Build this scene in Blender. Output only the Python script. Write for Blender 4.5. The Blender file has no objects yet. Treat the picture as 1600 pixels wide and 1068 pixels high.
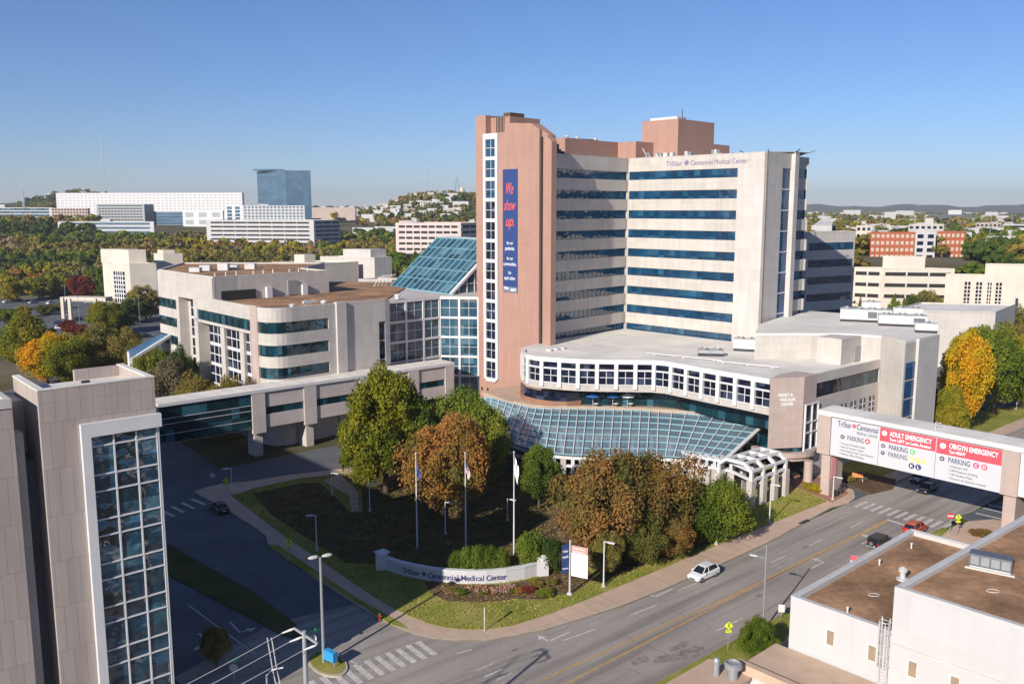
import bpy, math, random
import numpy as np
from mathutils import Vector, Matrix
random.seed(7); RNG = np.random.default_rng(11)
sc = bpy.context.scene
COL = sc.collection

# ------------------------------------------------------------------ camera, sky, sun, exposure
F, HC, PITCH = 1380.0, 46.0, math.radians(8.6)
CP, SP = math.cos(PITCH), math.sin(PITCH)
cam_d = bpy.data.cameras.new('camera'); cam = bpy.data.objects.new('camera', cam_d); COL.objects.link(cam)
cam.location = (0, 0, HC); cam.rotation_euler = (math.radians(90) - PITCH, 0, 0)
cam_d.sensor_width = 36; cam_d.lens = 36 * F / 1600; cam_d.clip_start = 1; cam_d.clip_end = 30000
sc.camera = cam
SUN_AZ, SUN_EL = 32.5, 26.0                     # heading of the light, elevation of the sun
w = bpy.data.worlds.new('World'); sc.world = w; w.use_nodes = True
nt = w.node_tree; bg = nt.nodes['Background']
sky = nt.nodes.new('ShaderNodeTexSky'); sky.sky_type = 'NISHITA'; sky.sun_disc = False
sky.sun_elevation = math.radians(SUN_EL); sky.sun_rotation = math.radians(SUN_AZ + 180)
sky.altitude = 200; sky.air_density = 1.0; sky.dust_density = 0.0; sky.ozone_density = 7.0
wb_mix = nt.nodes.new('ShaderNodeMix'); wb_mix.data_type = 'RGBA'; wb_mix.blend_type = 'MULTIPLY'; wb_mix.inputs[0].default_value = 1
wb_mix.inputs[7].default_value = (1.0, 0.98, 1.12, 1)          # camera white balance of the sky
nt.links.new(sky.outputs[0], wb_mix.inputs[6]); nt.links.new(wb_mix.outputs[2], bg.inputs[0]); bg.inputs[1].default_value = 0.049
sl = bpy.data.lights.new('sun', 'SUN'); so = bpy.data.objects.new('sun', sl); COL.objects.link(so)
sl.energy = 3.3; sl.angle = math.radians(0.5); sl.color = (1.0, 0.94, 0.855)
a = math.radians(SUN_AZ); e = math.radians(SUN_EL)
so.rotation_euler = Vector((math.sin(a)*math.cos(e), math.cos(a)*math.cos(e), -math.sin(e))).to_track_quat('-Z', 'Y').to_euler()
so.location = (-60, -90, 120)
sc.view_settings.view_transform = 'Standard'; sc.view_settings.look = 'None'
sc.view_settings.exposure = 1.0; sc.view_settings.gamma = 1.0
try:
    sc.cycles.max_bounces = 6; sc.cycles.transparent_max_bounces = 12; sc.cycles.use_denoising = True
except Exception: pass

# ------------------------------------------------------------------ survey: photo pixel -> place in the world
def ray(px, py):
    u = (px-800)/F; v = (py-534)/F
    return (u, CP-SP*v, -(SP+CP*v))
def G(px, py, z=0.0):
    d = ray(px, py); t = (z-HC)/d[2]; return (d[0]*t, d[1]*t)
def AT(px, py, dep):
    d = ray(px, py); return (d[0]*dep, d[1]*dep), HC+d[2]*dep
def TOPZ(P, py):
    v = (py-534)/F; return HC + P[1]*(SP+v*CP)/(-CP+v*SP)
def ln(P, az, s):
    a = math.radians(az); return (P[0]+math.sin(a)*s, P[1]+math.cos(a)*s)
def smooth(t):
    t = min(1, max(0, t)); return t*t*(3-2*t)

def hill(x, y, px, dep, h, sx, sy, r0=0):
    u = (px-800)/F; cx, cy = u*dep, CP*dep
    L = math.hypot(cx, cy); fx, fy = cx/L, cy/L
    dx, dy = x-cx, y-cy; f = dx*fx+dy*fy; s = dx*fy-dy*fx
    return h*math.exp(-0.5*(s/sx)**2-0.5*(f/sy)**2)
def terrain(x, y):
    r = math.hypot(x, y); a = math.degrees(math.atan2(x, y))
    if y < 0: return 0.0
    wr = smooth((a-9)/9)
    zl = 27*smooth((r-530)/550); zr = 22*smooth((r-225)/250)
    z = zl*(1-wr)+zr*wr
    z += hill(x, y, 150, 1900, 38, 70, 160) + hill(x, y, 238, 2000, 32, 26, 90) + hill(x, y, 20, 2000, 26, 150, 200) + hill(x,y,430,2600,16,700,300)
    z += hill(x, y, 745, 1500, 29, 95, 170) + hill(x, y, 655, 1450, 16, 55, 120)
    if r > 3500:
        k = smooth((r-5600)/1800)*smooth((a-8)/8)
        z += k*(45+9*math.sin(a*1.1)+5*math.sin(a*2.7+1)+3*math.sin(a*6.3))
    return z
def GT(px, py, dmin=120, dmax=9000):
    d = ray(px, py); t = dmin
    while t < dmax:
        x, y, z = d[0]*t, d[1]*t, HC+d[2]*t
        if z <= terrain(x, y): return (x, y, terrain(x, y))
        t *= 1.006
    return (d[0]*t, d[1]*t, terrain(d[0]*t, d[1]*t))

# ------------------------------------------------------------------ materials
MATS = {}
def new_mat(name):
    m = bpy.data.materials.new(name); m.use_nodes = True; MATS[name] = m
    return m, m.node_tree, m.node_tree.nodes['Principled BSDF']
def coords(nt, kind='Object'):
    return nt.nodes.new('ShaderNodeTexCoord').outputs[kind]
def noise(nt, vec, scale, detail=4, rough=0.55):
    n = nt.nodes.new('ShaderNodeTexNoise'); n.inputs['Scale'].default_value = scale
    n.inputs['Detail'].default_value = detail; n.inputs['Roughness'].default_value = rough
    nt.links.new(vec, n.inputs['Vector']); return n.outputs['Fac']
def ramp(nt, fac, stops):
    r = nt.nodes.new('ShaderNodeValToRGB'); el = r.color_ramp.elements
    while len(el) < len(stops): el.new(0.5)
    for i, (p, c) in enumerate(stops):
        el[i].position = p; el[i].color = (*c, 1) if len(c) == 3 else c
    nt.links.new(fac, r.inputs[0]); return r.outputs[0]
def mixc(nt, fac, a, b, mode='MIX'):
    m = nt.nodes.new('ShaderNodeMix'); m.data_type = 'RGBA'; m.blend_type = mode
    for s, v in ((m.inputs[0], fac), (m.inputs[6], a), (m.inputs[7], b)):
        if hasattr(v, 'is_linked') or hasattr(v, 'links'): nt.links.new(v, s)
        elif isinstance(v, (int, float)): s.default_value = v
        else: s.default_value = (*v, 1)
    return m.outputs[2]
def bump(nt, b, h, strength=0.2, dist=0.05):
    n = nt.nodes.new('ShaderNodeBump'); n.inputs['Strength'].default_value = strength; n.inputs['Distance'].default_value = dist
    nt.links.new(h, n.inputs['Height']); nt.links.new(n.outputs[0], b.inputs['Normal'])
def sc3(c, k): return tuple(min(1, v*k) for v in c)

def simple(name, c, rough=0.7, metal=0.0, var=0.12, scale=0.6, spec=0.4, var2=0.06):
    m, nt, b = new_mat(name)
    v = coords(nt); n1 = noise(nt, v, scale, 5); n2 = noise(nt, v, scale*9, 3)
    c1 = ramp(nt, n1, [(0.3, sc3(c, 1-var)), (0.7, sc3(c, 1+var))])
    c2 = ramp(nt, n2, [(0.3, (1-var2,)*3), (0.7, (1,)*3)])
    nt.links.new(mixc(nt, 1.0, c1, c2, 'MULTIPLY'), b.inputs['Base Color'])
    b.inputs['Roughness'].default_value = rough; b.inputs['Metallic'].default_value = metal
    b.inputs['Specular IOR Level'].default_value = spec
    return m
def plain(name, c, rough=0.5, metal=0.0, emit=None):
    m, nt, b = new_mat(name); b.inputs['Base Color'].default_value = (*c, 1)
    b.inputs['Roughness'].default_value = rough; b.inputs['Metallic'].default_value = metal
    return m
def panelled(name, c, bw=3.0, bh=1.47, mortar=0.02, dark=0.75, var=0.10, rough=0.8, offset=0.0):
    """precast / stone cladding with joints, streaks and panel-to-panel tone"""
    m, nt, b = new_mat(name); uv = coords(nt, 'UV')
    br = nt.nodes.new('ShaderNodeTexBrick'); nt.links.new(uv, br.inputs['Vector'])
    br.offset = offset; br.squash = 1
    for k, v in (('Scale', 1.0), ('Mortar Size', mortar), ('Mortar Smooth', 0.3), ('Bias', 0.0), ('Brick Width', bw), ('Row Height', bh)):
        br.inputs[k].default_value = v
    br.inputs['Color1'].default_value = (*sc3(c, 1-var*0.4), 1); br.inputs['Color2'].default_value = (*sc3(c, 1+var*0.4), 1)
    br.inputs['Mortar'].default_value = (*sc3(c, dark), 1)
    mp = nt.nodes.new('ShaderNodeMapping'); mp.inputs['Scale'].default_value = (1.0, 0.12, 1); nt.links.new(uv, mp.inputs[0])
    st = noise(nt, mp.outputs[0], 0.9, 5); big = noise(nt, uv, 0.09, 4)
    s1 = ramp(nt, st, [(0.35, (1-var*0.9,)*3), (0.62, (1,)*3)])
    s2 = ramp(nt, big, [(0.3, (1-var,)*3), (0.7, (1,)*3)])
    col = mixc(nt, 1, mixc(nt, 1, br.outputs['Color'], s1, 'MULTIPLY'), s2, 'MULTIPLY')
    nt.links.new(col, b.inputs['Base Color']); b.inputs['Roughness'].default_value = rough
    b.inputs['Specular IOR Level'].default_value = 0.3
    return m
def glassy(name, c, c2=None, pw=1.5, ph=1.9, rough=0.04, wav=0.03, ior=1.9, metal=0.0, vary=1.0):
    """coated window glass: strong sky reflection, dark tinted body, pane-to-pane variation, slight waviness"""
    m, nt, b = new_mat(name); uv = coords(nt, 'UV')
    dv = nt.nodes.new('ShaderNodeVectorMath'); dv.operation = 'DIVIDE'; dv.inputs[1].default_value = (pw, ph, 1); nt.links.new(uv, dv.inputs[0])
    fl = nt.nodes.new('ShaderNodeVectorMath'); fl.operation = 'FLOOR'; nt.links.new(dv.outputs[0], fl.inputs[0])
    wn = nt.nodes.new('ShaderNodeTexWhiteNoise'); wn.noise_dimensions = '3D'; nt.links.new(fl.outputs[0], wn.inputs['Vector'])
    c2 = c2 or sc3(c, 2.2)
    col = ramp(nt, wn.outputs['Value'], [(0.0, sc3(c, .5)), (0.35, c), (0.6, sc3(c, 1.3)), (0.8, c2), (0.93, tuple(v*1.5+.02 for v in c2)), (1.0, sc3(c, .4))])
    nt.links.new(col, b.inputs['Base Color']); b.inputs['Roughness'].default_value = rough
    if vary < 1: nt.links.new(mixc(nt, vary, c, col), b.inputs['Base Color'])
    b.inputs['IOR'].default_value = ior; b.inputs['Metallic'].default_value = metal
    n = noise(nt, coords(nt), 0.35, 2); bump(nt, b, n, wav*6, 0.6)
    return m

precast = panelled('precast_cream', (0.54, 0.495, 0.445), 3.0, 1.47, 0.03, 0.82, 0.13)
precast2 = panelled('precast_pale', (0.55, 0.505, 0.465), 2.6, 2.21, 0.045, 0.84, 0.10)
podium_m = panelled('podium_stone', (0.51, 0.455, 0.41), 2.0, 1.0, 0.012, 0.82, 0.12)
pinkst = panelled('pink_stone', (0.46, 0.36, 0.315), 2.2, 1.1, 0.012, 0.82, 0.10)
office_m = panelled('office_stone', (0.44, 0.37, 0.33), 0.92, 3.72, 0.018, 0.55, 0.14, offset=0.5)
brick = panelled('brick_salmon', (0.42, 0.245, 0.19), 1.1, 0.36, 0.025, 0.80, 0.10)
brickr = panelled('brick_red', (0.42, 0.12, 0.06), 0.8, 0.3, 0.02, 0.85, 0.15)
white_m = simple('white_metal', (0.62, 0.61, 0.605), 0.45, 0, 0.05, 0.5)
whitewall = panelled('white_render', (0.52, 0.50, 0.49), 5.0, 3.2, 0.008, 0.9, 0.06)
grey_m = simple('grey_metal', (0.32, 0.33, 0.34), 0.45, 0.3, 0.1)
dark_m = simple('dark_metal', (0.04, 0.04, 0.045), 0.5, 0.2, 0.1)
unit_m = simple('unit_metal', (0.55, 0.54, 0.52), 0.5, 0.1, 0.12)
unitdark_m = simple('dark_unit_metal', (0.13, 0.14, 0.16), 0.5, 0.2, 0.12)
bridge_m = panelled('bridge_concrete', (0.52, 0.46, 0.42), 6.0, 1.6, 0.012, 0.8, 0.10)
membrane = panelled('roof_membrane', (0.76, 0.71, 0.64), 9.0, 2.4, 0.04, 0.86, 0.16)
gravel = simple('roof_ballast', (0.38, 0.22, 0.125), 0.95, 0, 0.45, 0.16, 0.1, 0.35)
gravel_dark = simple('roof_ballast_dark', (0.16, 0.10, 0.07), 0.95, 0, 0.2, 0.2, 0.1, 0.2)
glass_t = glassy('tower_glass', (0.006, 0.045, 0.10), (0.012, 0.085, 0.15), 1.5, 4.42, vary=.6)
glass_d = glassy('dark_glass', (0.008, 0.010, 0.022), (0.02, 0.03, 0.06), 1.1, 1.1, ior=1.6)
glass_g = glassy('green_glass', (0.004, 0.022, 0.03), (0.01, 0.06, 0.085), 1.5, 2.0, ior=1.7)
glass_o = glassy('office_glass', (0.008, 0.036, 0.065), (0.03, 0.085, 0.12), 1.75, 1.86, ior=1.9, wav=0.3)
glass_a = glassy('atrium_glass', (0.03, 0.078, 0.115), (0.06, 0.12, 0.155), 2.2, 2.2, ior=1.55, wav=0.12)
glass_b = glassy('blue_glass', (0.06, 0.12, 0.18), (0.09, 0.16, 0.22), 6, 3.8, rough=0.15, ior=1.8, vary=0.25)
glass_s = glassy('stair_glass', (0.006, 0.05, 0.13), (0.01, 0.07, 0.17), 3.6, 4.42, ior=1.4)
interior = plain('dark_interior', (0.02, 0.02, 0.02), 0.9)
road_m, nt, b = new_mat('asphalt'); v = coords(nt)
n1 = noise(nt, v, 0.06, 6, 0.6); n2 = noise(nt, v, 2.5, 5, 0.7)
mp = nt.nodes.new('ShaderNodeMapping'); mp.inputs['Rotation'].default_value = (0, 0, math.radians(49-90)); nt.links.new(v, mp.inputs[0])
mp2 = nt.nodes.new('ShaderNodeMapping'); mp2.inputs['Scale'].default_value = (0.03, 0.9, 1); nt.links.new(mp.outputs[0], mp2.inputs[0])
n3 = noise(nt, mp2.outputs[0], 0.7, 3)
c = ramp(nt, n1, [(0.3, (0.28, 0.245, 0.215)), (0.7, (0.37, 0.325, 0.285))])
c = mixc(nt, 1, c, ramp(nt, n2, [(0.3, (0.86,)*3), (0.7, (1.03,)*3)]), 'MULTIPLY')
c = mixc(nt, 1, c, ramp(nt, n3, [(0.35, (0.70,)*3), (0.55, (1.0,)*3)]), 'MULTIPLY')
nt.links.new(c, b.inputs['Base Color']); b.inputs['Roughness'].default_value = 0.9; b.inputs['Specular IOR Level'].default_value = 0.2
drive_m = simple('shade_dark_asphalt', (0.11, 0.115, 0.125), 0.9, 0, 0.2, 0.15, 0.2)  # asphalt colour darkened to keep the side street's shadow deep
crack_m = simple('crack_sealant', (0.14, 0.125, 0.11), 0.9)
patch_m = simple('tar_patch', (0.235, 0.205, 0.18), 0.9, 0, 0.4, 1.5, 0.2)
walk_m = panelled('sidewalk_concrete', (0.54, 0.39, 0.285), 1.5, 1.5, 0.03, 0.75, 0.12)
kerb_m = simple('kerb_concrete', (0.42, 0.36, 0.28), 0.9, 0, 0.15, 1.0)
paver_m = panelled('brick_pavers', (0.36, 0.19, 0.12), 0.5, 0.25, 0.02, 0.7, 0.2)
paint_w = simple('road_paint_white', (0.55, 0.51, 0.47), 0.8, 0, 0.25, 2.0, 0.3, 0.25)
paint_y = simple('road_paint_yellow', (0.50, 0.30, 0.10), 0.8, 0, 0.2, 1.5, 0.3, 0.25)
mulch_m = simple('mulch', (0.14, 0.085, 0.05), 1.0, 0, 0.3, 0.8, 0.1, 0.35)
shade_litter_m = simple('shade_leaf_litter', (0.095, 0.065, 0.03), 1.0, 0, 0.45, 0.5, 0.1, 0.4)  # brown leaf litter, toned dark so the shaded lawn reads deeper
def grassy(name, lo, mid, hi, s=0.12):
    m, nt, b = new_mat(name); v = coords(nt)
    n1 = noise(nt, v, s, 6, 0.6); n2 = noise(nt, v, 5.0, 4, 0.7)
    c = ramp(nt, n1, [(0.32, lo), (0.5, mid), (0.68, hi)])
    c = mixc(nt, 1, c, ramp(nt, n2, [(0.3, (0.6,)*3), (0.7, (1.15,)*3)]), 'MULTIPLY')
    nt.links.new(c, b.inputs['Base Color']); b.inputs['Roughness'].default_value = 1; b.inputs['Specular IOR Level'].default_value = 0.1
    bump(nt, b, n2, 0.5, 0.05); return m
median_m = grassy('shade_dark_grass', (0.045, 0.06, 0.018), (0.07, 0.08, 0.025), (0.10, 0.10, 0.035), 0.2)  # grass with the side street's shade darkened into its colour
lawn_m = grassy('lawn_grass', (0.16, 0.19, 0.03), (0.26, 0.255, 0.05), (0.38, 0.30, 0.10), 0.16)
ground_m = grassy('open_ground', (0.06, 0.065, 0.025), (0.115, 0.10, 0.05), (0.20, 0.17, 0.12), 0.012)
def leafy(name, dk, md, lt, s=0.15):
    m, nt, b = new_mat(name); v = coords(nt)
    oi = nt.nodes.new('ShaderNodeObjectInfo'); geo = nt.nodes.new('ShaderNodeNewGeometry')
    n0 = noise(nt, geo.outputs['Position'], 0.035, 2); n1 = noise(nt, geo.outputs['Position'], s, 2)
    av = nt.nodes.new('ShaderNodeMix'); av.inputs[0].default_value = 0.5; nt.links.new(n1, av.inputs[2]); nt.links.new(n0, av.inputs[3]); n1 = av.outputs[0]; n2 = noise(nt, geo.outputs['Position'], 1.2, 3)
    c = ramp(nt, n1, [(0.36, dk), (0.5, md), (0.64, lt)])
    c = mixc(nt, 1, c, ramp(nt, n2, [(0.3, (0.7,)*3), (0.7, (1.2,)*3)]), 'MULTIPLY')
    c = mixc(nt, 1, c, ramp(nt, oi.outputs['Random'], [(0, (0.72, 0.78, 0.7)), (0.5, (1, 1, 1)), (1, (1.15, 1.05, 0.9))]), 'MULTIPLY')
    tr = nt.nodes.new('ShaderNodeBsdfTranslucent'); mx = nt.nodes.new('ShaderNodeMixShader'); mx.inputs[0].default_value = 0.25
    nt.links.new(c, b.inputs['Base Color']); nt.links.new(c, tr.inputs[0]); b.inputs['Roughness'].default_value = 0.85; b.inputs['Specular IOR Level'].default_value = 0.1
    out = nt.nodes['Material Output']
    nt.links.new(b.outputs[0], mx.inputs[1]); nt.links.new(tr.outputs[0], mx.inputs[2]); nt.links.new(mx.outputs[0], out.inputs[0])
    return m
leaf = dict(
 green=leafy('leaf_green', (0.055, 0.10, 0.014), (0.12, 0.17, 0.02), (0.22, 0.235, 0.03)),
 yellowgreen=leafy('leaf_yellow_green', (0.11, 0.15, 0.014), (0.25, 0.24, 0.02), (0.40, 0.29, 0.03)),
 olive=leafy('leaf_olive', (0.09, 0.10, 0.025), (0.19, 0.17, 0.04), (0.31, 0.225, 0.06)),
 dark=leafy('leaf_dark_green', (0.032, 0.065, 0.016), (0.065, 0.105, 0.022), (0.13, 0.155, 0.03)),
 rust=leafy('leaf_rust', (0.12, 0.12, 0.03), (0.28, 0.155, 0.045), (0.44, 0.19, 0.055), 0.2),
 orange=leafy('leaf_orange', (0.24, 0.13, 0.012), (0.42, 0.17, 0.012), (0.50, 0.22, 0.015)),
 gold=leafy('leaf_gold', (0.24, 0.26, 0.015), (0.46, 0.34, 0.015), (0.72, 0.31, 0.012), 0.14),
 red=leafy('leaf_red', (0.12, 0.025, 0.015), (0.20, 0.045, 0.025), (0.27, 0.07, 0.04)),
 bare=leafy('twig_brown', (0.14, 0.12, 0.075), (0.22, 0.18, 0.11), (0.29, 0.23, 0.13)))
bark_m = simple('bark', (0.11, 0.075, 0.05), 0.95, 0, 0.3, 3.0, 0.1)

# ------------------------------------------------------------------ mesh builder
def tag(o, label=None, cat=None, group=None, kind=None):
    if label: o['label'] = label
    if cat: o['category'] = cat
    if group: o['group'] = group
    if kind: o['kind'] = kind
    return o
def thing(name, loc, label, cat, group=None, rz=0.0):
    o = bpy.data.objects.new(name, None); COL.objects.link(o)
    o.location = loc; o.rotation_euler = (0, 0, rz); o.empty_display_size = 0.5
    return tag(o, label, cat, group)
class Pl:
    """vertical reference plane: az = heading to the viewer's right, normal faces the viewer"""
    def __init__(s, A, az):
        s.A = A; a = math.radians(az); s.d = (math.sin(a), math.cos(a)); s.n = (s.d[1], -s.d[0]); s.az = az
    def p(s, u, n, z): return (s.A[0]+s.d[0]*u+s.n[0]*n, s.A[1]+s.d[1]*u+s.n[1]*n, z)
    def xy(s, u, n=0): return s.p(u, n, 0)[:2]
    def px(s, px, py):
        d = ray(px, py); ex, ey = s.d; A = s.A
        t = (A[0]*ey-A[1]*ex)/(d[0]*ey-d[1]*ex)
        return ((t*d[0]-A[0])*ex+(t*d[1]-A[1])*ey, HC+t*d[2])
class MB:
    def __init__(s): s.v = []; s.f = []
    def add(s, vs, fs):
        b = len(s.v); s.v += [tuple(q) for q in vs]; s.f += [tuple(i+b for i in f) for f in fs]; return s
    def prism(s, pts, z0, z1, top=True, bot=True):
        pts = [tuple(p[:2]) for p in pts]; n = len(pts)
        ar = sum(pts[i][0]*pts[(i+1) % n][1]-pts[(i+1) % n][0]*pts[i][1] for i in range(n))
        if ar < 0: pts = pts[::-1]
        zz0 = z0 if callable(z0) else (lambda x, y: z0); zz1 = z1 if callable(z1) else (lambda x, y: z1)
        vs = [(x, y, zz0(x, y)) for x, y in pts]+[(x, y, zz1(x, y)) for x, y in pts]
        fs = [(i, (i+1) % n, n+(i+1) % n, n+i) for i in range(n)]
        if bot: fs.append(tuple(range(n-1, -1, -1)))
        if top: fs.append(tuple(range(n, 2*n)))
        return s.add(vs, fs)
    def box(s, pl, u0, u1, n0, n1, z0, z1):
        return s.prism([pl.xy(u0, n0), pl.xy(u1, n0), pl.xy(u1, n1), pl.xy(u0, n1)], z0, z1)
    def abox(s, x0, x1, y0, y1, z0, z1):
        return s.prism([(x0, y0), (x1, y0), (x1, y1), (x0, y1)], z0, z1)
    def slab(s, pl, poly, n0, n1):
        """polygon of (u, z) in a vertical plane, thickened from n0 to n1"""
        n = len(poly); ar = sum(poly[i][0]*poly[(i+1) % n][1]-poly[(i+1) % n][0]*poly[i][1] for i in range(n))
        if ar < 0: poly = poly[::-1]
        if n0 > n1: n0, n1 = n1, n0
        vs = [pl.p(u, n1, z) for u, z in poly]+[pl.p(u, n0, z) for u, z in poly]
        fs = [tuple(range(n)), tuple(range(2*n-1, n-1, -1))]+[((i+1) % n, i, n+i, n+(i+1) % n) for i in range(n)]
        return s.add(vs, fs)
    def sheet(s, quad, t=0.06):
        """planar 3D polygon given thickness t below it"""
        q = [Vector(p) for p in quad]; nn = (q[1]-q[0]).cross(q[2]-q[0]).normalized()
        if nn.z < 0: q = q[::-1]; nn = -nn
        n = len(q); vs = [tuple(p) for p in q]+[tuple(p-nn*t) for p in q]
        return s.add(vs, [tuple(range(n)), tuple(range(2*n-1, n-1, -1))]+[((i+1) % n, i, n+i, n+(i+1) % n) for i in range(n)])
    def bar(s, p, q, w, h=None, up=(0, 0, 1)):
        h = h or w; p = Vector(p); q = Vector(q); d = (q-p).normalized(); up = Vector(up)
        if abs(d.dot(up)) > 0.98: up = Vector((1, 0, 0))
        x = d.cross(up).normalized()*w/2; y = x.normalized().cross(d)*h/2
        vs = [p-x-y, p+x-y, p+x+y, p-x+y, q-x-y, q+x-y, q+x+y, q-x+y]
        return s.add(vs, [(0, 1, 2, 3), (7, 6, 5, 4), (1, 0, 4, 5), (2, 1, 5, 6), (3, 2, 6, 7), (0, 3, 7, 4)])
    def tube(s, pts, r, n=8, cap=True):
        pts = [Vector(p) for p in pts]; rs = r if isinstance(r, (list, tuple)) else [r]*len(pts); rings = []
        for i, p in enumerate(pts):
            d = (pts[min(i+1, len(pts)-1)]-pts[max(i-1, 0)]).normalized()
            up = Vector((0, 0, 1)) if abs(d.z) < 0.9 else Vector((1, 0, 0))
            x = d.cross(up).normalized(); y = x.cross(d)
            rings.append([p+(x*math.cos(t)+y*math.sin(t))*rs[i] for t in [2*math.pi*k/n for k in range(n)]])
        vs = [q for rr in rings for q in rr]; fs = []
        for i in range(len(pts)-1):
            for k in range(n):
                a, b2 = i*n+k, i*n+(k+1) % n; fs.append((a, b2, b2+n, a+n))
        if cap: fs += [tuple(range(n-1, -1, -1)), tuple(range((len(pts)-1)*n, len(pts)*n))]
        return s.add(vs, fs)
    def lathe(s, c, prof, n=16):
        vs = []; fs = []
        for r, z in prof: vs += [(c[0]+r*math.cos(2*math.pi*k/n), c[1]+r*math.sin(2*math.pi*k/n), c[2]+z) for k in range(n)]
        for i in range(len(prof)-1):
            for k in range(n):
                a, b2 = i*n+k, i*n+(k+1) % n; fs.append((a, b2, b2+n, a+n))
        fs += [tuple(range(n-1, -1, -1)), tuple(range((len(prof)-1)*n, len(prof)*n))]
        return s.add(vs, fs)
    def build(s, name, mat, parent=None, smooth=False, bevel=0, mats=None, fm=None):
        V = np.array(s.v, float)
        if parent is not None:
            bpy_loc = Vector((0, 0, 0)); p = parent
            while p is not None: bpy_loc += p.location; p = p.parent
            off = np.array(bpy_loc)
        else: off = np.array([V[:, 0].mean(), V[:, 1].mean(), V[:, 2].min()])
        V = V-off
        me = bpy.data.meshes.new(name); me.from_pydata(V.tolist(), [], s.f); me.materials.append(mat)
        if mats:
            for m_ in mats: me.materials.append(m_)
            me.polygons.foreach_set('material_index', fm)
        uvl = me.uv_layers.new(name='UVMap'); uv = np.zeros((len(me.loops), 2))
        for f in me.polygons:
            n = f.normal
            if abs(n.z) < 0.7:
                L = math.hypot(n.x, n.y) or 1; tx, ty = -n.y/L, n.x/L
                for li in f.loop_indices:
                    q = V[me.loops[li].vertex_index]+off; uv[li] = (q[0]*tx+q[1]*ty, q[2])
            else:
                for li in f.loop_indices:
                    q = V[me.loops[li].vertex_index]+off; uv[li] = (q[0]*0.7547+q[1]*0.656, -q[0]*0.656+q[1]*0.7547)
        uvl.data.foreach_set('uv', uv.ravel())
        o = bpy.data.objects.new(name, me); COL.objects.link(o)
        if parent is not None: o.parent = parent
        else: o.location = off
        if smooth: me.polygons.foreach_set('use_smooth', [True]*len(me.polygons))
        if bevel:
            md = o.modifiers.new('bevel', 'BEVEL'); md.width = bevel; md.segments = 2; md.limit_method = 'ANGLE'
        return o

def dup(root, loc, rz=0.0, label=None, group=None, scale=None):
    r = root.copy(); COL.objects.link(r); r.location = loc; r.rotation_euler = (0, 0, rz)
    if label: r['label'] = label
    if group: r['group'] = group
    if scale: r.scale = scale
    for ch in [c for c in bpy.data.objects if c.parent is root]:
        c = ch.copy(); COL.objects.link(c); c.parent = r
        for g in [q for q in bpy.data.objects if q.parent is ch]:
            d = g.copy(); COL.objects.link(d); d.parent = c
    return r

def text(s, mat, parent, pl, u, z, size, n=0.03, name='lettering', width=None, shear=0.0, align='LEFT', bold=0.0, ext=0.015):
    cu = bpy.data.curves.new('t', 'FONT'); cu.body = s; cu.size = size; cu.shear = shear; cu.extrude = ext; cu.offset = bold
    cu.align_x = align
    to = bpy.data.objects.new('t', cu); COL.objects.link(to); bpy.context.view_layer.update()
    me = bpy.data.meshes.new_from_object(to.evaluated_get(bpy.context.evaluated_depsgraph_get()))
    bpy.data.objects.remove(to); bpy.data.curves.remove(cu)
    V = np.zeros(len(me.vertices)*3); me.vertices.foreach_get('co', V); V = V.reshape(-1, 3)
    if len(V) == 0: return None
    if width:
        k = width/(V[:, 0].max()-V[:, 0].min())
        x0 = V[:, 0].min() if align == 'LEFT' else (V[:, 0].max()+V[:, 0].min())/2
        V[:, 0] = (V[:, 0]-x0)*k
    W = np.array([pl.p(u+q[0], n+q[2], z+q[1]) for q in V])
    loc = Vector((0, 0, 0)); p = parent
    while p is not None: loc += p.location; p = p.parent
    W = W-np.array(loc); me.vertices.foreach_set('co', W.ravel()); me.name = name
    me.materials.clear(); me.materials.append(mat)
    o = bpy.data.objects.new(name, me); COL.objects.link(o); o.parent = parent
    return o
def star(mat, parent, pl, u, z, r, n=0.03, name='emblem'):
    m = MB()
    for k in range(4):
        a = math.radians(45*k+22); dx, dz = math.cos(a), math.sin(a)
        w = r*0.16
        m.slab(pl, [(u-dx*r-dz*w, z-dz*r+dx*w), (u-dx*r+dz*w, z-dz*r-dx*w), (u+dx*r+dz*w, z+dz*r-dx*w), (u+dx*r-dz*w, z+dz*r+dx*w)], n+0.004*k, n+0.02+0.004*k)
    return m.build(name, mat, parent)

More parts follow.
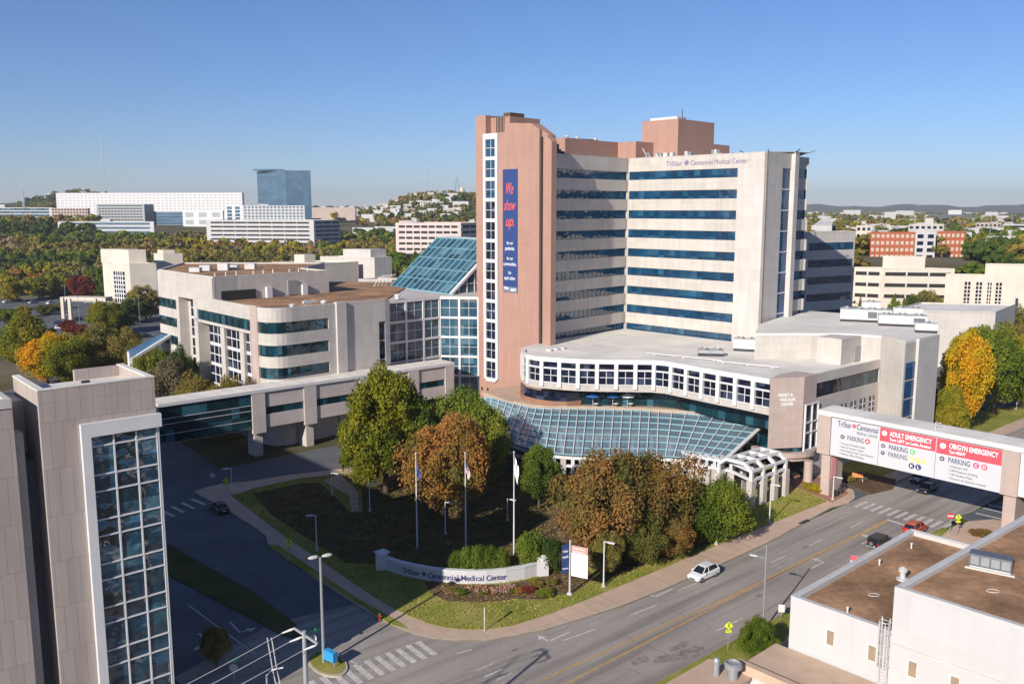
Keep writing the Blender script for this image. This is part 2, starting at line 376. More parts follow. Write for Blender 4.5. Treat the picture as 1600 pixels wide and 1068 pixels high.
def window(parent, pl, u0, u1, z0, z1, gm, nx=1, nz=1, fm=None, bw=0.08, n=0.0, depth=0.12):
    g = MB().box(pl, u0, u1, n-depth, n, z0, z1).build('window', gm, parent)
    if fm and (nx > 1 or nz > 1):
        b = MB()
        for i in range(1, nx):
            u = u0+(u1-u0)*i/nx; b.box(pl, u-bw/2, u+bw/2, n, n+0.05, z0, z1)
        for j in range(1, nz):
            z = z0+(z1-z0)*j/nz; b.box(pl, u0, u1, n, n+0.047, z-bw/2, z+bw/2)
        if nz == 1: b.box(pl, u0, u1, n, n+0.045, z0, z0+bw).box(pl, u0, u1, n, n+0.044, z1-bw, z1)
        b.build('mullion', fm, g)
    return g
def curtain(parent, pl, us, zs, gm, fm, fw=0.45, nx=2, nz=2, n=0.0, fd=0.25, bw=0.09, skip=()):
    b = MB()
    for i, u in enumerate(us): b.box(pl, u-fw/2, u+fw/2, n-0.05, n+fd, min(zs)-fw/2, max(zs)+fw/2)
    for j, z in enumerate(zs):
        for i in range(len(us)-1): b.box(pl, us[i]+fw/2, us[i+1]-fw/2, n-0.05, n+fd-0.03, z-fw/2, z+fw/2)
    b.build('window_frame', fm, parent)
    for i in range(len(us)-1):
        for j in range(len(zs)-1):
            if (i, j) in skip: continue
            z0, z1 = sorted((zs[j], zs[j+1]))
            window(parent, pl, us[i]+fw/2-0.02, us[i+1]-fw/2+0.02, z0+fw/2-0.02, z1-fw/2+0.02, gm, nx, nz, fm, bw, n)

# ------------------------------------------------------------------ the setting
def gp(pts, z=0.0): return [G(x, y, z) for x, y in pts]
def struct(name, mb, mat): return tag(mb.build(name, mat), kind='structure')
radii = [0, 12]
while radii[-1] < 8800: radii.append(radii[-1]*1.058+1.0)
NA = 300; mb = MB(); vs = [(0, 0, -0.03)]
angs = [math.radians(-60+120*k/240) for k in range(241)]+[math.radians(60+240*k/60) for k in range(1, 60)]
NA = len(angs)
for r in radii[1:]:
    for t in angs:
        x, y = r*math.sin(t), r*math.cos(t); vs.append((x, y, terrain(x, y)-0.03))
fs = [(0, 1+(k+1) % NA, 1+k) for k in range(NA)]
for i in range(len(radii)-2):
    for k in range(NA):
        a_, b_ = 1+i*NA+k, 1+i*NA+(k+1) % NA; fs.append((a_, b_, b_+NA, a_+NA))
mb.add(vs, fs)
gr = struct('ground', mb, ground_m)
gr.data.polygons.foreach_set('use_smooth', [True]*len(gr.data.polygons))

AZM = 48.7
K0 = G(900, 970)                                   # a point on the far kerb of the main road
MR = Pl(K0, AZM)                                   # u along the road, n towards the near side
def uv_of(P): dx, dy = P[0]-K0[0], P[1]-K0[1]; return dx*MR.d[0]+dy*MR.d[1], dx*MR.n[0]+dy*MR.n[1]
NEAR = uv_of(G(1100, 1027))[1]
struct('main_road', MB().prism([MR.xy(-150, 0), MR.xy(420, 0), MR.xy(420, NEAR), MR.xy(-150, NEAR)], -0.2, 0.004), road_m)
SA = G(590, 965); SB = G(385, 812)
azs = math.degrees(math.atan2(SB[0]-SA[0], SB[1]-SA[1]))
SS = Pl(SA, azs)                                   # u up the street; n towards the lawn
struct('side_street', MB().prism([SS.xy(-0.5, 2.0), SS.xy(42, 2.5), SS.xy(72, 6), SS.xy(150, 6), SS.xy(150, -26), SS.xy(-0.5, -27)], -0.2, 0.008), drive_m)
struct('junction', MB().prism([SS.xy(-34, -27), SS.xy(-1, -26.8), SS.xy(6, -10), SS.xy(4, 6), MR.xy(12, -8), MR.xy(12, 0.5), MR.xy(-40, 0.5)], -0.2, 0.0105), road_m)
struct('curved_driveway', MB().prism(gp([(215, 752), (266, 742), (380, 726), (480, 704), (560, 690), (640, 672), (700, 655), (745, 660), (700, 690), (600, 722), (520, 735), (440, 744), (394, 752), (345, 757), (302, 768), (262, 800), (200, 800)]), -0.2, 0.012), drive_m)
# the hospital block: paving slab with kerb, then the lawn sheets on it
block = [(1302, 792), (1200, 848), (1120, 885), (1040, 920), (970, 948), (900, 970), (850, 985), (805, 994), (760, 1000), (715, 1001), (680, 998), (650, 991), (622, 981), (590, 966), (545, 938), (500, 909), (460, 882), (428, 860), (418, 850), (416, 838), (400, 826), (364, 803), (330, 784), (302, 769), (322, 762), (345, 757), (394, 752), (440, 744), (520, 735), (600, 722), (700, 690), (745, 660), (755, 620), (1000, 640), (1190, 650), (1290, 690), (1320, 755), (1334, 768), (1336, 778), (1326, 786)]
struct('sidewalk', MB().prism(gp(block), -0.2, 0.15), walk_m)
def inset_strip(pts, wd):
    q = gp(pts); o = []
    for i, p in enumerate(q):
        a_ = Vector(q[max(i-1, 0)]); b_ = Vector(q[min(i+1, len(q)-1)]); d = (b_-a_).normalized(); nn = Vector((-d.y, d.x))
        o.append((p[0]+nn.x*wd, p[1]+nn.y*wd))
    return q, o
k1, k2 = inset_strip(block[:28][::-1], 0.18)
kb = MB()
for i in range(len(k1)-1): kb.prism([k1[i], k1[i+1], k2[i+1], k2[i]], -0.2, 0.165)
struct('kerb', kb, kerb_m)
lawn = [(1292, 784), (1197, 822), (1120, 853), (1054, 881), (990, 908), (927, 934), (860, 960), (800, 979), (760, 985), (724, 985), (695, 982), (668, 975), (640, 964), (617, 953), (588, 935), (558, 916), (520, 890), (493, 871), (459, 849), (420, 820), (385, 793), (362, 776), (400, 763), (470, 748), (540, 741), (640, 720), (720, 690), (760, 668), (775, 640), (1000, 650), (1180, 690), (1210, 740), (1243, 762)]
lb = MB().prism(gp(lawn), 0.0, 0.19)
lb.prism(gp([(418, 852), (436, 853), (500, 897), (560, 937), (600, 959), (625, 973), (638, 984), (612, 977), (590, 964), (545, 936), (500, 908), (450, 876)]), 0.0, 0.18)
tag(struct('lawn', lb, lawn_m), kind='structure')
struct('garden_path', MB().prism(gp([(505, 752), (530, 742), (560, 770), (560, 800), (550, 800), (545, 775)]), 0.0, 0.22), walk_m)
struct('entrance_plaza', MB().prism(gp([(1205, 745), (1250, 742), (1310, 752), (1325, 772), (1300, 786), (1262, 770), (1246, 764)]), 0.0, 0.21), paver_m)
# mulch beds, and a dark litter bed that deepens the lawn's shade
struct('shade_litter_bed', MB().prism(gp([(395, 772), (470, 757), (500, 755), (548, 802), (566, 802), (566, 765), (535, 745), (640, 724), (760, 674), (1000, 700), (1120, 790), (1050, 800), (960, 800), (905, 780), (858, 792), (852, 850), (800, 884), (700, 902), (640, 893), (600, 884), (540, 880), (480, 842), (425, 806)]), 0.0, 0.215), shade_litter_m)
struct('mulch_bed', MB().prism(gp([(664, 912), (676, 932), (700, 941), (760, 943), (800, 938), (850, 938), (868, 932), (900, 926), (930, 903), (905, 880), (868, 878), (860, 900), (790, 915), (720, 916), (690, 906)]), 0.0, 0.23)
       .prism(gp([(855, 790), (905, 780), (960, 800), (1060, 800), (1130, 840), (1080, 858), (1010, 880), (960, 905), (905, 880), (850, 850)]), 0.0, 0.225), mulch_m)
# medians and verges of the side street
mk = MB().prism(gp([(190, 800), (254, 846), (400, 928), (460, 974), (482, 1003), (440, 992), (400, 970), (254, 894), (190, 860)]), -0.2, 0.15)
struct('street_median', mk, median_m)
nose = [G(512+31*math.cos(t)*1.0+ -4*math.sin(t), 1037+19*math.sin(t)+9*math.cos(t)) for t in [2*math.pi*k/28 for k in range(28)]]
cx = sum(p[0] for p in nose)/28; cy = sum(p[1] for p in nose)/28
struct('traffic_island', MB().prism(nose, -0.2, 0.16), kerb_m)
struct('island_grass', MB().prism([(cx+(p[0]-cx)*0.88, cy+(p[1]-cy)*0.88) for p in nose], 0, 0.19), lawn_m)
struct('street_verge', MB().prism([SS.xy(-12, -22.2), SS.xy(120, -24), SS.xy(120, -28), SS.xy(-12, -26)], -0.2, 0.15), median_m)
struct('side_sidewalk', MB().prism([SS.xy(-12, -26), SS.xy(120, -28), SS.xy(120, -32), SS.xy(-12, -32)], -0.2, 0.14), walk_m)
# near side of the main road
struct('near_verge', MB().prism([MR.xy(-25, NEAR+0.02), MR.xy(61, NEAR+0.02), MR.xy(61, NEAR+3.6), MR.xy(-25, NEAR+3.6)], -0.2, 0.15), lawn_m)
struct('near_sidewalk', MB().prism([MR.xy(-25, NEAR+3.6), MR.xy(61, NEAR+3.6), MR.xy(61, NEAR+5.2), MR.xy(-25, NEAR+5.2)], -0.2, 0.14), walk_m)
struct('corner_paving', MB().prism(gp([(1400, 880), (1472, 838), (1488, 824), (1515, 815), (1552, 812), (1600, 822), (1640, 850), (1600, 900)]), -0.2, 0.16), walk_m)
struct('side_entrance', MB().prism(gp([(1498, 806), (1560, 785), (1700, 745), (1800, 790), (1640, 835), (1552, 811), (1515, 814)]), -0.2, 0.012), drive_m)
struct('far_sidewalk', MB().prism([MR.xy(72, -0.02), MR.xy(330, -0.02), MR.xy(330, -3), MR.xy(72, -3)], -0.2, 0.15), walk_m)
struct('hospital_driveway', MB().prism([MR.xy(58.5, 0), MR.xy(72, 0), MR.xy(72, -40), MR.xy(60, -40)], -0.2, 0.01), drive_m)
struct('far_lawn', MB().prism([MR.xy(76, -3), MR.xy(330, -3), MR.xy(330, -22), MR.xy(76, -22)], -0.2, 0.16), lawn_m)
struct('under_bridge_planting', MB().prism(gp([(1306, 742), (1345, 738), (1400, 750), (1395, 764), (1360, 772), (1338, 764)]), 0, 0.2), mulch_m)

# paint
def mark(name, pts_list, mat, z):
    m = MB()
    for q in pts_list: m.prism(q, 0.0, z)
    return struct(name, m, mat)
def stroke(p, q, wd):
    p = Vector(p); q = Vector(q); d = (q-p).normalized(); nn = Vector((-d.y, d.x))*wd/2
    return [tuple(p+nn), tuple(q+nn), tuple(q-nn), tuple(p-nn)]
z = 0.012
far = []
a0, a1 = G(1346, 787), G(1491, 826)
for k in range(12):
    t = k/11; c_ = Vector(a0)*(1-t)+Vector(a1)*t; d = Vector(MR.d)*1.9
    far.append(stroke(c_-d, c_+d, 0.62))
mark('crosswalk_far', far, paint_w, z)
near = []
a0, a1 = G(666, 1012), G(478, 1082)
for k in range(12):
    t = k/11; c_ = Vector(a0)*(1-t)+Vector(a1)*t; d = Vector(SS.d)*1.75
    near.append(stroke(c_-d, c_+d, 0.62))
mark('crosswalk_near', near, paint_w, 0.016)
mark('crosswalk_side_street', [stroke(G(252+16*k, 797-6*k), G(272+16*k, 806-6*k), 0.55) for k in range(4)], paint_w, 0.02)
mark('crosswalk_side_entrance', [stroke(G(1536, 793), G(1590, 806), 0.4), stroke(G(1545, 788), G(1600, 800), 0.4), stroke(G(1524, 801), G(1572, 812), 0.4)], paint_w, 0.02)
ye = [stroke(G(840, 1064), G(1192, 908), 0.22), stroke(G(868, 1076), G(1176, 917), 0.22), stroke(G(1192, 908), G(1386, 812), 0.35), stroke(G(1176, 917), G(1388, 813.2), 0.12)]
mark('centre_line', ye, paint_y, z)
wl = [stroke(G(1386, 811), G(1421, 822), 0.5)]
for p, q in (((1330, 824), (1347, 815)), ((1265, 852), (1285, 842)), ((1370, 876), (1415, 848)), ((1205, 878), (1228, 868)), ((985, 960), (1025, 945)), ((880, 1000), (930, 982)),
             ((713, 1021), (737, 1014)), ((744, 1047), (770, 1036)), ((757, 1057), (785, 1044)), ((545, 1030), (566, 1040)), ((776, 1062), (800, 1050)), ((1060, 922), (1088, 910)), ((1120, 985), (1160, 965))):
    wl.append(stroke(G(*p), G(*q), 0.16))
wl += [stroke(G(295, 945), G(400, 1022), 0.15)]
mark('lane_lines', wl, paint_w, 0.016)
def arrow(P, d, L=3.2, turn=1):
    P = Vector(P); d = Vector(d).normalized(); nn = Vector((d.y, -d.x))*turn
    q = P+d*L*0.6; r_ = q+nn*0.9
    return [stroke(P-d*L*0.5, q, 0.22), stroke(q-d*0.1, r_, 0.22), [tuple(r_+nn*0.9), tuple(r_+d*0.55), tuple(r_-d*0.55)]]
ar = []
for P, d, t in ((G(1038, 925), (-MR.d[0], -MR.d[1]), 1), (G(876, 993), (-MR.d[0], -MR.d[1]), 1), (G(1355, 845), MR.d, -1), (G(1276, 883), MR.d, -1), (G(318, 997), (-SS.d[0], -SS.d[1]), 1), (G(366, 978), (-SS.d[0], -SS.d[1]), -1)):
    ar += arrow(P, d, 3.0, t)
mark('lane_arrows', ar, paint_w, 0.019)
pm = []
random.seed(3)
for (px_, py_, s) in ((1075, 1020, 1.5), (1040, 1028, 1.1), (1001, 1031, .8), (1060, 1010, .9), (1090, 1015, .8), (1258, 854, .5), (805, 1014, .35), (1186, 930, .4)):
    c_ = G(px_, py_); pm.append([(c_[0]+s*(1.6*math.cos(t)*MR.d[0]-0.7*math.sin(t)*MR.d[1])*random.uniform(.7, 1.2), c_[1]+s*(1.6*math.cos(t)*MR.d[1]+0.7*math.sin(t)*MR.d[0])*random.uniform(.7, 1.2)) for t in [2*math.pi*k/11 for k in range(11)]])
pmm = MB()
for k, q in enumerate(pm): pmm.prism(q, 0.0, 0.008+0.0012*k)
struct('road_patches', pmm, patch_m)
# tar-filled cracks wandering along and across the main road
cr = []
for k in range(34):
    u, n = random.uniform(-35, 60), random.uniform(0.5, NEAR-0.5); along = random.random() < 0.6
    for j in range(random.randint(4, 9)):
        du, dn = ((random.uniform(1, 2.5), random.uniform(-.3, .3)) if along else (random.uniform(-.5, .5), random.uniform(.6, 1.3)))
        if not 0.3 < n+dn < NEAR-0.3: break
        cr.append(stroke(MR.xy(u, n), MR.xy(u+du, n+dn), 0.06)); u += du; n += dn
mark('road_cracks', cr, crack_m, 0.0085)
sw = G(1253, 815)
struct('storm_drain', MB().prism([uvp for uvp in (MR.xy(uv_of(sw)[0]-1.3, -0.25), MR.xy(uv_of(sw)[0]+1.3, -0.25), MR.xy(uv_of(sw)[0]+1.3, 0.25), MR.xy(uv_of(sw)[0]-1.3, 0.25))], 0, 0.17), dark_m)
# parking lot on the left beyond the trees
struct('parking_lot', MB().prism([(-240, 300), (-110, 300), (-95, 360), (-125, 455), (-285, 458), (-275, 380)], -0.2, 0.02), drive_m)
struct('service_street', MB().prism([(-128, 190), (-75, 225), (-90, 290), (-110, 330), (-150, 300), (-130, 250)], -0.2, 0.016), drive_m)
struct('rear_parking', MB().prism([(92, 195), (130, 205), (190, 290), (150, 310), (118, 260), (100, 240)], -0.2, lambda x, y: terrain(x, y)+0.4), drive_m)

# ------------------------------------------------------------------ the hospital: patient tower
I = (27.0, 210.1)
RW = Pl(I, 134.9); LW = Pl(ln(I, 223, 26.7), 43.0); RLEN = 35.9
Rc = RW.xy(RLEN); RS = Pl(Rc, 44.9)
tower = thing('patient_tower', (40, 205, 0), 'tall cream hospital tower with blue ribbon windows on two wings meeting in an inner corner', 'hospital')
FH = 4.42; TOPS = [54.35-FH*k for k in range(9)]
core = MB()
ri = [RW.xy(0.3, -0.6), RW.xy(RLEN-0.6, -0.6), RS.xy(6.3, -0.6), RS.xy(12, -0.6), RS.xy(20, -2.5), RS.xy(22, -10), RW.xy(10, -30), LW.xy(14, -24), LW.xy(4, -12), LW.xy(1, -0.6), LW.xy(26.2, -0.6)]
core.prism(ri, 0, 56.6)
core.build('wall', precast, tower)
rf = MB().prism(ri, 56.62, 56.7).build('roof', membrane, tower)
par = MB()                                             # parapet, spandrels, end pier
for pl, u0, u1 in ((RW, 0.0, RLEN), (LW, 0.0, 26.7)):
    par.box(pl, u0+(0.0 if pl is LW else 0.45), u1, -0.45, 0.0, 54.35, 57.5)
par.build('parapet', precast, tower)
for pl, u0, u1, nm in ((RW, 0.45, 29.1, 'r'), (LW, 0.0, 26.7, 'l')):
    for k in range(9):
        zt = TOPS[k]-1.88; zb = (TOPS[k+1] if k < 8 else 14.0)
        if k < 8: MB().box(pl, u0, u1, -0.5, 0.0, zb, zt).build('spandrel', precast, tower)
        window(tower, pl, u0, u1, zt-0.02, TOPS[k]+0.02, glass_t, int((u1-u0)/1.5), 1, dark_m, 0.05, -0.22, 0.25)
MB().box(RW, 29.1, RLEN-0.0, -0.6, 0.0, 0, 54.35).box(RS, 0.0, 6.6, -0.6, 0.0, 0, 57.5).box(RW, 0.0, 29.1, -0.6, -0.1, 0, TOPS[8]-1.9).box(LW, 0, 26.7, -0.6, -0.1, 0, TOPS[8]-1.9).build('end_pier', precast2, tower)
# stair glazing, white fin and rounded balcony bay on the end face
for k in range(9):
    window(tower, RS, 6.6, 10.2, TOPS[k]-4.3, TOPS[k], glass_s, 1, 1, None, 0, -0.2, 0.3)
MB().box(RS, 6.6, 10.2, -0.4, 0.0, 54.4, 57.5).build('parapet', precast, tower)
bars = MB()
for k in range(10): bars.box(RS, 6.6, 10.2, -0.2, -0.06, TOPS[0]-FH*k-0.12+0.05, TOPS[0]-FH*k+0.17)
bars.build('window_frame', white_m, tower)
MB().box(RS, 10.2, 11.9, -0.6, 0.9, 0, 57.7).build('fin', precast2, tower)
bay = lambda r: [RS.xy(11.9, -0.2)]+[RS.xy(11.9+6.2+r*math.sin(t)*2.2, -4.0+(3.6+r)*math.cos(t)) for t in [math.radians(v) for v in range(-20, 181, 14)]]+[RS.xy(11.9, -9)]
for k in range(9):
    MB().prism(bay(0.35 if k < 2 else 0.75), TOPS[k]-FH+0.05, TOPS[k]-1.9).build('spandrel', precast, tower)
MB().prism(bay(0.0), 0, 54.4).build('bay_glazing', glass_s, tower)
MB().prism(bay(0.4), 54.4, 57.0).build('parapet', precast, tower)
# lettering on the parapet
lt = plain('lettering_blue', (0.17, 0.15, 0.28), 0.5)
text('TriStar', lt, tower, RW, 10.9, 55.35, 1.5, 0.04, width=4.2, bold=0.0)
star(lt, tower, RW, 16.3, 55.9, 0.62, 0.04)
text('Centennial Medical Center', lt, tower, RW, 17.4, 55.35, 1.5, 0.04, width=14.0, bold=0.0)
# penthouses
P1 = Pl(ln(ln(I, -45.1, 3), 223, 19.4), 43.0); c1 = P1.xy(19.5)
P2 = Pl(c1, 134.9); e1 = P2.xy(5.2); P3 = Pl(e1, 44.9)
MB().prism([P1.xy(0), c1, e1, P3.xy(9.8), P3.xy(9.8, -14), P1.xy(0, -14)], 56.7, 61.3).build('penthouse', brick, tower)
P4 = Pl((31.94, 215.06), 134.9); c2 = P4.xy(9.0); P5 = Pl(c2, 44.9)
th = MB().prism([P4.xy(-1.2), c2, P5.xy(15.2), P5.xy(15.2, -10), P4.xy(-1.2, -15)], 56.7, 66.4).build('penthouse', brick, tower)
MB().prism([P5.xy(15.2), P5.xy(22.4), P5.xy(22.4, -8), P5.xy(15.2, -8)], 56.7, 61.4).build('penthouse', brick, tower)
MB().prism([P4.xy(0, -1.5), P4.xy(7.6, -1.5), P4.xy(7.6, -5), P4.xy(0, -5)], 66.4, 67.1).build('roof_cap', white_m, tower)
MB().tube([(*P4.xy(8, -3), 66.4), (*P4.xy(8, -3), 68.8)], 0.09).build('antenna', dark_m, tower)
for (u, n) in ((3, -2), (8, -3), (14, -2.5)):
    p = P1.xy(u, n)
    MB().lathe((p[0], p[1], 61.3), [(0.3, 0), (0.3, 0.4), (0.5, 0.5), (0.5, 0.7), (0.1, 0.85)], 12).build('roof_vent', unit_m, tower)
for (u, n, l) in ((13, -6, 6), (15.5, -7.5, 5)):
    p = P1.p(u, n, 61.9); q = P1.p(u+l, n, 62.0); MB().bar(p, q, 0.5, 0.35).bar(P1.p(u+1, n, 61.3), P1.p(u+1, n, 61.9), 0.15).bar(P1.p(u+l-1, n, 61.3), P1.p(u+l-1, n, 62), 0.15).build('roof_duct', dark_m, tower)
# roof clutter along the parapet and the helicopter deck
for k in range(16):
    u = random.uniform(4, 12) if k < 9 else random.uniform(12, 26); h = random.uniform(0.4, 1.3); n_ = -1.6-random.random()
    MB().box(RW, u, u+random.uniform(.3, 1.2), n_, -0.9, 56.7, 57.3+h).build('roof_equipment', unit_m if k % 3 else grey_m, tower)
MB().tube([RW.p(5, -1.2, 57.3), RW.p(3.5, -1.0, 59.6)], 0.08).build('antenna', unit_m, tower)
for a_, b_, c0_, d_, h_ in ((0, 3, -3.0, -1.0, 59.6), (3.1, 4.2, -2.6, -1.4, 58.6), (4.6, 5.0, -2.2, -1.2, 58.2)):
    MB().box(LW, a_, b_, c0_, d_, 56.7, h_).build('roof_equipment', dark_m, tower)
hp = MB(); c_ = Pl(RW.xy(27, -13), 44.9)
hp.prism([(RS.xy(13, -6)[0]+7.5*math.cos(t), RS.xy(13, -6)[1]+7.5*math.sin(t)) for t in [math.pi*2*k/8+0.39 for k in range(8)]], 57.75, 57.9)
hp.build('helipad_deck', grey_m, tower)
sup = MB()
for k in range(8):
    t = math.pi*2*k/8+0.39; c0 = RS.xy(13, -6)
    sup.bar((c0[0]+4*math.cos(t), c0[1]+4*math.sin(t), 56.7), (c0[0]+6.8*math.cos(t), c0[1]+6.8*math.sin(t), 57.7), 0.18)
    sup.bar((c0[0]+7.5*math.cos(t), c0[1]+7.5*math.sin(t), 57.8), (c0[0]+8.8*math.cos(t), c0[1]+8.8*math.sin(t), 58.3), 0.15)
sup.build('helipad_strut', dark_m, tower)

# ------------------------------------------------------------------ brick stair tower with the banner
BP0 = (8.3, 182.4); BL = ln(BP0, -45, 23.0); BT = Pl(BL, 135.0)     # u 0 at left edge .. 23 at right edge
bt = thing('brick_tower', (BL[0]+8, BL[1]-2, 0), 'salmon brick stair tower with a sloping shoulder, white window strip and long blue banner', 'tower')
MB().slab(BT, [(9.0, 0), (19.2, 0), (19.2, 61.9), (16.9, 63.3), (9.0, 63.9)], -3, 0).slab(BT, [(19.2, 0), (21.0, 0), (21.0, 60.8), (19.2, 61.9)], -3, -0.9).slab(BT, [(21.0, 0), (22.6, 0), (22.6, 59.4), (21.0, 60.7)], -1.6, 0).prism([BT.xy(9, -3), BT.xy(21.0, -3), BT.xy(21.0, -1.6), BT.xy(22.5, -1.6), (8.75, 190.9), BT.xy(9, -12)], 0, 59.3).build('wall', brick, bt)
MB().box(BT, 0, 3.2, -11, 0, 0, 65.9).box(BT, 3.2, 9.0, -11, -1.6, 0, 65.4).build('stair_shaft', brick, bt)
MB().box(BT, 19.15, 19.45, -0.88, -0.5, 8, 60.5).tube([BT.p(20.6, -0.7, 8), BT.p(20.6, -0.7, 60.3)], 0.14).build('downpipe', dark_m, bt)
MB().box(BT, 3.2, 9.0, -1.6, 0, 0, 62.0).build('strip_surround', brick, bt)
for k in range(3): MB().tube([BT.p(5.6+0.9*k, -1.0, 62), BT.p(5.6+0.9*k, -1.0, 65.6)], 0.12).build('roof_ladder', dark_m, bt)
MB().box(BT, 7.0, 9.0, -6, -1.7, 65.4, 66.2).build('roof_cap', gravel_dark, bt)
fr = MB(); u0, u1 = 2.7, 7.2
zs = [61.2-4.42*k for k in range(13)]
fr.box(BT, u0, u0+0.75, 0.0, 0.45, 8.2, 61.9).box(BT, u1-0.75, u1, 0.0, 0.45, 8.2, 61.9)
for k in range(13): fr.box(BT, u0+0.75, u1-0.75, 0.0, 0.42, max(7.7, zs[k]-0.5), zs[k]+(0.7 if k == 0 else 0.25))
fr.slab(BT, [(u0+0.2, 8.2), (u0+1, 7.5), (u1-1, 7.5), (u1-0.2, 8.2)], 0, 0.45)
fr.build('window_frame', white_m, bt)
for k in range(12): window(bt, BT, u0+0.75, u1-0.75, zs[k+1]+0.25, zs[k]-0.5, glass_t if k < 3 else glass_d, 2, 2, white_m, 0.12, 0.15, 0.2)
for k in range(4): MB().box(BT, 1.3+1.9*k, 1.9+1.9*k, -0.05, 0.03, 5.0, 5.8).build('vent_hole', interior, bt)
ban = MB().box(BT, 8.6, 13.0, 0.03, 0.14, 28.0, 54.2).build('banner', plain('banner_blue', (0.022, 0.05, 0.17), 0.6), bt)
MB().box(BT, 8.6, 13.0, 0.141, 0.15, 28.0, 29.2).build('banner_foot', plain('banner_grey', (0.15, 0.18, 0.25), 0.6), ban)
red = plain('lettering_red', (0.80, 0.11, 0.07), 0.6); whl = plain('lettering_white', (0.85, 0.85, 0.85), 0.6)
text('We', red, ban, BT, 9.75, 49.0, 3.4, 0.17, shear=0.4, width=2.1, bold=0.01)
text('show', red, ban, BT, 9.0, 45.6, 3.2, 0.17, shear=0.4, width=3.5, bold=0.005)
text('up.', red, ban, BT, 9.6, 42.2, 3.3, 0.17, shear=0.4, width=2.5, bold=0.01)
for s_, zz, wd, sz in (('for our', 38.3, 1.9, 1.0), ('patients.', 37.1, 2.9, 1.15), ('for our', 35.0, 1.9, 1.0), ('communities.', 33.75, 3.9, 1.15), ('for', 31.9, 0.9, 1.0), ('each other.', 30.7, 3.4, 1.15)):
    text(s_, whl, ban, BT, 10.8, zz-0.0, sz, 0.17, width=wd, align='CENTER', bold=0.0)
text('TriStar', whl, ban, BT, 9.7, 28.6, 0.8, 0.17, width=1.5, align='CENTER', bold=0.02)
text('HEALTH', whl, ban, BT, 11.8, 28.3, 0.8, 0.17, width=1.6, align='CENTER', bold=0.02)

# ------------------------------------------------------------------ glass atrium
J = (-16.4, 199.8); E_ = ln(J, 225, 15.0); K_ = (-7.5, 198.5)
AL = Pl(E_, 45.0); azr = math.degrees(math.atan2(K_[0]-J[0], K_[1]-J[1])); AR = Pl(J, azr)
at = thing('glass_atrium', (-18, 198, 0), 'white framed glass atrium with a steep teal glass roof beside the brick tower', 'atrium')
rows = [25.9, 21.45, 17.0, 12.55, 8.1, 3.7]
ul = math.hypot(K_[0]-J[0], K_[1]-J[1])
fl = rows + [0.3]
curtain(at, AL, [0.2, 5.1, 10.05, 14.8], rows[:5]+[3.7], glass_a, white_m, 0.5, 2, 2)
curtain(at, AR, [0.0, ul/2, ul-0.1], fl, glass_a, white_m, 0.5, 2, 2)
MB().prism([E_, J, K_, (K_[0]+10, K_[1]+12), (-30.9, 224)], 25.0, 26.3).build('roof', precast2, at)
MB().prism([AL.xy(0.2, -0.4), AL.xy(15, -0.4), AR.xy(ul, -0.4), (K_[0]+4, K_[1]+10), (-32, 215)], 0, 25.0).build('wall', interior, at)
Lp = Vector((-30.94, 224.25, 26.3)); Rp = Vector((-14.0, 202.8, 26.3)); sl_ = Vector((0.7071, 0.7071, 0.75))*16
MB().sheet([Lp, Rp, Rp+sl_, Lp+sl_], 0.2).build('glass_roof', glass_a, at)
teal = simple('teal_frame', (0.22, 0.42, 0.46), 0.45, 0.1, 0.05)
gb = MB(); nn = (Rp-Lp).cross(sl_).normalized(); nn = nn if nn.z > 0 else -nn
for k in range(12):
    a_ = Lp.lerp(Rp, k/11)+nn*0.08; gb.bar(a_, a_+sl_, 0.26, 0.25, nn)
for k in range(6):
    s_ = sl_*(k/5); gb.bar(Lp+s_+nn*0.06, Rp+s_+nn*0.06, 0.13 if 0 < k < 5 else 0.4, 0.2, nn)
gb.build('roof_bar', teal, at)
MB().bar(Rp+nn*0.2, Rp+sl_*0.62+nn*0.2, 0.9, 0.5, nn).build('edge_beam', white_m, at)
tri = Pl((Rp.x, Rp.y), 45.0)
MB().slab(tri, [(0.3, 26.3), (9.8, 26.3), (9.8, 33.4)], -0.3, -0.05).build('gable_glass', glass_a, at)
tb = MB()
for u in (2.4, 4.9, 7.3, 9.7): tb.box(tri, u-0.13, u+0.13, -0.04, 0.12, 26.3, 26.3+0.72*u)
for zz in (26.4, 28.6, 30.8): tb.box(tri, (zz-26.3)/0.75+0.1, 9.8, -0.04, 0.1, zz-0.1, zz+0.1)
tb.build('gable_bar', white_m, at)
MB().prism([(Lp.x+sl_.x, Lp.y+sl_.y), (Rp.x+sl_.x, Rp.y+sl_.y), (Rp.x+sl_.x+3, Rp.y+sl_.y+3), (Lp.x+sl_.x+3, Lp.y+sl_.y+3)], 25, 38.6).build('ridge_wall', precast2, at)
for k in range(4):
    p = Lp+Vector((-1.5-0.8*k, -1.2*k+1, 0)); MB().tube([p, p+Vector((1.2, 0.6, 2.4)), p+Vector((2.6, 1.2, 3.0))], 0.09).build('pipe_rail', white_m, at)

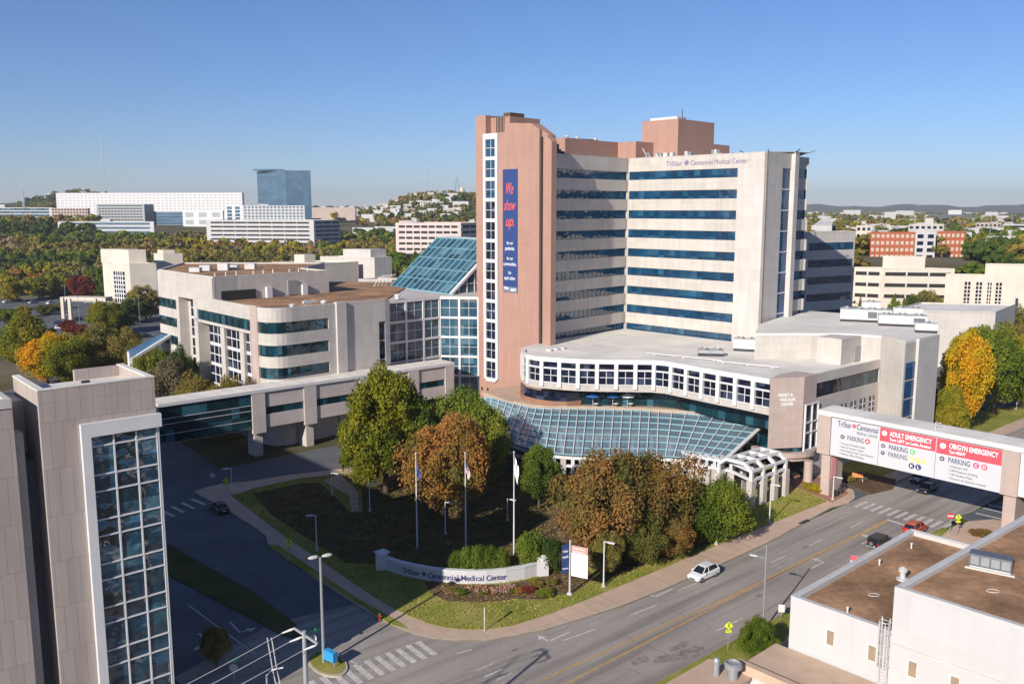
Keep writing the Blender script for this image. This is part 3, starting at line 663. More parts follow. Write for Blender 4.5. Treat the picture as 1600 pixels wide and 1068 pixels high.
# ------------------------------------------------------------------ medical office wing with rounded corner
M0 = (-37.0, 175.5); MRt = Pl(M0, 44.9)
Cn = ln(M0, 44.9, -13.0); ML = Pl(ln(Cn, -41.5, 58.0), 138.5)      # u 0 far left .. 58 at the virtual corner
mb_ = thing('medical_wing', (-55, 195, 0), 'low cream medical building with rounded corner and dark ribbon windows under a brown roof', 'hospital wing')
def rc(off=0.0, r=5.0):
    """plan of the front: left facade, arc, right facade; off>0 goes outwards"""
    c_ = Vector(Cn); dl = Vector(ML.d); dr = Vector(MRt.d)
    p0 = c_-dl*r; p1 = c_+dr*r; nl = Vector(ML.n); nr = Vector(MRt.n); out = []
    for k in range(9):
        t = k/8; q = p0*(1-t)**2+c_*2*t*(1-t)+p1*t*t; n_ = (nl*(1-t)+nr*t).normalized(); out.append(q+n_*off)
    return [tuple(q) for q in out]
def front(u_left, off, u_right=14.2): return [ML.xy(u_left, off)]+rc(off)+[MRt.xy(u_right, off)]
body = [ML.xy(1.0, -2.7), ML.xy(50.0, -2.7), ML.xy(50.0, -0.6)]+front(50.5, -0.6)[1:]+[(-26, 236), (-88, 240)]
MB().prism(body, 0, 26.2).build('wall', precast, mb_)
MB().prism(body, 26.22, 26.5).build('roof', gravel, mb_)
def ring(u_left, u_right, o0, o1, z0, z1, name, mat):
    A1 = front(u_left, o0, u_right); B1 = front(u_left, o1, u_right); m = MB()
    for i in range(len(A1)-1): m.prism([A1[i], A1[i+1], B1[i+1], B1[i]], z0, z1)
    return m.build(name, mat, mb_)
ring(32.5, 2.0, -0.6, 0.0, 24.3, 27.1, 'parapet', precast)
ring(22.7, 0.3, -0.5, -0.2, 22.1, 24.3, 'window', glass_g)
ring(22.7, 2.0, -0.6, 0.0, 21.5, 22.1, 'spandrel', precast); ring(50.2, 2.0, -0.6, 0.0, 19.8, 21.5, 'spandrel', precast)
for zt in (19.8, 15.4):
    ring(50.2, 0.3, -0.5, -0.2, zt-2.2, zt, 'window', glass_g); ring(50.2, 2.0, -0.6, 0.0, zt-4.4, zt-2.2, 'spandrel', precast)
ring(50.2, 2.0, -0.6, 0.0, 0.0, 11.0, 'base_wall', precast)
MB().box(MRt, 0.3, 2.0, -0.6, -0.01, 11.0, 27.0).build('wall', precast, mb_)
MB().box(MRt, 2.0, 4.3, -0.6, 0.5, 0, 27.3).build('pilaster', precast2, mb_)
MB().box(MRt, 4.3, 12.7, -0.6, 0.0, 0, 27.1).box(MRt, 12.7, 14.4, -0.6, 0.0, 22.4, 27.1).build('wall', precast2, mb_)
window(mb_, MRt, 12.7, 14.4, 2, 22.4, glass_d, 1, 5, white_m, 0.12, -0.3, 0.2)
MB().box(MRt, 14.4, 15.6, -3, 0.0, 0, 26.8).build('corner_pier', grey_m, mb_)
MB().box(ML, 50.1, 53.2, -0.6, 0.12, 0, 27.3).build('pilaster', pinkst, mb_)
fac = MB()
fac.box(ML, 1.0, 13.4, -0.6, 0.0, 25.3, 31.5).box(ML, 13.4, 21.8, -0.6, 0.0, 26.2, 31.5).box(ML, 21.8, 32.5, -0.6, 0.0, 24.3, 31.5)
fac.box(ML, 11.8, 13.4, -0.6, 0.0, 0, 25.3).box(ML, 21.8, 23.8, -0.6, 0.0, 0, 24.3)
fac.box(ML, 11.8, 13.4, -2.7, -0.6, 0, 26.2).box(ML, 21.8, 23.8, -2.7, -0.6, 0, 24.3)
fac.build('wall', precast, mb_)
for k, zt in enumerate((25.2, 21.0, 16.8, 12.6)):
    window(mb_, ML, 1.0, 11.8, zt-2.1, zt, glass_g, 4, 1, dark_m, 0.05, -0.25, 0.2)
    MB().box(ML, 1.0, 11.8, -0.6, 0.0, zt-4.2, zt-2.1).build('spandrel', precast, mb_)
for k in range(5): window(mb_, ML, 17.9, 21.6, 26.0-4.4*(k+1)+0.6, 26.0-4.4*k, glass_d, 2, 2, white_m, 0.2, -1.0, 1.3)
MB().box(ML, 13.4, 17.9, -2.69, -2.2, 0, 26.2).box(ML, 13.4, 21.8, -2.69, -0.6, 26.2, 31.0).build('wall', precast, mb_)
MB().box(ML, 23.8, 50.1, -2.69, -0.6, 21.5, 24.3).build('lintel', precast, mb_)
for i, (u0_, u1_) in enumerate(((27.6, 34.3), (36.5, 43.6), (45.7, 49.2))):
    for k in range(4):
        window(mb_, ML, u0_, u1_, 21.2-4.4*(k+1)+0.75, 21.2-4.4*k, glass_d, 3 if i < 2 else 2, 2, white_m, 0.24, -1.0, 1.3)
    MB().box(ML, u1_+.1, (36.4, 45.6, 50.1)[i], -2.69, -0.45, 0, 21.5).build('pilaster', precast, mb_)
MB().box(ML, 27.5, 49.3, -2.6, -1.1, 0, 21.5).build('window_frame', white_m, mb_)
MB().box(ML, 17.8, 21.7, -2.6, -1.1, 0, 26.2).build('window_frame', white_m, mb_)
MB().box(ML, 23.8, 50.1, -0.9, -0.05, 0, 3.0).build('base_wall', precast, mb_)
# upper block
UB = Pl(ML.xy(32.5), 45.0)
up = [ML.xy(1.0, -0.3), ML.xy(32.5, -0.3), UB.xy(6, -0.3), UB.xy(29, -0.3), UB.xy(29, -12), UB.xy(38, -20), (-50, 236), (-88, 236)]
MB().prism(up, 26.5, 31.3).build('upper_wall', precast2, mb_)
cu_ = Vector((sum(p[0] for p in up)/8, sum(p[1] for p in up)/8)); inn = [tuple(cu_+(Vector(p)-cu_)*.975) for p in up]
MB().prism(inn, 31.25, 31.4).build('roof', gravel, mb_)
rimm = MB()
for i in range(8): rimm.prism([up[i], up[(i+1) % 8], inn[(i+1) % 8], inn[i]], 31.3, 31.75)
rimm.build('coping', precast2, mb_)
for u in (12.5, 21.5): MB().box(UB, u, u+1.3, -0.29, 0.5, 26.5, 28.9).build('roof_door', white_m, mb_)
MB().box(UB, 18.0, 20.2, -0.29, 0.1, 26.8, 30.0).build('louvre', grey_m, mb_)
MB().box(UB, 2.0, 10.0, -0.29, 0.05, 26.6, 28.6).build('roof_opening', interior, mb_)
for P_, hh in (((-38.2, 178.5), 1.1), ((-25.0, 192.0), 1.1), ((-44, 176), 0.6)):
    MB().lathe((P_[0], P_[1], 26.5), [(0.5, 0), (0.45, hh*0.4), (0.7, hh*0.55), (0.7, hh*0.75), (0.15, hh)], 12).build('roof_vent', white_m, mb_)
g_ = MB()
for dx in (0, 1.3):
    g_.bar((-41+dx, 174.5+dx, 26.5), (-41+dx, 174.5+dx, 28), 0.18)
g_.bar((-41.4, 174.1, 27.6), (-39.2, 176.2, 27.6), 0.6, 0.5).build('roof_unit', unit_m, mb_)
for k in range(9):
    p = Vector(UB.xy(2+3.0*k, -2.5-(k % 3))); MB().lathe((p.x, p.y, 31.4), [(0.14, 0), (0.14, 0.7), (0.22, 0.75), (0.05, 0.95)], 8).build('roof_pipe', white_m, mb_)
for k in range(5):
    p = UB.p(7+3.5*k, -22-(k % 2)*2, 31.4); MB().abox(p[0]-1.2, p[0]+1.2, p[1]-1, p[1]+1, 31.4, 32.4+0.3*(k % 3)).build('chiller', unit_m, mb_)
# a low angular glass canopy off its far left
def A3(px_, py_, dep):
    (x_, y_), z_ = AT(px_, py_, dep); return (x_, y_, z_)
q4 = [A3(200, 547, 206), A3(256, 519, 212), A3(266, 524, 206), A3(205, 562, 199)]
MB().sheet(q4, 0.3).build('side_canopy', glass_b, mb_)
cbm = MB().bar(q4[3], q4[2], 0.7, 0.6)
cbm.build('canopy_beam', white_m, mb_)
for q in (q4[2], q4[3], q4[0]): MB().bar((q[0], q[1]+.2, 0), (q[0], q[1]+.2, q[2]-.3), 0.5).build('canopy_post', white_m, mb_)

# ------------------------------------------------------------------ podium with white window band, curved terrace
pod = thing('podium', (25, 160, 0), 'curving cream podium with a white band of square windows above the terrace', 'hospital wing')
ZT = 18.0
outl = [G(x, y, ZT) for x, y in ((816, 544), (817, 549), (824, 553), (840, 556), (868, 558), (900, 560), (940, 561), (985, 561.5), (1020, 562), (1040, 563.5), (1080, 570.5), (1120, 577.5), (1160, 584), (1204, 591.5))]
def off_line(pts, o):
    out = []
    for i, p in enumerate(pts):
        a_ = Vector(pts[max(i-1, 0)]); b_ = Vector(pts[min(i+1, len(pts)-1)]); d = (b_-a_).normalized(); out.append((p[0]+d.y*o, p[1]-d.x*o))
    return out
Q = (49.0, 145.3); QS = Pl(Q, 49.0)                       # right face of the pier
QF = Pl(G(1204, 591.5, ZT), math.degrees(math.atan2(Q[0]-outl[-1][0], Q[1]-outl[-1][1])))
backp = [(64, 172), (40, 196), (27, 209), (9, 191), (2, 180)]
MB().prism(off_line(outl, -0.5)+[QS.xy(0.6, -0.6), QS.xy(26, -0.6)]+backp, 11.8, ZT-0.6).build('wall', podium_m, pod)
MB().prism(off_line(outl, -0.6)+[QS.xy(0.4, -0.4), QS.xy(26, -0.4)]+backp, ZT-0.58, ZT-0.4).build('roof', membrane, pod)
def rib(o0, o1, z0, z1, name, mat, pts=outl):
    A1, B1 = off_line(pts, o0), off_line(pts, o1); m = MB()
    for i in range(len(A1)-1): m.prism([A1[i], A1[i+1], B1[i+1], B1[i]], z0, z1)
    return m.build(name, mat, pod)
rib(-0.5, 0.25, 17.1, 18.0, 'parapet', white_m); rib(-0.5, 0.2, 15.75, 16.05, 'window_frame', white_m); rib(-0.5, 0.2, 13.0, 13.2, 'window_frame', white_m)
rib(-0.5, 0.0, 11.8, 13.0, 'spandrel', podium_m)
# march along the outline placing windows and white piers
seg = [Vector(p) for p in outl]; Ls = [0]
for i in range(len(seg)-1): Ls.append(Ls[-1]+(seg[i+1]-seg[i]).length)
def along(s):
    for i in range(len(seg)-1):
        if s <= Ls[i+1] or i == len(seg)-2:
            t = (s-Ls[i])/(Ls[i+1]-Ls[i]); return tuple(seg[i].lerp(seg[i+1], t))
nwin = 16; step = Ls[-1]/nwin
for k in range(nwin):
    a_, b_ = along(k*step+0.02), along((k+1)*step-0.02); pl = Pl(a_, math.degrees(math.atan2(b_[0]-a_[0], b_[1]-a_[1]))); L = math.dist(a_, b_)
    MB().box(pl, 0, 0.75, -0.3, 0.38, 12.3, 17.1).build('pier', white_m, pod)
    window(pod, pl, 0.75, L, 13.2, 15.75, glass_d, 2, 2, white_m, 0.12, -0.1, 0.2)
    window(pod, pl, 0.75, L, 16.05, 17.1, glass_d, 1, 1, None, 0, -0.1, 0.2)
# pier at the corner
QFd = Pl(outl[-1], math.degrees(math.atan2(Q[0]-outl[-1][0], Q[1]-outl[-1][1]))); QL = math.dist(outl[-1], Q)
MB().prism([outl[-1], Q, QS.xy(4.0), (QS.xy(4.0, -4)), (outl[-1][0]+2.5, outl[-1][1]+3.5)], 6.0, 18.1).build('corner_pier', pinkst, pod)
u_, v_ = QFd.px(1216, 612); 
text('HEART &', whl, pod, QFd, QL*0.25, 14.9, 0.75, 0.04, width=2.6, bold=0.01)
text('VASCULAR', whl, pod, QFd, QL*0.30, 14.1, 0.75, 0.04, width=2.8, bold=0.01)
text('CENTER', whl, pod, QFd, QL*0.34, 13.3, 0.75, 0.04, width=2.2, bold=0.01)
MB().box(QS, 0.05, 26, -2, -1.9, 0, 6).build('wall', interior, pod)
MB().box(QS, 4.0, 26.2, -0.5, 0.0, 16.5, 18.1).box(QS, 4.0, 26.2, -0.5, 0.0, 0, 13.9).build('wall', podium_m, pod)
window(pod, QS, 4.0, 19.5, 13.9, 16.5, glass_d, 1, 1, None, 0, -0.2, 0.2); window(pod, QS, 19.5, 26.2, 13.9, 16.5, glass_g, 1, 1, None, 0, -0.2, 0.2)
for k in range(4): window(pod, QS, 12.5+3.4*k, 14.3+3.4*k, 7.5, 11.6, glass_d, 2, 4, white_m, 0.2, 0.1, 0.2)
curtain(pod, QS, [0.2, 2.3, 4.2], [13.3, 10.2, 8.4, 5.4], glass_d, white_m, 0.22, 1, 1, n=0.25)
# curved soffit under the pier, its glazing and column
cq = (47.2, 149.8)
arc = lambda r: [(cq[0]+r*math.sin(t), cq[1]+r*math.cos(t)) for t in [math.radians(v) for v in range(95, 266, 10)]]
MB().prism(arc(4.6), 5.2, 7.4).build('curved_glazing', glass_g, pod)
MB().prism(arc(5.7), 4.4, 5.2).build('curved_soffit', pinkst, pod)
MB().prism(arc(5.2), 3.7, 4.4).build('curved_soffit', pinkst, pod)
for px_, py_ in ((1262, 753), (1231, 735)):
    c_ = G(px_, py_); MB().lathe((c_[0], c_[1], 0.2), [(0.75, 0), (0.75, 3.6)], 16).build('column', pinkst, pod)
# recess behind the terrace
tz = 8.2
MB().prism(off_line(outl[5:14], -4.2)+[(52, 160), (50, 170), (20, 190), (12, 180)], tz, 11.8).build('recess_glazing', glass_g, pod)
terr_edge = [G(x, y, tz) for x, y in ((755, 612), (772, 618), (800, 628), (828, 634), (850, 636), (900, 636.5), (950, 637.5), (1000, 639), (1060, 643), (1120, 648), (1197, 655))]
MB().prism(terr_edge+[(50, 160), (45, 175), (10, 190), (-2, 186)], 7.2, tz).build('terrace', walk_m, pod)
low = [G(x, y, 9.9) for x, y in ((816, 605), (822, 612), (840, 617), (862, 620), (885, 621), (905, 619), (915, 614))]
def band(pts, o, z0, z1, name, mat):
    A1, B1 = off_line(pts, 0), off_line(pts, o); m = MB()
    for i in range(len(A1)-1): m.prism([A1[i], A1[i+1], B1[i+1], B1[i]], z0, z1)
    return m.build(name, mat, pod)
band(low, 0.5, tz, 9.2, 'terrace_wall', paver_m); band(low, 0.35, 9.2, 10.9, 'window', glass_d)
rl = MB()
A1 = off_line(terr_edge, -0.4)
for i in range(2, len(A1)-1): rl.bar((*A1[i], tz+0.12), (*A1[i+1], tz+0.12), 0.3, 0.2)
rl.build('planter', kerb_m, pod)

# ------------------------------------------------------------------ curved glass canopy over the entrance
can = thing('glass_canopy', (20, 152, 0), 'long curved canopy of teal glass panes and white ribs in front of the podium', 'canopy')
m, nt, b = new_mat('canopy_glass'); uv = coords(nt)
n1 = noise(nt, uv, 0.25, 3); col = ramp(nt, n1, [(0.3, (0.14, 0.21, 0.26)), (0.7, (0.26, 0.35, 0.41))])
nt.links.new(col, b.inputs['Base Color']); b.inputs['Roughness'].default_value = 0.08; b.inputs['IOR'].default_value = 1.7
tr = nt.nodes.new('ShaderNodeBsdfTransparent'); tr.inputs[0].default_value = (0.58, 0.74, 0.82, 1); mx = nt.nodes.new('ShaderNodeMixShader'); mx.inputs[0].default_value = 0.33
nt.links.new(b.outputs[0], mx.inputs[1]); nt.links.new(tr.outputs[0], mx.inputs[2]); nt.links.new(mx.outputs[0], nt.nodes['Material Output'].inputs[0])
canopy_glass = m
zu, zl = 7.9, 5.0
upx = [(748, 622), (758, 621), (768, 622), (780, 625), (792, 628), (803, 631), (814, 634), (826, 636.5), (838, 638), (850, 638.8), (863, 639), (876, 639), (890, 639.3), (903, 639.5), (917, 639.8), (931, 640), (945, 640.3), (959, 640.6), (973, 641), (987, 641.4), (1001, 641.8), (1015, 642.3), (1029, 643), (1050, 644.5), (1072, 646.5), (1094, 648.5), (1115, 650.5), (1136, 652.5), (1157, 654.5), (1178, 656.5), (1199, 658.5)]
lpx = [(752, 630), (758, 643), (764, 655), (770, 665), (777, 674), (785, 681), (794, 688), (806, 694), (820, 699), (836, 703), (852, 706), (866, 708), (880, 709.5), (895, 710.5), (909, 711), (924, 711.5), (938, 712), (952, 712), (966, 712), (981, 712), (996, 712), (1010, 712), (1026, 712.3), (1040, 712.8), (1053, 713.5), (1066, 714.5), (1078, 716), (1090, 718), (1102, 720), (1114, 722), (1127, 724)]
U3 = [Vector((*G(x, y, zu), zu)) for x, y in upx]; L3 = [Vector((*G(x, y, zl), zl)) for x, y in lpx]
ribs = MB(); pur = MB(); under = MB()
NR = 7
for i in range(len(U3)-1):
    pts = [U3[i], U3[i+1], L3[i+1], L3[i]]
    g2 = MB()
    for j in range(NR):
        t0, t1 = j/NR, (j+1)/NR
        q = [U3[i].lerp(L3[i], t0), U3[i+1].lerp(L3[i+1], t0), U3[i+1].lerp(L3[i+1], t1), U3[i].lerp(L3[i], t1)]
        g2.sheet([p for p in q], 0.03)
    g2.build('glass_pane', canopy_glass, can)
up_ = Vector((0, 0, 0.1))
for i in range(len(U3)): ribs.bar(U3[i]+up_, L3[i]+up_, 0.16 if i < len(U3)-1 else 0.7, 0.28)
ribs.build('rib', white_m, can)
for j in range(NR+1):
    for i in range(len(U3)-1): pur.bar(U3[i].lerp(L3[i], j/NR)+up_*0.5, U3[i+1].lerp(L3[i+1], j/NR)+up_*0.5, 0.10, 0.16)
pur.build('purlin', teal, can)
for j in range(1, 12, 2):
    for i in range(len(U3)-1): under.bar(U3[i].lerp(L3[i], j/12)-up_*9, U3[i+1].lerp(L3[i+1], j/12)-up_*9, 0.7, 0.5)
under.build('floor_beam', grey_m, can)
eb = MB()
for i in range(len(L3)-1):
    eb.bar(L3[i]-Vector((0, 0, 0.5)), L3[i+1]-Vector((0, 0, 0.5)), 0.5, 0.45)
    eb.bar(L3[i]-Vector((0, 0, 1.9)), L3[i+1]-Vector((0, 0, 1.9)), 0.5, 0.4)
eb.build('edge_beam', white_m, can)
for i in range(10, len(L3)-1, 1):
    p = L3[i]; MB().bar((p.x, p.y, 0.2), (p.x, p.y, 4.4), 0.55 if i % 2 else 0.9, 0.55 if i % 2 else 0.9).build('column', podium_m if i % 2 == 0 else white_m, can)
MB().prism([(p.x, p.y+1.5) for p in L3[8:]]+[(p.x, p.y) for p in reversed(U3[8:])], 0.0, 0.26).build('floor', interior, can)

# ------------------------------------------------------------------ colonnade / pergola
per = thing('pergola', (40, 138, 0), 'white open pergola with chamfered frames on square stone columns by the lawn', 'pergola')
c1_, c2_ = Vector(G(1172, 795)), Vector(G(1225, 775)); dd = (c2_-c1_).normalized(); back = Vector((-dd.y, dd.x))
PG = Pl(tuple(c1_), math.degrees(math.atan2(dd.x, dd.y))); PLn = (c2_-c1_).length
fm_ = MB()
def frame(u):
    """chamfered cross frame over the two column rows"""
    w_ = 6.0
    prof = [(0, 4.4), (0, 6.0), (-1.3, 7.0), (-w_+1.3, 7.0), (-w_, 6.0), (-w_, 4.4)]
    for (n0, z0), (n1, z1) in zip(prof, prof[1:]): fm_.bar(PG.p(u, n0, z0), PG.p(u, n1, z1), 0.5, 0.45, (PG.d[0], PG.d[1], 0))
for k in range(4):
    u = PLn*k/3; frame(u)
    for n_ in (0, -6.0): MB().box(PG, u-0.55, u+0.55, n_-0.5, n_+0.5, 0.15, 4.5).build('column', podium_m, per)
for n_, zz in ((0, 4.6), (0, 6.0), (-1.3, 7.0), (-4.7, 7.0), (-6, 6.0), (-6, 4.6), (-3, 7.0)):
    fm_.bar(PG.p(-0.2, n_, zz), PG.p(PLn+0.2, n_, zz), 0.35, 0.4)
# second arm leading back along the canopy
Lend = Vector((L3[-1].x, L3[-1].y)); arm = [Vector((p.x, p.y)) for p in L3[-6:]]
for i, p in enumerate(arm):
    q = p+Vector((0.9, -2.6))
    fm_.bar((p.x, p.y, 6.0), (q.x, q.y, 6.0), 0.4, 0.4).bar((q.x, q.y, 6.0), (q.x, q.y, 4.4), 0.4, 0.4)
    MB().bar((q.x, q.y, 0.15), (q.x, q.y, 4.5), 0.9, 0.9).build('column', podium_m, per)
    if i: fm_.bar((pq.x, pq.y, 6.0), (q.x, q.y, 6.0), 0.35, 0.4).bar((pq.x, pq.y, 4.6), (q.x, q.y, 4.6), 0.35, 0.4)
    pq = q
fm_.bar((pq.x, pq.y, 6.0), PG.p(0, 0, 6.0), 0.35, 0.4).bar((pq.x, pq.y, 4.6), PG.p(0, 0, 4.6), 0.35, 0.4).bar((Lend.x, Lend.y, 6.4), PG.p(0, -5, 6.8), 0.4, 0.4)
fm_.build('frame', white_m, per)

# ------------------------------------------------------------------ block behind the right bridge
S0 = QS.xy(26.2); rb = thing('east_block', (75, 170, 0), 'cream five storey block with one narrow blue window strip behind the sign bridge', 'hospital wing')
def fp(px, z): return G(px[0], px[1], z)
ztop = 22.6
z_ = ztop
e1_ = G(1190, 507, z_); 
fA = G(1340, 527, z_); fB = G(1416, 527, z_)
Fc = Pl(ln(S0, 49, 0.5), 139)                                       # face towards the camera-right continues az 139
v1 = Vector(AT(1340, 530, 172)[0]); v2 = Vector(AT(1417, 527, 158)[0]); v3 = Vector(AT(1455, 520, 168)[0])
W1 = Pl((S0[0]-6, S0[1]+4), 125)
main = [Vector(S0), Vector(AT(1416, 527, 157)[0])]
EA = Pl(tuple(main[0]), math.degrees(math.atan2(main[1].x-main[0].x, main[1].y-main[0].y))); EL = (main[1]-main[0]).length
EB = Pl(tuple(main[1]), 49)
MB().prism([main[0], main[1], EB.xy(12.5), (84, 174), (80, 194), (67, 204), G(1186, 508, 22.4), G(1180, 522, 22.4), G(1306, 522, 22.4)], 0, 22.2).build('wall', precast, rb)
MB().prism([main[0], main[1], EB.xy(12.5), (84, 174), (80, 194), (67, 204), G(1186, 508, 22.4), G(1180, 522, 22.4), G(1306, 522, 22.4)], 22.2, 22.6).build('roof', membrane, rb)
MB().box(EA, 0, EL*0.96, -0.02, 0.1, 0, 22.7).build('wall', precast, rb)
MB().box(EB, 4.2, 12.5, 0.0, 0.5, 0, 22.7).build('wall', precast2, rb)
for k in range(6): window(rb, EB, 0.5, 4.2, 18.6-3.4*k-3.1, 18.6-3.4*k, glass_s if k < 5 else glass_d, 1, 1, None, 0, 0.05, 0.2)
MB().box(EA, EL*0.96, EL, 0.1, 0.3, 0, 22.8).build('pilaster', precast2, rb)
MB().box(QS, 17.5, 26.2, -8, -3.2, 17.6, 22.4).build('stair_head', precast, rb)
MB().box(QS, 22.5, 24.6, -3.19, -3.1, 17.7, 20.5).build('louvre', grey_m, rb)
def plant_unit(P, az, L, W, H, z, mat=unit_m, n=1):
    """rooftop air handler on rails with fan rings and a dark plinth gap"""
    pl = Pl(P, az); o = thing('rooftop_unit', (P[0], P[1], z), 'unit', 'air handler')
    MB().box(pl, 0, L, -W, 0, z+0.5, z+H).build('casing', mat, o, bevel=0.04)
    MB().box(pl, 0.1, L-0.1, -W+0.1, -0.1, z, z+0.5).build('plinth', dark_m, o)
    k = max(1, int(L/2.4))
    for i in range(k):
        c_ = pl.xy((i+0.5)*L/k, -W/2); MB().lathe((c_[0], c_[1], z+H), [(0.7, 0), (0.75, 0.3), (0.6, 0.35), (0.55, 0.1)], 14).build('fan', grey_m, o)
        MB().box(pl, (i+0.15)*L/k, (i+0.85)*L/k, 0, 0.04, z+0.9, z+H-0.4).build('access_panel', unitdark_m if i % 3 == 2 else unit_m, o)
    return o

for k, (px_, py_, r_) in enumerate(((866, 546, 1.2), (878, 545, .8), (858, 548, .7))):
    P = G(px_, py_, 17.6); o = MB().lathe((P[0], P[1], 17.62), [(r_, 0), (r_, .35), (r_*.7, .5), (.1, .55)], 14)
    tag(o.build('roof_vent', unit_m), ('wide low roof vent on the podium roof by the brick tower, largest of three', 'low roof vent right of the largest one on the podium roof', 'small roof vent left of the largest one on the podium roof')[k], 'roof vent')
def unit(P, az, L, W, H, z, label, mat=unit_m):
    o = plant_unit(P, az, L, W, H, z, mat); o['label'] = label; o['category'] = 'air handler'; del_group = o.pop('group', None) if 'group' in o.keys() else None
    return o
p_ = G(1145, 548, 17.6)
unit(p_, 110, 13, 3.2, 2.4, 17.62, 'long pale rooftop air handler on the podium roof beside the tower foot')
unit(AT(1312, 505, 185)[0], 110, 10, 4, 2.6, 22.61, 'long white rooftop air handler at the back of the block behind the sign bridge')
unit(AT(1372, 512, 178)[0], 110, 9, 4, 2.2, 22.61, 'white rooftop air handler with fans nearest the grey corner of the east block')
unit(AT(1345, 497, 196)[0], 110, 4, 3, 2.9, 22.61, 'tall boxy rooftop unit behind the two long white ones')

unit(AT(1430, 512, 168)[0], 110, 4, 2.5, 1.8, 22.61, 'small pale rooftop unit nearest the golden tree on the east block')
unit(AT(1395, 494, 192)[0], 110, 6, 3, 2.0, 22.61, 'long low rooftop unit at the far edge of the east block')
unit(G(1090, 556, 17.6), 100, 5, 2, 1.2, 17.62, 'low grey equipment box in front of the long podium air handler', grey_m)
unit(G(1232, 545, 17.6), 100, 3.5, 2, 1.5, 17.62, 'small pale unit against the stair head on the podium roof')
for k, (px_, py_, L_) in enumerate(((1010, 553, 16), (1120, 566, 12))):
    P = G(px_, py_, 17.6); o = MB().tube([(P[0], P[1], 17.85), (P[0]+L_*.8, P[1]-L_*.55, 17.85)], .12, 8)
    for t in (.1, .5, .9): o.bar((P[0]+L_*.8*t, P[1]-L_*.55*t, 17.6), (P[0]+L_*.8*t, P[1]-L_*.55*t, 17.8), .3)
    tag(o.build('roof_pipe', unit_m), ('long pipe lying across the middle of the podium roof', 'shorter pipe lying on the podium roof near the pink corner pier')[k], 'pipe')

# ------------------------------------------------------------------ near office tower on the left
P0 = (-29.4, 71.3); OF = Pl(ln(P0, 49, -8.7), 49.0); OR = Pl(P0, -41)    # OF: u 0 left edge, 8.7 right corner
off = thing('office_tower', (-33, 70, 0), 'tall taupe stone office block with white framed glass corner at the left edge', 'office building')
BZ = 32.3
MB().box(OF, 0, 8.7, -8.0, -0.35, 0, BZ-1.0).box(OF, 0, 2.8, -0.35, 0, 0, BZ-1.0).box(OF, 2.8, 8.7, -0.35, 0, 28.95, BZ-1.0).build('wall', office_m, off)
pr = MB().box(OF, 0, 8.7, -0.45, 0.0, BZ-0.99, BZ).box(OF, 8.25, 8.7, -8, -0.45, BZ-0.99, BZ).box(OF, 0, 0.45, -8, -0.45, BZ-0.99, BZ).box(OF, 4.6, 8.25, -8, -7.5, BZ-0.99, BZ)
pr.build('parapet', office_m, off)
MB().box(OF, 0.45, 8.25, -7.5, -0.45, BZ-0.98, BZ-0.9).build('roof', membrane, off)
MB().box(OF, -0.02, 8.72, -0.5, 0.03, BZ, BZ+0.1).box(OF, 8.2, 8.72, -8.0, -0.5, BZ, BZ+0.1).box(OF, -0.05, 0.5, -8, -0.5, BZ, BZ+0.1).build('coping', membrane, off)
MB().box(OF, 4.0, 4.6, -3.4, -3.0, BZ-0.9, BZ-0.2).build('roof_vent', dark_m, off)
MB().box(OF, 2.75, 3.45, 0.0, 0.45, 0, 29.3).box(OF, 3.45, 8.95, 0.0, 0.45, 28.2, 29.3).build('window_surround', white_m, off)
floors = [27.9, 27.0]; z = 27.0
zs = [28.2, 27.35]; z = 27.35
while z > 2: zs += [z-2.35, z-3.72]; z -= 3.72
xs = [3.45, 5.2, 6.95, 8.62]
cb = MB()
for j in range(len(zs)-1):
    for i in range(3): window(off, OF, xs[i], xs[i+1], max(0, zs[j+1]), zs[j], glass_o, 1, 1, None, 0, 0.06, 0.3)
for x in xs[1:]: cb.box(OF, x-0.06, x+0.06, 0.06, 0.17, 0, 28.2)
for zz in zs[1:]: cb.box(OF, 3.45, 8.62, 0.06, 0.16, zz-0.06, zz+0.06)
cb.box(OF, 8.62, 8.78, -0.1, 0.17, 0, 28.2); cb.build('window_frame', white_m, off)
for j in range(len(zs)-1): window(off, OR, 0.1, 2.2, max(0, zs[j+1])+0.06, zs[j]-0.06, glass_o, 1, 1, None, 0, 0.02, 0.2)
# recess and second block further left, lower roof and white stair box
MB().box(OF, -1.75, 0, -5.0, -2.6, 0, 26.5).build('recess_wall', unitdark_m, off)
MB().box(OF, -1.75, -0.95, -2.6, -1.2, 0, 29).box(OF, -1.75, 0, -9, -5.0, 0, 30.8).build('recess_pier', precast2, off)
o2 = thing('office_annexe', (-42, 62, 0), 'taupe stone office annexe cut by the left edge of the frame with a pale roof', 'office building')
MB().box(OF, -14, -1.8, -22.0, 0.15, 0, 31.2).build('wall', office_m, o2)
MB().box(OF, -14, -2.25, -22.0, -0.35, 31.2, 31.3).build('roof', membrane, o2)
MB().box(OF, -14, -1.8, -0.3, 0.15, 31.3, 32.0).box(OF, -2.25, -1.8, -22, -0.3, 31.3, 32.0).build('parapet', precast2, o2)
MB().box(OF, -13.9, -2.7, -22.0, -13, 31.3, 34.5).build('penthouse', precast2, o2)
MB().box(OF, -2.6, -1.2, -9.2, -7.6, 31.3, 34.2).build('chimney', white_m, o2)
o3 = thing('office_rear_wing', (-70, 70, 0), 'taupe office wing at the very left edge whose long shadow covers the side street', 'office building')
MB().prism([(-45.5, 56), (-97, 115), (-150, 80), (-95, 12)], 0, 37.0).build('wall', office_m, o3); MB().prism([(-45.8, 56.4), (-97, 114.6), (-149.5, 80), (-95, 12.4)], 37.0, 37.4).build('roof', membrane, o3)

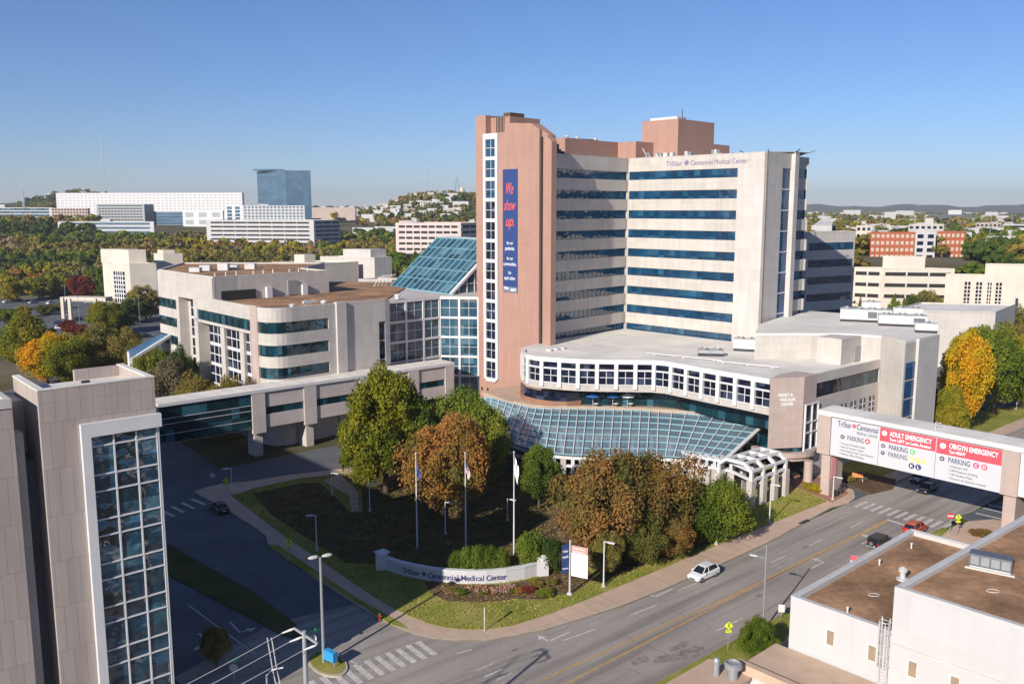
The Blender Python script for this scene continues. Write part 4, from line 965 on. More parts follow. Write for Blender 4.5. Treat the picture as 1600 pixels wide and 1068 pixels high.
# ------------------------------------------------------------------ left pedestrian bridge
b0 = G(403, 714); BR = Pl(b0, 49.0)
bl = thing('covered_bridge', (b0[0], b0[1], 0), 'long pale enclosed pedestrian bridge on concrete piers, glazed at its left end', 'bridge')
MB().box(BR, -17.8, 46.0, -5.2, 0.35, 12.2, 12.8).build('roof', membrane, bl)
MB().box(BR, -17.6, 45.8, -4.9, -0.3, 5.4, 12.2).build('wall', bridge_m, bl)
window(bl, BR, -17.6, -0.9, 5.6, 12.1, glass_g, 1, 1, None, 0, 0.0, 0.25)
wb = MB()
for zz in (7.2, 9.0, 10.0): wb.box(BR, -17.6, -0.9, 0.0, 0.08, zz-0.05, zz+0.05)
wb.build('window_bar', unit_m, bl)
EBR = Pl(BR.xy(-17.6, -4.9), 139.0)
window(bl, EBR, 0, 4.9, 5.6, 12.1, glass_b, 1, 1, None, 0, 0.1, 0.25)
for a_, b_ in ((2.2, 10.2), (12.4, 22.6), (24.8, 34.5), (36.5, 43.5)):
    MB().box(BR, a_, b_, -0.3, 0.02, 9.3, 12.2).box(BR, a_, b_, -0.3, 0.02, 5.4, 7.9).build('spandrel', bridge_m, bl)
    window(bl, BR, a_, b_, 7.9, 9.3, glass_g, 1, 1, None, 0, -0.15, 0.2)
for u in (0.7, 11.3, 23.7, 35.5, 44.8):
    MB().box(BR, u-1.5 if u < 40 else u-1.2, u+1.1, -0.3, 0.3, 4.6, 12.2).build('pier_box', bridge_m, bl)
    if u < 24: MB().box(BR, u-0.9, u+0.7, -3.6, -0.6, 0, 5.3).build('pier', bridge_m, bl)
MB().box(BR, -17.8, 46.0, 0.35, 0.36, 12.25, 12.75).build('fascia', white_m, bl)

# ------------------------------------------------------------------ right pedestrian bridge with wayfinding sign
r0 = (50.29, 137.75); SB_ = Pl(r0, 139.0)
br = thing('sign_bridge', (r0[0], r0[1], 0), 'enclosed pedestrian bridge over the road carrying a wide hospital direction sign', 'bridge')
MB().box(SB_, -1.6, 60, -5.0, 0.1, 13.3, 14.0).build('roof', membrane, br)
MB().box(SB_, -1.2, 60, -4.7, -0.5, 7.1, 13.3).build('wall', bridge_m, br)
MB().box(SB_, -1.3, 0.9, -0.5, 0.25, 7.0, 13.3).build('pier_box', pinkst, br)
MB().box(SB_, 26.4, 28.6, -0.5, 0.25, 7.0, 13.3).build('pier_box', pinkst, br)
MB().box(SB_, 28.6, 60, -0.5, -0.1, 7.1, 13.3).build('wall', white_m, br)
MB().box(SB_, -0.6, 0.9, -4.2, -0.2, 0.1, 7.0).build('pier', pinkst, br)
MB().box(SB_, 26.8, 28.4, -4.2, -0.2, 0.1, 7.0).build('pier', pinkst, br)
MB().box(SB_, -1.6, 60, 0.1, 0.14, 13.4, 13.9).build('fascia', white_m, br)
panel = MB().box(SB_, 0.95, 26.35, -0.1, 0.05, 7.05, 13.15).build('sign_panel', plain('sign_white', (0.52, 0.52, 0.54), 0.6), br)
redm = plain('sign_red', (0.56, 0.075, 0.10), 0.6); inkm = plain('sign_ink', (0.05, 0.05, 0.13), 0.6); gy = plain('sign_grey', (0.10, 0.10, 0.13), 0.6)
MB().box(SB_, 8.9, 17.3, 0.051, 0.06, 11.0, 13.1).build('header', redm, panel)
MB().box(SB_, 17.4, 26.3, 0.051, 0.06, 10.9, 13.1).build('header', redm, panel)
for u in (8.8, 17.35): MB().box(SB_, u-0.03, u+0.03, 0.051, 0.058, 7.1, 10.9).build('divider', gy, panel)
T_ = lambda s, u, z, h, wd=None, mt=inkm, **k: text(s, mt, panel, SB_, u, z, h, 0.07, width=wd, **k)
def disc(u, z, r, mt, ch=None, cm=whl):
    c = MB().slab(SB_, [(u+r*math.cos(t), z+r*math.sin(t)) for t in [2*math.pi*k/20 for k in range(20)]], 0.05, 0.066).build('letter_disc', mt, panel)
    if ch: text(ch, cm, c, SB_, u, z-r*0.5, r*1.5, 0.075, align='CENTER', bold=0.008)
T_('TriStar', 2.0, 12.0, 1.25, 2.3, bold=0.008); star(redm, panel, SB_, 4.75, 12.45, 0.38, 0.07); T_('Centennial', 5.2, 12.0, 1.25, 3.4, bold=0.008); T_('MEDICAL CENTER', 5.2, 11.25, 0.6, 3.3, gy)
disc(2.9, 10.4, 0.36, gy, '<'); T_('PARKING', 3.7, 10.05, 1.1, 2.7, gy, bold=0.008); disc(7.0, 10.45, 0.42, redm, 'A')
for k, s_ in enumerate(('\u2022 Women\'s Hospital Lobby', '\u2022 Heart & Vascular Center', '\u2022 Main Hospital, Patient Tower Entrance', '\u2022 Medical Office Building')):
    T_(s_, 2.5, 9.2-0.55*k, 0.42, (4.2, 4.0, 5.6, 4.0)[k], gy)
disc(9.6, 12.3, 0.4, whl, '+', redm); T_('ADULT EMERGENCY', 10.4, 12.0, 1.05, 6.3, whl, bold=0.015); T_('Turn LEFT on Leslie Avenue', 10.4, 11.3, 0.62, 6.2, whl, bold=0.015)
disc(9.5, 10.3, 0.33, gy, '<'); T_('PARKING', 10.4, 9.95, 1.05, 2.9, bold=0.008); disc(14.0, 10.3, 0.4, plain('sign_green', (0.12, 0.42, 0.14), 0.6), 'C')
disc(9.5, 9.2, 0.33, gy, '^'); T_('PARKING', 10.4, 8.85, 1.05, 2.9, gy, bold=0.008)
yl = plain('sign_yellow', (0.75, 0.52, 0.10), 0.6)
for k, ch in enumerate('DEF'): disc(13.9+0.85*k, 9.15, 0.38, yl, ch)
for k, ch in enumerate('KL'): disc(14.0+1.0*k, 8.15, 0.44, inkm, ch)
disc(18.3, 12.1, 0.42, whl, '>', redm); T_('OB/GYN EMERGENCY', 19.2, 11.95, 1.05, 6.6, whl, bold=0.015); T_('Turn RIGHT', 19.2, 11.25, 0.62, 2.3, whl, bold=0.015)
disc(18.3, 10.2, 0.36, gy, '>'); T_('PARKING', 19.2, 9.85, 1.1, 3.0, bold=0.008); pk = plain('sign_pink', (0.60, 0.05, 0.18), 0.6)
disc(23.0, 10.2, 0.42, pk, 'C'); disc(24.1, 10.2, 0.42, redm, 'D')
for k, s_ in enumerate(('\u2022 Children\'s E.R.', '\u2022 2400 Patterson Building', '\u2022 330 Medical Plaza', '\u2022 Women\'s & Children\'s Hospital')):
    T_(s_, 19.3, 9.2-0.58*k, 0.45, (2.7, 4.0, 3.4, 5.2)[k], gy)
MB().tube([SB_.p(16.6, -1, 14), SB_.p(16.6, -1, 15.1), SB_.p(17.4, -1, 15.1)], 0.06).build('roof_lamp', white_m, br)

# ------------------------------------------------------------------ white two-level building, lower right
wz = 9.0
a_ = G(1236, 930.5, wz); WF = Pl(a_, 137.5); WL = Pl(a_, 49.6)          # WF: facade to the camera-left; right edge goes away along 48
wb_ = thing('white_building', (a_[0]+10, a_[1], 0), 'white rendered two level building with brown ballast roofs and caged ladder', 'building')
back_u = WL.px(1437, 830)[0]
L1 = 60
MB().box(WF, 0, L1, -back_u, 0, 0, wz-0.7).build('wall', whitewall, wb_)
cp = MB().box(WF, 0, 30, -0.6, 0, wz-0.7, wz).box(WF, 0, 0.6, -back_u, -0.6, wz-0.7, wz).box(WF, 0.6, 30, -back_u, -back_u+0.6, wz-0.7, wz)
cp.build('parapet', whitewall, wb_)
MB().box(WF, 0.6, 30, -back_u+0.6, -0.6, wz-0.7, wz-0.5).build('roof', gravel, wb_)
MB().box(WF, -0.03, 0.25, -back_u-0.03, 0.0, wz, wz+0.06).box(WF, 0.25, 30, -back_u-0.03, -back_u+0.35, wz, wz+0.06).box(WF, 0.25, 30, -0.35, 0.03, wz, wz+0.06).build('coping', unit_m, wb_)
uu, zz_ = WF.px(1408, 919)
uu = uu; hz = 13.17
for _ in range(30):
    pass
WU = Pl(WF.xy(9.85), 137.5)
q1, q2 = G(1397, 918, hz), G(1586, 813.5, hz)
UL = Pl(WU.A, math.degrees(math.atan2(q2[0]-q1[0], q2[1]-q1[1])))          # left edge of the upper roof
def upoly(ins): return [WU.xy(ins*1.02, -ins+.06*(ins == 0)), UL.xy(60, ins), WU.xy(45, -60), WU.xy(45, -ins+.06*(ins == 0))]
MB().prism(upoly(0), wz-0.69, hz-0.6).build('upper_wall', whitewall, wb_)
uo, ui, uc = upoly(0), upoly(.6), upoly(.32)
MB().prism([uo[0], uo[3], ui[3], ui[0]], hz-0.6, hz).prism([uo[0], ui[0], ui[1], uo[1]], hz-0.6, hz).build('parapet', whitewall, wb_)
MB().prism(ui, hz-0.6, hz-0.4).build('roof', gravel, wb_)
MB().prism([uo[0], uo[3], uc[3], uc[0]], hz, hz+.07).prism([uo[0], uc[0], uc[1], uo[1]], hz, hz+.07).build('coping', unit_m, wb_)
MB().box(WU, 0, 45, 0.06, 0.14, wz-1.1, wz-0.95).build('wall_rail', unit_m, wb_)
tan = simple('tan_blind', (0.30, 0.22, 0.15), 0.6)
for px_, py_ in ((1297, 995), (1362, 1019), (1425, 1044), (1491, 1068), (1557, 1093)):
    u, z = WF.px(px_, py_)
    fr_ = MB().box(WF, u-0.45, u+0.45, 0.0, 0.08, z-0.78, z+0.78).build('window', simple('window_trim', (0.72, 0.68, 0.63), 0.6) if 'window_trim' not in MATS else MATS['window_trim'], wb_)
    MB().box(WF, u-0.28, u+0.4, 0.081, 0.1, z-0.7, z+0.7).build('blind', tan, fr_)
# ladder with safety cage
lu, lz = WF.px(1385, 1000); ld = MB()
for s_ in (-0.35, 0.35): ld.bar(WF.p(lu+s_, 0.35, 4.0), WF.p(lu+s_, 0.35, wz+1.3), 0.09)
for k in range(20): ld.bar(WF.p(lu-0.35, 0.35, 4.1+0.4*k*0.78), WF.p(lu+0.35, 0.35, 4.1+0.4*k*0.78), 0.05)
for k in range(5):
    zz = 5.8+1.05*k; pts = [WF.p(lu+0.5*math.cos(t), 0.35+0.75*math.sin(t), zz) for t in [math.pi*j/6 for j in range(7)]]; ld.tube(pts, 0.035, 5)
for j in range(1, 6):
    t = math.pi*j/6; ld.bar(WF.p(lu+0.5*math.cos(t), 0.35+0.75*math.sin(t), 5.8), WF.p(lu+0.5*math.cos(t), 0.35+0.75*math.sin(t), 10.0), 0.04)
ld.build('ladder', unit_m, wb_)
# lower peach-roofed annexe in front of it
la = thing('low_annexe', (a_[0]+2, a_[1]-8, 0), 'low flat annexe with a tan roof and thick kerb in the lower right corner', 'building')
lz_ = 3.6
tanr = simple('tan_roof', (0.50, 0.36, 0.26), 0.85, 0, 0.12, 0.5, 0.2)
LA = Pl(WF.xy(-1.2, 0.0), 137.5)
MB().box(LA, 0, 60, 0.3, 6.5, 0, lz_).build('wall', whitewall, la); MB().box(LA, 0, 60, 0.3, 6.5, lz_+0.01, lz_+0.2).build('roof', tanr, la)
MB().box(LA, -0.3, 60, 6.2, 6.9, lz_-0.3, lz_+0.65).build('kerb_beam', tanr, la)
MB().box(LA, -3.0, 1.2, 6.9, 18, 0, lz_-0.6).build('wall', whitewall, la); MB().box(LA, -3.2, 1.4, 6.8, 18, lz_-0.6, lz_-0.3).build('roof', tanr, la)
MB().box(LA, 1.4, 60, 6.9, 22, 0, 1.2).build('yard_deck', grey_m, la)
fanp = LA.xy(0.4, 8.3); MB().lathe((fanp[0], fanp[1], lz_-0.3), [(0.45, 0), (0.45, 1.0), (0.8, 1.1), (0.8, 1.5), (0.62, 1.6), (0.6, 1.4)], 18).build('exhaust_fan', grey_m, la)
fanp = LA.xy(-1.0, 8.9); MB().lathe((fanp[0], fanp[1], lz_-0.3), [(0.3, 0), (0.3, 1.4), (0.38, 1.45), (0.2, 1.7)], 14).build('flue', grey_m, la)
# roof clutter
def on_roof(px_, py_, z): return G(px_, py_, z)
q = on_roof(1512, 885, hz-0.4)
hv = thing('rooftop_hvac', (q[0], q[1], hz-0.4), 'dark grey rooftop unit on pale sleepers on the upper brown roof', 'air handler')
HV = Pl(q, 125)
MB().box(HV, 0, 3.6, -1.5, 0, hz-0.15, hz+0.95).build('casing', unitdark_m, hv, bevel=0.04)
for k in range(4): MB().box(HV, 0.2+0.85*k, 0.9+0.85*k, 0, 0.03, hz+0.0, hz+0.8).build('access_panel', grey_m, hv)
MB().box(HV, -0.2, 3.9, 0.15, 0.35, hz-0.4, hz-0.25).box(HV, 0.1, 3.5, -1.3, -0.2, hz-0.4, hz-0.15).build('sleeper', unit_m, hv)
q = on_roof(1410, 905, wz-0.5)
sv = thing('roof_turbine', (q[0], q[1], wz-0.5), 'squat pale roof ventilator on the lower brown roof by the parapet', 'roof vent')
MB().lathe((q[0], q[1], wz-0.5), [(0.6, 0), (0.6, 0.15), (0.28, 0.2), (0.28, 0.8), (0.45, 0.9), (0.45, 1.2), (0.1, 1.4)], 16).build('body', unit_m, sv)
for k, (px_, py_, z_, s_) in enumerate(((1424, 856, wz-0.5, 'small pale vent pipe near the far corner of the lower brown roof'), (1374, 882, wz-0.5, 'small pale vent pipe in the middle of the lower brown roof'), (1324, 957, wz-0.5, 'small pale vent pipe by the front parapet of the lower brown roof'))):
    q = on_roof(px_, py_, z_); o = MB().lathe((q[0], q[1], z_), [(0.09, 0), (0.09, 0.5), (0.14, 0.52), (0.14, 0.62), (0.02, 0.65)], 10).build('vent_pipe', white_m); tag(o, s_, 'vent pipe')
for (px_, py_, z_, s_) in ((1365, 929, wz-0.495, 'oval drain ring on the lower brown roof'), (1551, 923, hz-0.395, 'oval drain ring on the upper brown roof')):
    q = on_roof(px_, py_, z_); o = MB()
    pts = [(q[0]+0.55*math.cos(t), q[1]+0.35*math.sin(t), z_+0.03) for t in [2*math.pi*k/18 for k in range(19)]]
    o.tube(pts, 0.035, 5); tag(o.build('roof_drain', unit_m), s_, 'roof drain')

# ------------------------------------------------------------------ buildings behind
PLN = {}
def px_window(o, pl, x0, y0, x1, y1, gm, nx, nz, fm, bw=.12, n=.08):
    a_ = pl.px(x0, (y0+y1)/2)[0]; b_ = pl.px(x1, (y0+y1)/2)[0]; zt = pl.px((x0+x1)/2, y0)[1]; zb = pl.px((x0+x1)/2, y1)[1]
    return window(o, pl, a_, b_, zb, zt, gm, nx, nz, fm, bw, n)
def blk(name, label, cx, ytop, dep, lx, rx, z0=None, azr=47.0, azl=-43.0, wall=precast, gm=glass_d, roofm=membrane, fl_h=3.6, win=1.6, nf=None, top_gap=1.2,
        right='band', left='band', nR=6, nL=6, pent=None, cat='building', skipb=0, fin=0.0):
    """corner nearest the viewer at photo column cx; walls recede to columns lx and rx"""
    (x, y), zt = AT(cx, ytop, dep); z0 = terrain(x, y)-3 if z0 is None else z0
    R = Pl((x, y), azr); Lpl = Pl((x, y), azl+180)
    ur = max(1, R.px(rx, ytop)[0]) if rx > cx else 0
    ul_ = -Lpl.px(lx, ytop)[0] if lx < cx else 0
    ur = ur or 14; lr = ul_ if ul_ > 0 else 14
    o = thing(name, (x, y, z0), label, cat)
    R0 = Pl((x, y), azr); L0 = Pl(Lpl.xy(-lr), azl+180); PLN[label] = (R0, L0)
    c_ = [(x, y), R.xy(ur), (R.xy(ur)[0]+Lpl.d[0]*-lr, R.xy(ur)[1]+Lpl.d[1]*-lr), L0.xy(0)]
    MB().prism(c_, z0, zt-0.5).build('wall', wall, o)
    MB().prism([(p[0]*0.999+0.001*x, p[1]*0.999+0.001*y) for p in c_], zt-0.5, zt-0.42).build('roof', roofm, o)
    pp = MB()
    t = 0.4; cc = Vector(((c_[0][0]+c_[2][0])/2, (c_[0][1]+c_[2][1])/2))
    for i in range(4):
        a2, b2 = Vector(c_[i]), Vector(c_[(i+1) % 4]); ia, ib = a2+(cc-a2).normalized()*t*1.4, b2+(cc-b2).normalized()*t*1.4
        pp.prism([a2, b2, ib, ia], zt-0.5, zt)
    pp.build('parapet', wall, o)
    n = nf or int((zt-z0-top_gap)/fl_h)
    for pl, Lw, kind, nb in ((R0, ur, right, nR), (L0, lr, left, nL)):
        for k in range(skipb, n):
            z1 = zt-top_gap-fl_h*k
            if z1-win < z0+0.3: break
            if kind == 'band':
                window(o, pl, Lw*0.04, Lw*0.96, z1-win, z1, gm, 1, 1, None, 0, 0.06, 0.1)
                if fin:
                    f_ = MB()
                    for i in range(nb+1): f_.box(pl, Lw*0.04+Lw*0.92*i/nb-fin/2, Lw*0.04+Lw*0.92*i/nb+fin/2, 0.06, 0.2, z1-win, z1)
                    f_.build('pier', wall, o)
            elif kind == 'grid':
                for i in range(nb): window(o, pl, Lw*(i+0.2)/nb, Lw*(i+0.8)/nb, z1-win, z1, gm, 1, 1, None, 0, 0.05, 0.1)
            elif kind == 'glass':
                window(o, pl, 0.1, Lw-0.1, z1-fl_h+0.3, z1, gm, 1, 1, None, 0, 0.06, 0.1)
    if pent:
        f0, f1, g0, g1, ph = pent
        P = lambda a_, b_: (x+R.d[0]*ur*a_-Lpl.d[0]*lr*b_, y+R.d[1]*ur*a_-Lpl.d[1]*lr*b_)
        MB().prism([P(f0, g0), P(f1, g0), P(f1, g1), P(f0, g1)], zt-0.42, zt+ph).build('penthouse', wall, o)
    return o
cream = panelled('cream_render', (0.62, 0.55, 0.46), 5, 3, 0.01, 0.85, 0.08)
blk('glass_office', 'blue glass and pale band office building in the shade right of the tower', 1262, 362, 235, 1240, 1337, 0, azr=60, azl=-43, wall=precast2, gm=glass_t, fl_h=4.6, win=2.0, top_gap=3.0, nR=5)
blk('parking_garage', 'long cream parking garage with three dark ribbon openings behind the hospital', 1378, 418, 318, 1335, 1492, None, azr=100, azl=-60, wall=cream, gm=interior, fl_h=4.0, win=1.3, top_gap=1.6, pent=(0.2, 0.65, 0.15, 0.5, 4.2), fin=0.5, nR=3, nL=2, nf=3)
blk('white_clinic', 'white clinic with four narrow columns of dark windows at the right edge', 1500, 428, 288, 1478, 1590, None, azr=108, azl=-50, wall=cream, right='none', left='none')
wc = bpy.data.objects['white_clinic']; wp = PLN['white clinic with four narrow columns of dark windows at the right edge'][0]
for x0_, x1_ in ((1506, 1515), (1524, 1533), (1542, 1548), (1555, 1564)): px_window(wc, wp, x0_, 440+(x0_-1506)*.03, x1_, 482, glass_d, 2, 7, cream, .3)
blk('white_clinic_block', 'tall plain white block cut by the right edge beside the clinic', 1563, 412, 300, 1540, 1640, None, azr=108, azl=-50, wall=cream, right='none', left='none', roofm=gravel)
blk('flat_annexe', 'long plain flat roofed annexe with a pale door in front of the clinic', 1556, 487, 240, 1395, 1586, None, azr=40, azl=-78, wall=precast2, right='none', left='none')
blk('brick_apartments', 'orange brick apartment house with projecting bays left of the white stair block', 1430, 362, 440, 1361, 1432, None, azr=20, azl=-85, wall=brickr, gm=plain('pane_cream', (0.5, 0.42, 0.32), 0.5), fl_h=3.4, win=1.7, top_gap=1.3, left='grid', nL=9, right='none')
blk('white_stair_block', 'white block with grey windows between two orange brick wings', 1463, 361, 436, 1431, 1465, None, azr=20, azl=-85, wall=whitewall, gm=glass_d, fl_h=3.4, win=1.9, top_gap=1.6, left='grid', nL=2, right='none')
blk('brick_apartments', 'orange brick apartment house right of the white stair block', 1508, 361, 440, 1465, 1512, None, azr=20, azl=-85, wall=brickr, gm=MATS['pane_cream'], fl_h=3.4, win=1.7, top_gap=1.3, left='grid', nL=6, right='none')
blk('pale_house', 'pale townhouse peeking out left of the orange brick apartments', 1362, 352, 480, 1338, 1364, None, azr=20, azl=-85, wall=cream, left='grid', nL=3, right='none')
blk('townhouse', 'grey townhouse with steep white gable behind the white stair block', 1475, 350, 520, 1420, 1478, None, azr=20, azl=-85, wall=precast2, left='grid', nL=6, right='none', pent=(0.1, .8, .3, .55, 3.5))
blk('low_warehouse', 'low white roofed warehouse right behind the tower edge', 1300, 352, 560, 1268, 1302, None, azr=20, azl=-85, wall=whitewall, left='none', right='none')
blk('brick_offices', 'pinkish apartment building far right on the slope', 1565, 348, 700, 1525, 1568, None, azr=20, azl=-80, wall=pinkst, left='grid', nL=6, right='none')
blk('grey_apartments', 'grey and white apartment building at the far right edge', 1610, 350, 690, 1567, 1612, None, azr=20, azl=-80, wall=precast2, left='band', right='none')
blk('dark_warehouse', 'long low dark warehouse on the distant right plain', 1520, 335, 1400, 1452, 1522, None, azr=10, azl=-88, wall=unitdark_m, left='none', right='none')
blk('white_arena', 'bright white domed hall on the distant right plain', 1503, 328, 1800, 1482, 1505, None, azr=10, azl=-88, wall=white_m, left='none', right='none')
for k, (cx_, yt, dp, lx_) in enumerate(((1345, 328, 2000, 1318), (1428, 329, 2200, 1400), (1560, 331, 1900, 1540), (1400, 331, 1500, 1382))):
    blk('distant_shed', ('low white shed on the horizon just right of the tower', 'low pinkish shed on the horizon above the apartments', 'thin pale shed on the far right horizon', 'small pale shed on the horizon left of centre of the right plain')[k], cx_, yt, dp, lx_, cx_+2, None, azr=10, azl=-88, wall=whitewall, left='none', right='none', cat='shed')
# left background
blk('cream_clinic', 'cream stepped clinic with a corner panel of grid windows behind the medical wing', 202, 412, 400, 160, 244, 0, azr=60, azl=-60, wall=cream, gm=glass_d, fl_h=3.4, win=2.4, left='none', right='none', pent=(0.35, 1.0, 0.35, 1.4, 6.0))
px_window(bpy.data.objects['cream_clinic'], PLN['cream stepped clinic with a corner panel of grid windows behind the medical wing'][1], 179, 424, 196, 472, glass_d, 5, 7, white_m, .5)
blk('cream_penthouse_block', 'cream plant block with two boxes behind the clinic', 255, 396, 420, 240, 285, 0, azr=60, azl=-60, wall=cream, left='none', right='none', pent=(0.1, .7, .2, .8, 1.6))
blk('long_white_hotel', 'very long white building with regular rows of windows on the left horizon', 378, 301, 1150, 87, 381, None, azr=10, azl=-84, wall=white_m, gm=plain('pane_grey', (0.42, 0.39, 0.38), 0.4), fl_h=3.6, win=1.7, top_gap=2.2, left='grid', nL=46, right='none', nf=7)
blk('parking_deck', 'grey patterned parking deck in front of the long white building', 225, 319, 1000, 150, 240, None, azr=10, azl=-84, wall=grey_m, gm=interior, fl_h=3.2, win=1.2, top_gap=1, right='none', fin=.6, nL=14)
blk('pink_apartments', 'pinkish apartment block left of the patterned parking deck', 137, 325, 980, 80, 140, None, azr=10, azl=-84, wall=pinkst, gm=interior, fl_h=3.2, win=1.5, top_gap=1, left='grid', nL=12, right='none')
blk('teal_office', 'long teal glass office at the far left horizon', 82, 324, 1050, -60, 84, None, azr=10, azl=-84, wall=precast2, gm=glass_a, fl_h=3.6, win=2.4, top_gap=1, right='none')
blk('blue_wing', 'low blue glass wing between the deck and the white hall', 290, 330, 1010, 240, 292, None, azr=10, azl=-84, wall=grey_m, gm=glass_b, left='glass', right='none')
blk('white_hall', 'white hall with two wide window panels in front of the long white building', 348, 329, 960, 285, 350, None, azr=10, azl=-84, wall=white_m, gm=grey_m, fl_h=8, win=5, top_gap=2, left='grid', nL=3, right='none')
blk('grey_tower_block', 'white and blue office with vertical fins right of the long white building', 402, 321, 1000, 352, 404, None, azr=10, azl=-84, wall=white_m, gm=glass_b, left='grid', nL=4, win=3, fl_h=4, right='none')
gt = blk('glass_tower', 'curved blue glass office tower rising on the left horizon', 446, 266, 1050, 401, 485, None, azr=80, azl=-80, wall=glass_b, gm=glass_b, fl_h=3.8, win=3.2, top_gap=2.4, left='glass', right='glass', pent=(-.6, .3, .3, .6, 1.4))
blk('white_office_slab', 'white office slab with small windows at the foot of the glass tower', 474, 321, 960, 380, 476, None, azr=80, azl=-86, wall=whitewall, gm=glass_b, fl_h=3.3, win=1.8, top_gap=1, left='grid', nL=16, right='none', pent=(0, 1, .6, .75, 1.5))
blk('white_garage', 'two storey white garage with ribbon openings left of centre behind the trees', 490, 344, 720, 322, 531, None, azr=30, azl=-80, wall=whitewall, gm=interior, fl_h=3.4, win=1.4, top_gap=1.4, fin=.5, nL=8, nR=3)
blk('long_blue_office', 'low blue and white office strip rising above the left woods', 240, 346, 850, 90, 242, None, azr=10, azl=-84, wall=whitewall, gm=glass_b, fl_h=4, win=2, top_gap=1.2, right='none', pent=(0, 1, .45, .55, 2))
blk('pinkish_hall', 'long pinkish brick hall right of the glass tower', 555, 324, 1200, 486, 557, None, azr=10, azl=-84, wall=pinkst, left='none', right='none')
blk('pink_garage', 'pinkish three storey garage with rows of square openings left of the brick tower', 720, 348, 640, 618, 760, None, azr=30, azl=-80, wall=simple('pink_render', (0.62, 0.50, 0.46), 0.8), gm=interior, fl_h=4.1, win=1.7, top_gap=2.0, fin=.9, nL=8, nR=3)
blk('rear_clinic', 'pale stepped clinic roof behind the medical wing left of the atrium roof', 585, 402, 300, 500, 612, 0, azr=45, azl=-70, wall=precast2, left='none', right='none', pent=(.1, 1, .1, .6, 2.6))
blk('rear_block', 'low cream roofed block behind the brown roofs of the medical wing', 505, 411, 290, 425, 560, 0, azr=45, azl=-70, wall=cream, left='none', right='none', pent=(.2, .5, .5, .7, 2.5))
blk('rear_drum', 'low brown roofed block at the foot of the steep glass roof', 612, 437, 250, 560, 640, 0, azr=45, azl=-70, wall=precast2, roofm=gravel, left='none', right='none')
blk('drive_canopy', 'small cream portico with brown roof over the drive in the left car park', 160, 470, 372, 94, 176, 8.8, azr=20, azl=-82, wall=cream, left='none', right='none', roofm=gravel, cat='portico')
# legs of the portico
pc = [o for o in bpy.data.objects if o.name == 'drive_canopy'][0]
for px_ in (99, 110, 150, 165):
    (x_, y_), _z = AT(px_, 490, 373 if px_ in (99, 165) else 369)
    MB().abox(x_-0.6, x_+0.6, y_-0.6, y_+0.6, 0, 8.8).build('pier', cream, pc)
# hillside houses
hp_ = [(572, 320), (585, 318), (604, 322), (622, 312), (632, 316), (637, 324), (646, 307), (660, 306), (673, 306), (686, 304), (667, 318), (655, 318), (642, 331), (660, 333), (690, 296), (700, 295), (706, 300), (712, 297), (722, 320), (690, 320), (675, 330), (706, 330), (650, 296), (668, 293)]
hcol = [whitewall, cream, pinkst, precast2, grey_m]
wd_ = ['white', 'cream', 'pinkish', 'pale stone', 'grey']
for k, (px_, py_) in enumerate(hp_):
    random.seed(k); x, y, z = GT(px_, py_+6, 500); wdt = random.uniform(9, 13); sz = random.uniform(8, 11)*math.hypot(x, y)/1400
    o = thing('hillside_house', (x, y, z-2), None, 'house', 'houses on the hill left of the brick tower')
    o['label'] = '%s box-like house on the distant hill left of the brick tower' % wd_[k % 5]
    pl = Pl((x-wdt/2, y), 90); MB().box(pl, 0, wdt, -9, 0, z-2, z+sz).build('wall', hcol[k % 5], o)
    MB().box(pl, -0.4, wdt+0.4, -9.4, 0.4, z+sz+0.01, z+sz+0.5).build('roof', grey_m if k % 3 else whitewall, o)
    for i in range(3):
        for j in range(2): window(o, pl, wdt*(i+.2)/3, wdt*(i+.75)/3, z+1+j*sz*.45, z+3+j*sz*.45, glass_d, 1, 1, None, 0, 0.05, .1)
for k, (px_, py_, nm) in enumerate(((157, 291, 'white house standing on top of the left hill'), (180, 290, 'dark roofed house on top of the left hill'), (195, 292, 'pale house at the right shoulder of the left hill'))):
    (x, y), z = AT(px_, py_+3, 1850); z = terrain(x, y)+6; o = thing('hilltop_house', (x, y, z-14), nm, 'house'); pl = Pl((x-8, y), 90)
    MB().box(pl, 0, 16, -10, 0, z-14, z+4).build('wall', (whitewall, unitdark_m, cream)[k], o); MB().box(pl, -1, 17, -11, 1, z+4.01, z+5).build('roof', grey_m, o)
    for i in range(3): window(o, pl, 1.5+5*i, 4.5+5*i, z-1, z+2, glass_d, 1, 1, None, 0, 0.05, .1)
(x, y), z = AT(722, 304, 1480)
o = tag(MB().lathe((x, y, z-16), [(4, 0), (4, 26), (3.2, 27.5)], 16).build('water_tank', cream), 'cream cylindrical water tank on the hill left of the brick tower', 'water tank')
# masts on the skyline
def mast(name, px_, ytop, ybase, dep, label, wd=2.0, cat='mast'):
    (x, y), z1 = AT(px_, ytop, dep); z0 = AT(px_, ybase, dep)[1]; o = MB(); h = z1-z0
    for sx, sy in ((-1, -1), (1, -1), (1, 1), (-1, 1)): o.bar((x+sx*wd, y+sy*wd, z0), (x+sx*.2, y+sy*.2, z1), max(.35, dep*.0002))
    for k in range(7):
        t = k/7; r_ = wd*(1-t)+.2*t; t2 = (k+1)/7; r2 = wd*(1-t2)+.2*t2
        o.bar((x-r_, y-r_, z0+h*t), (x+r2, y-r2, z0+h*t2), .3)
    tag(o.build(name, grey_m), label, cat); return o
mast('radio_mast', 158, 215, 300, 1900, 'very tall thin radio mast above the left hill', 2)
mast('radio_mast', 668, 266, 305, 1480, 'thin radio mast on the hill left of the brick tower', 1.2)
mast('power_pylon', 714, 276, 303, 1500, 'steel lattice pylon on the hill close to the brick tower', 5, 'pylon')
mast('radio_mast', 35, 293, 325, 1050, 'pale slender mast above the far left office', 1.0)
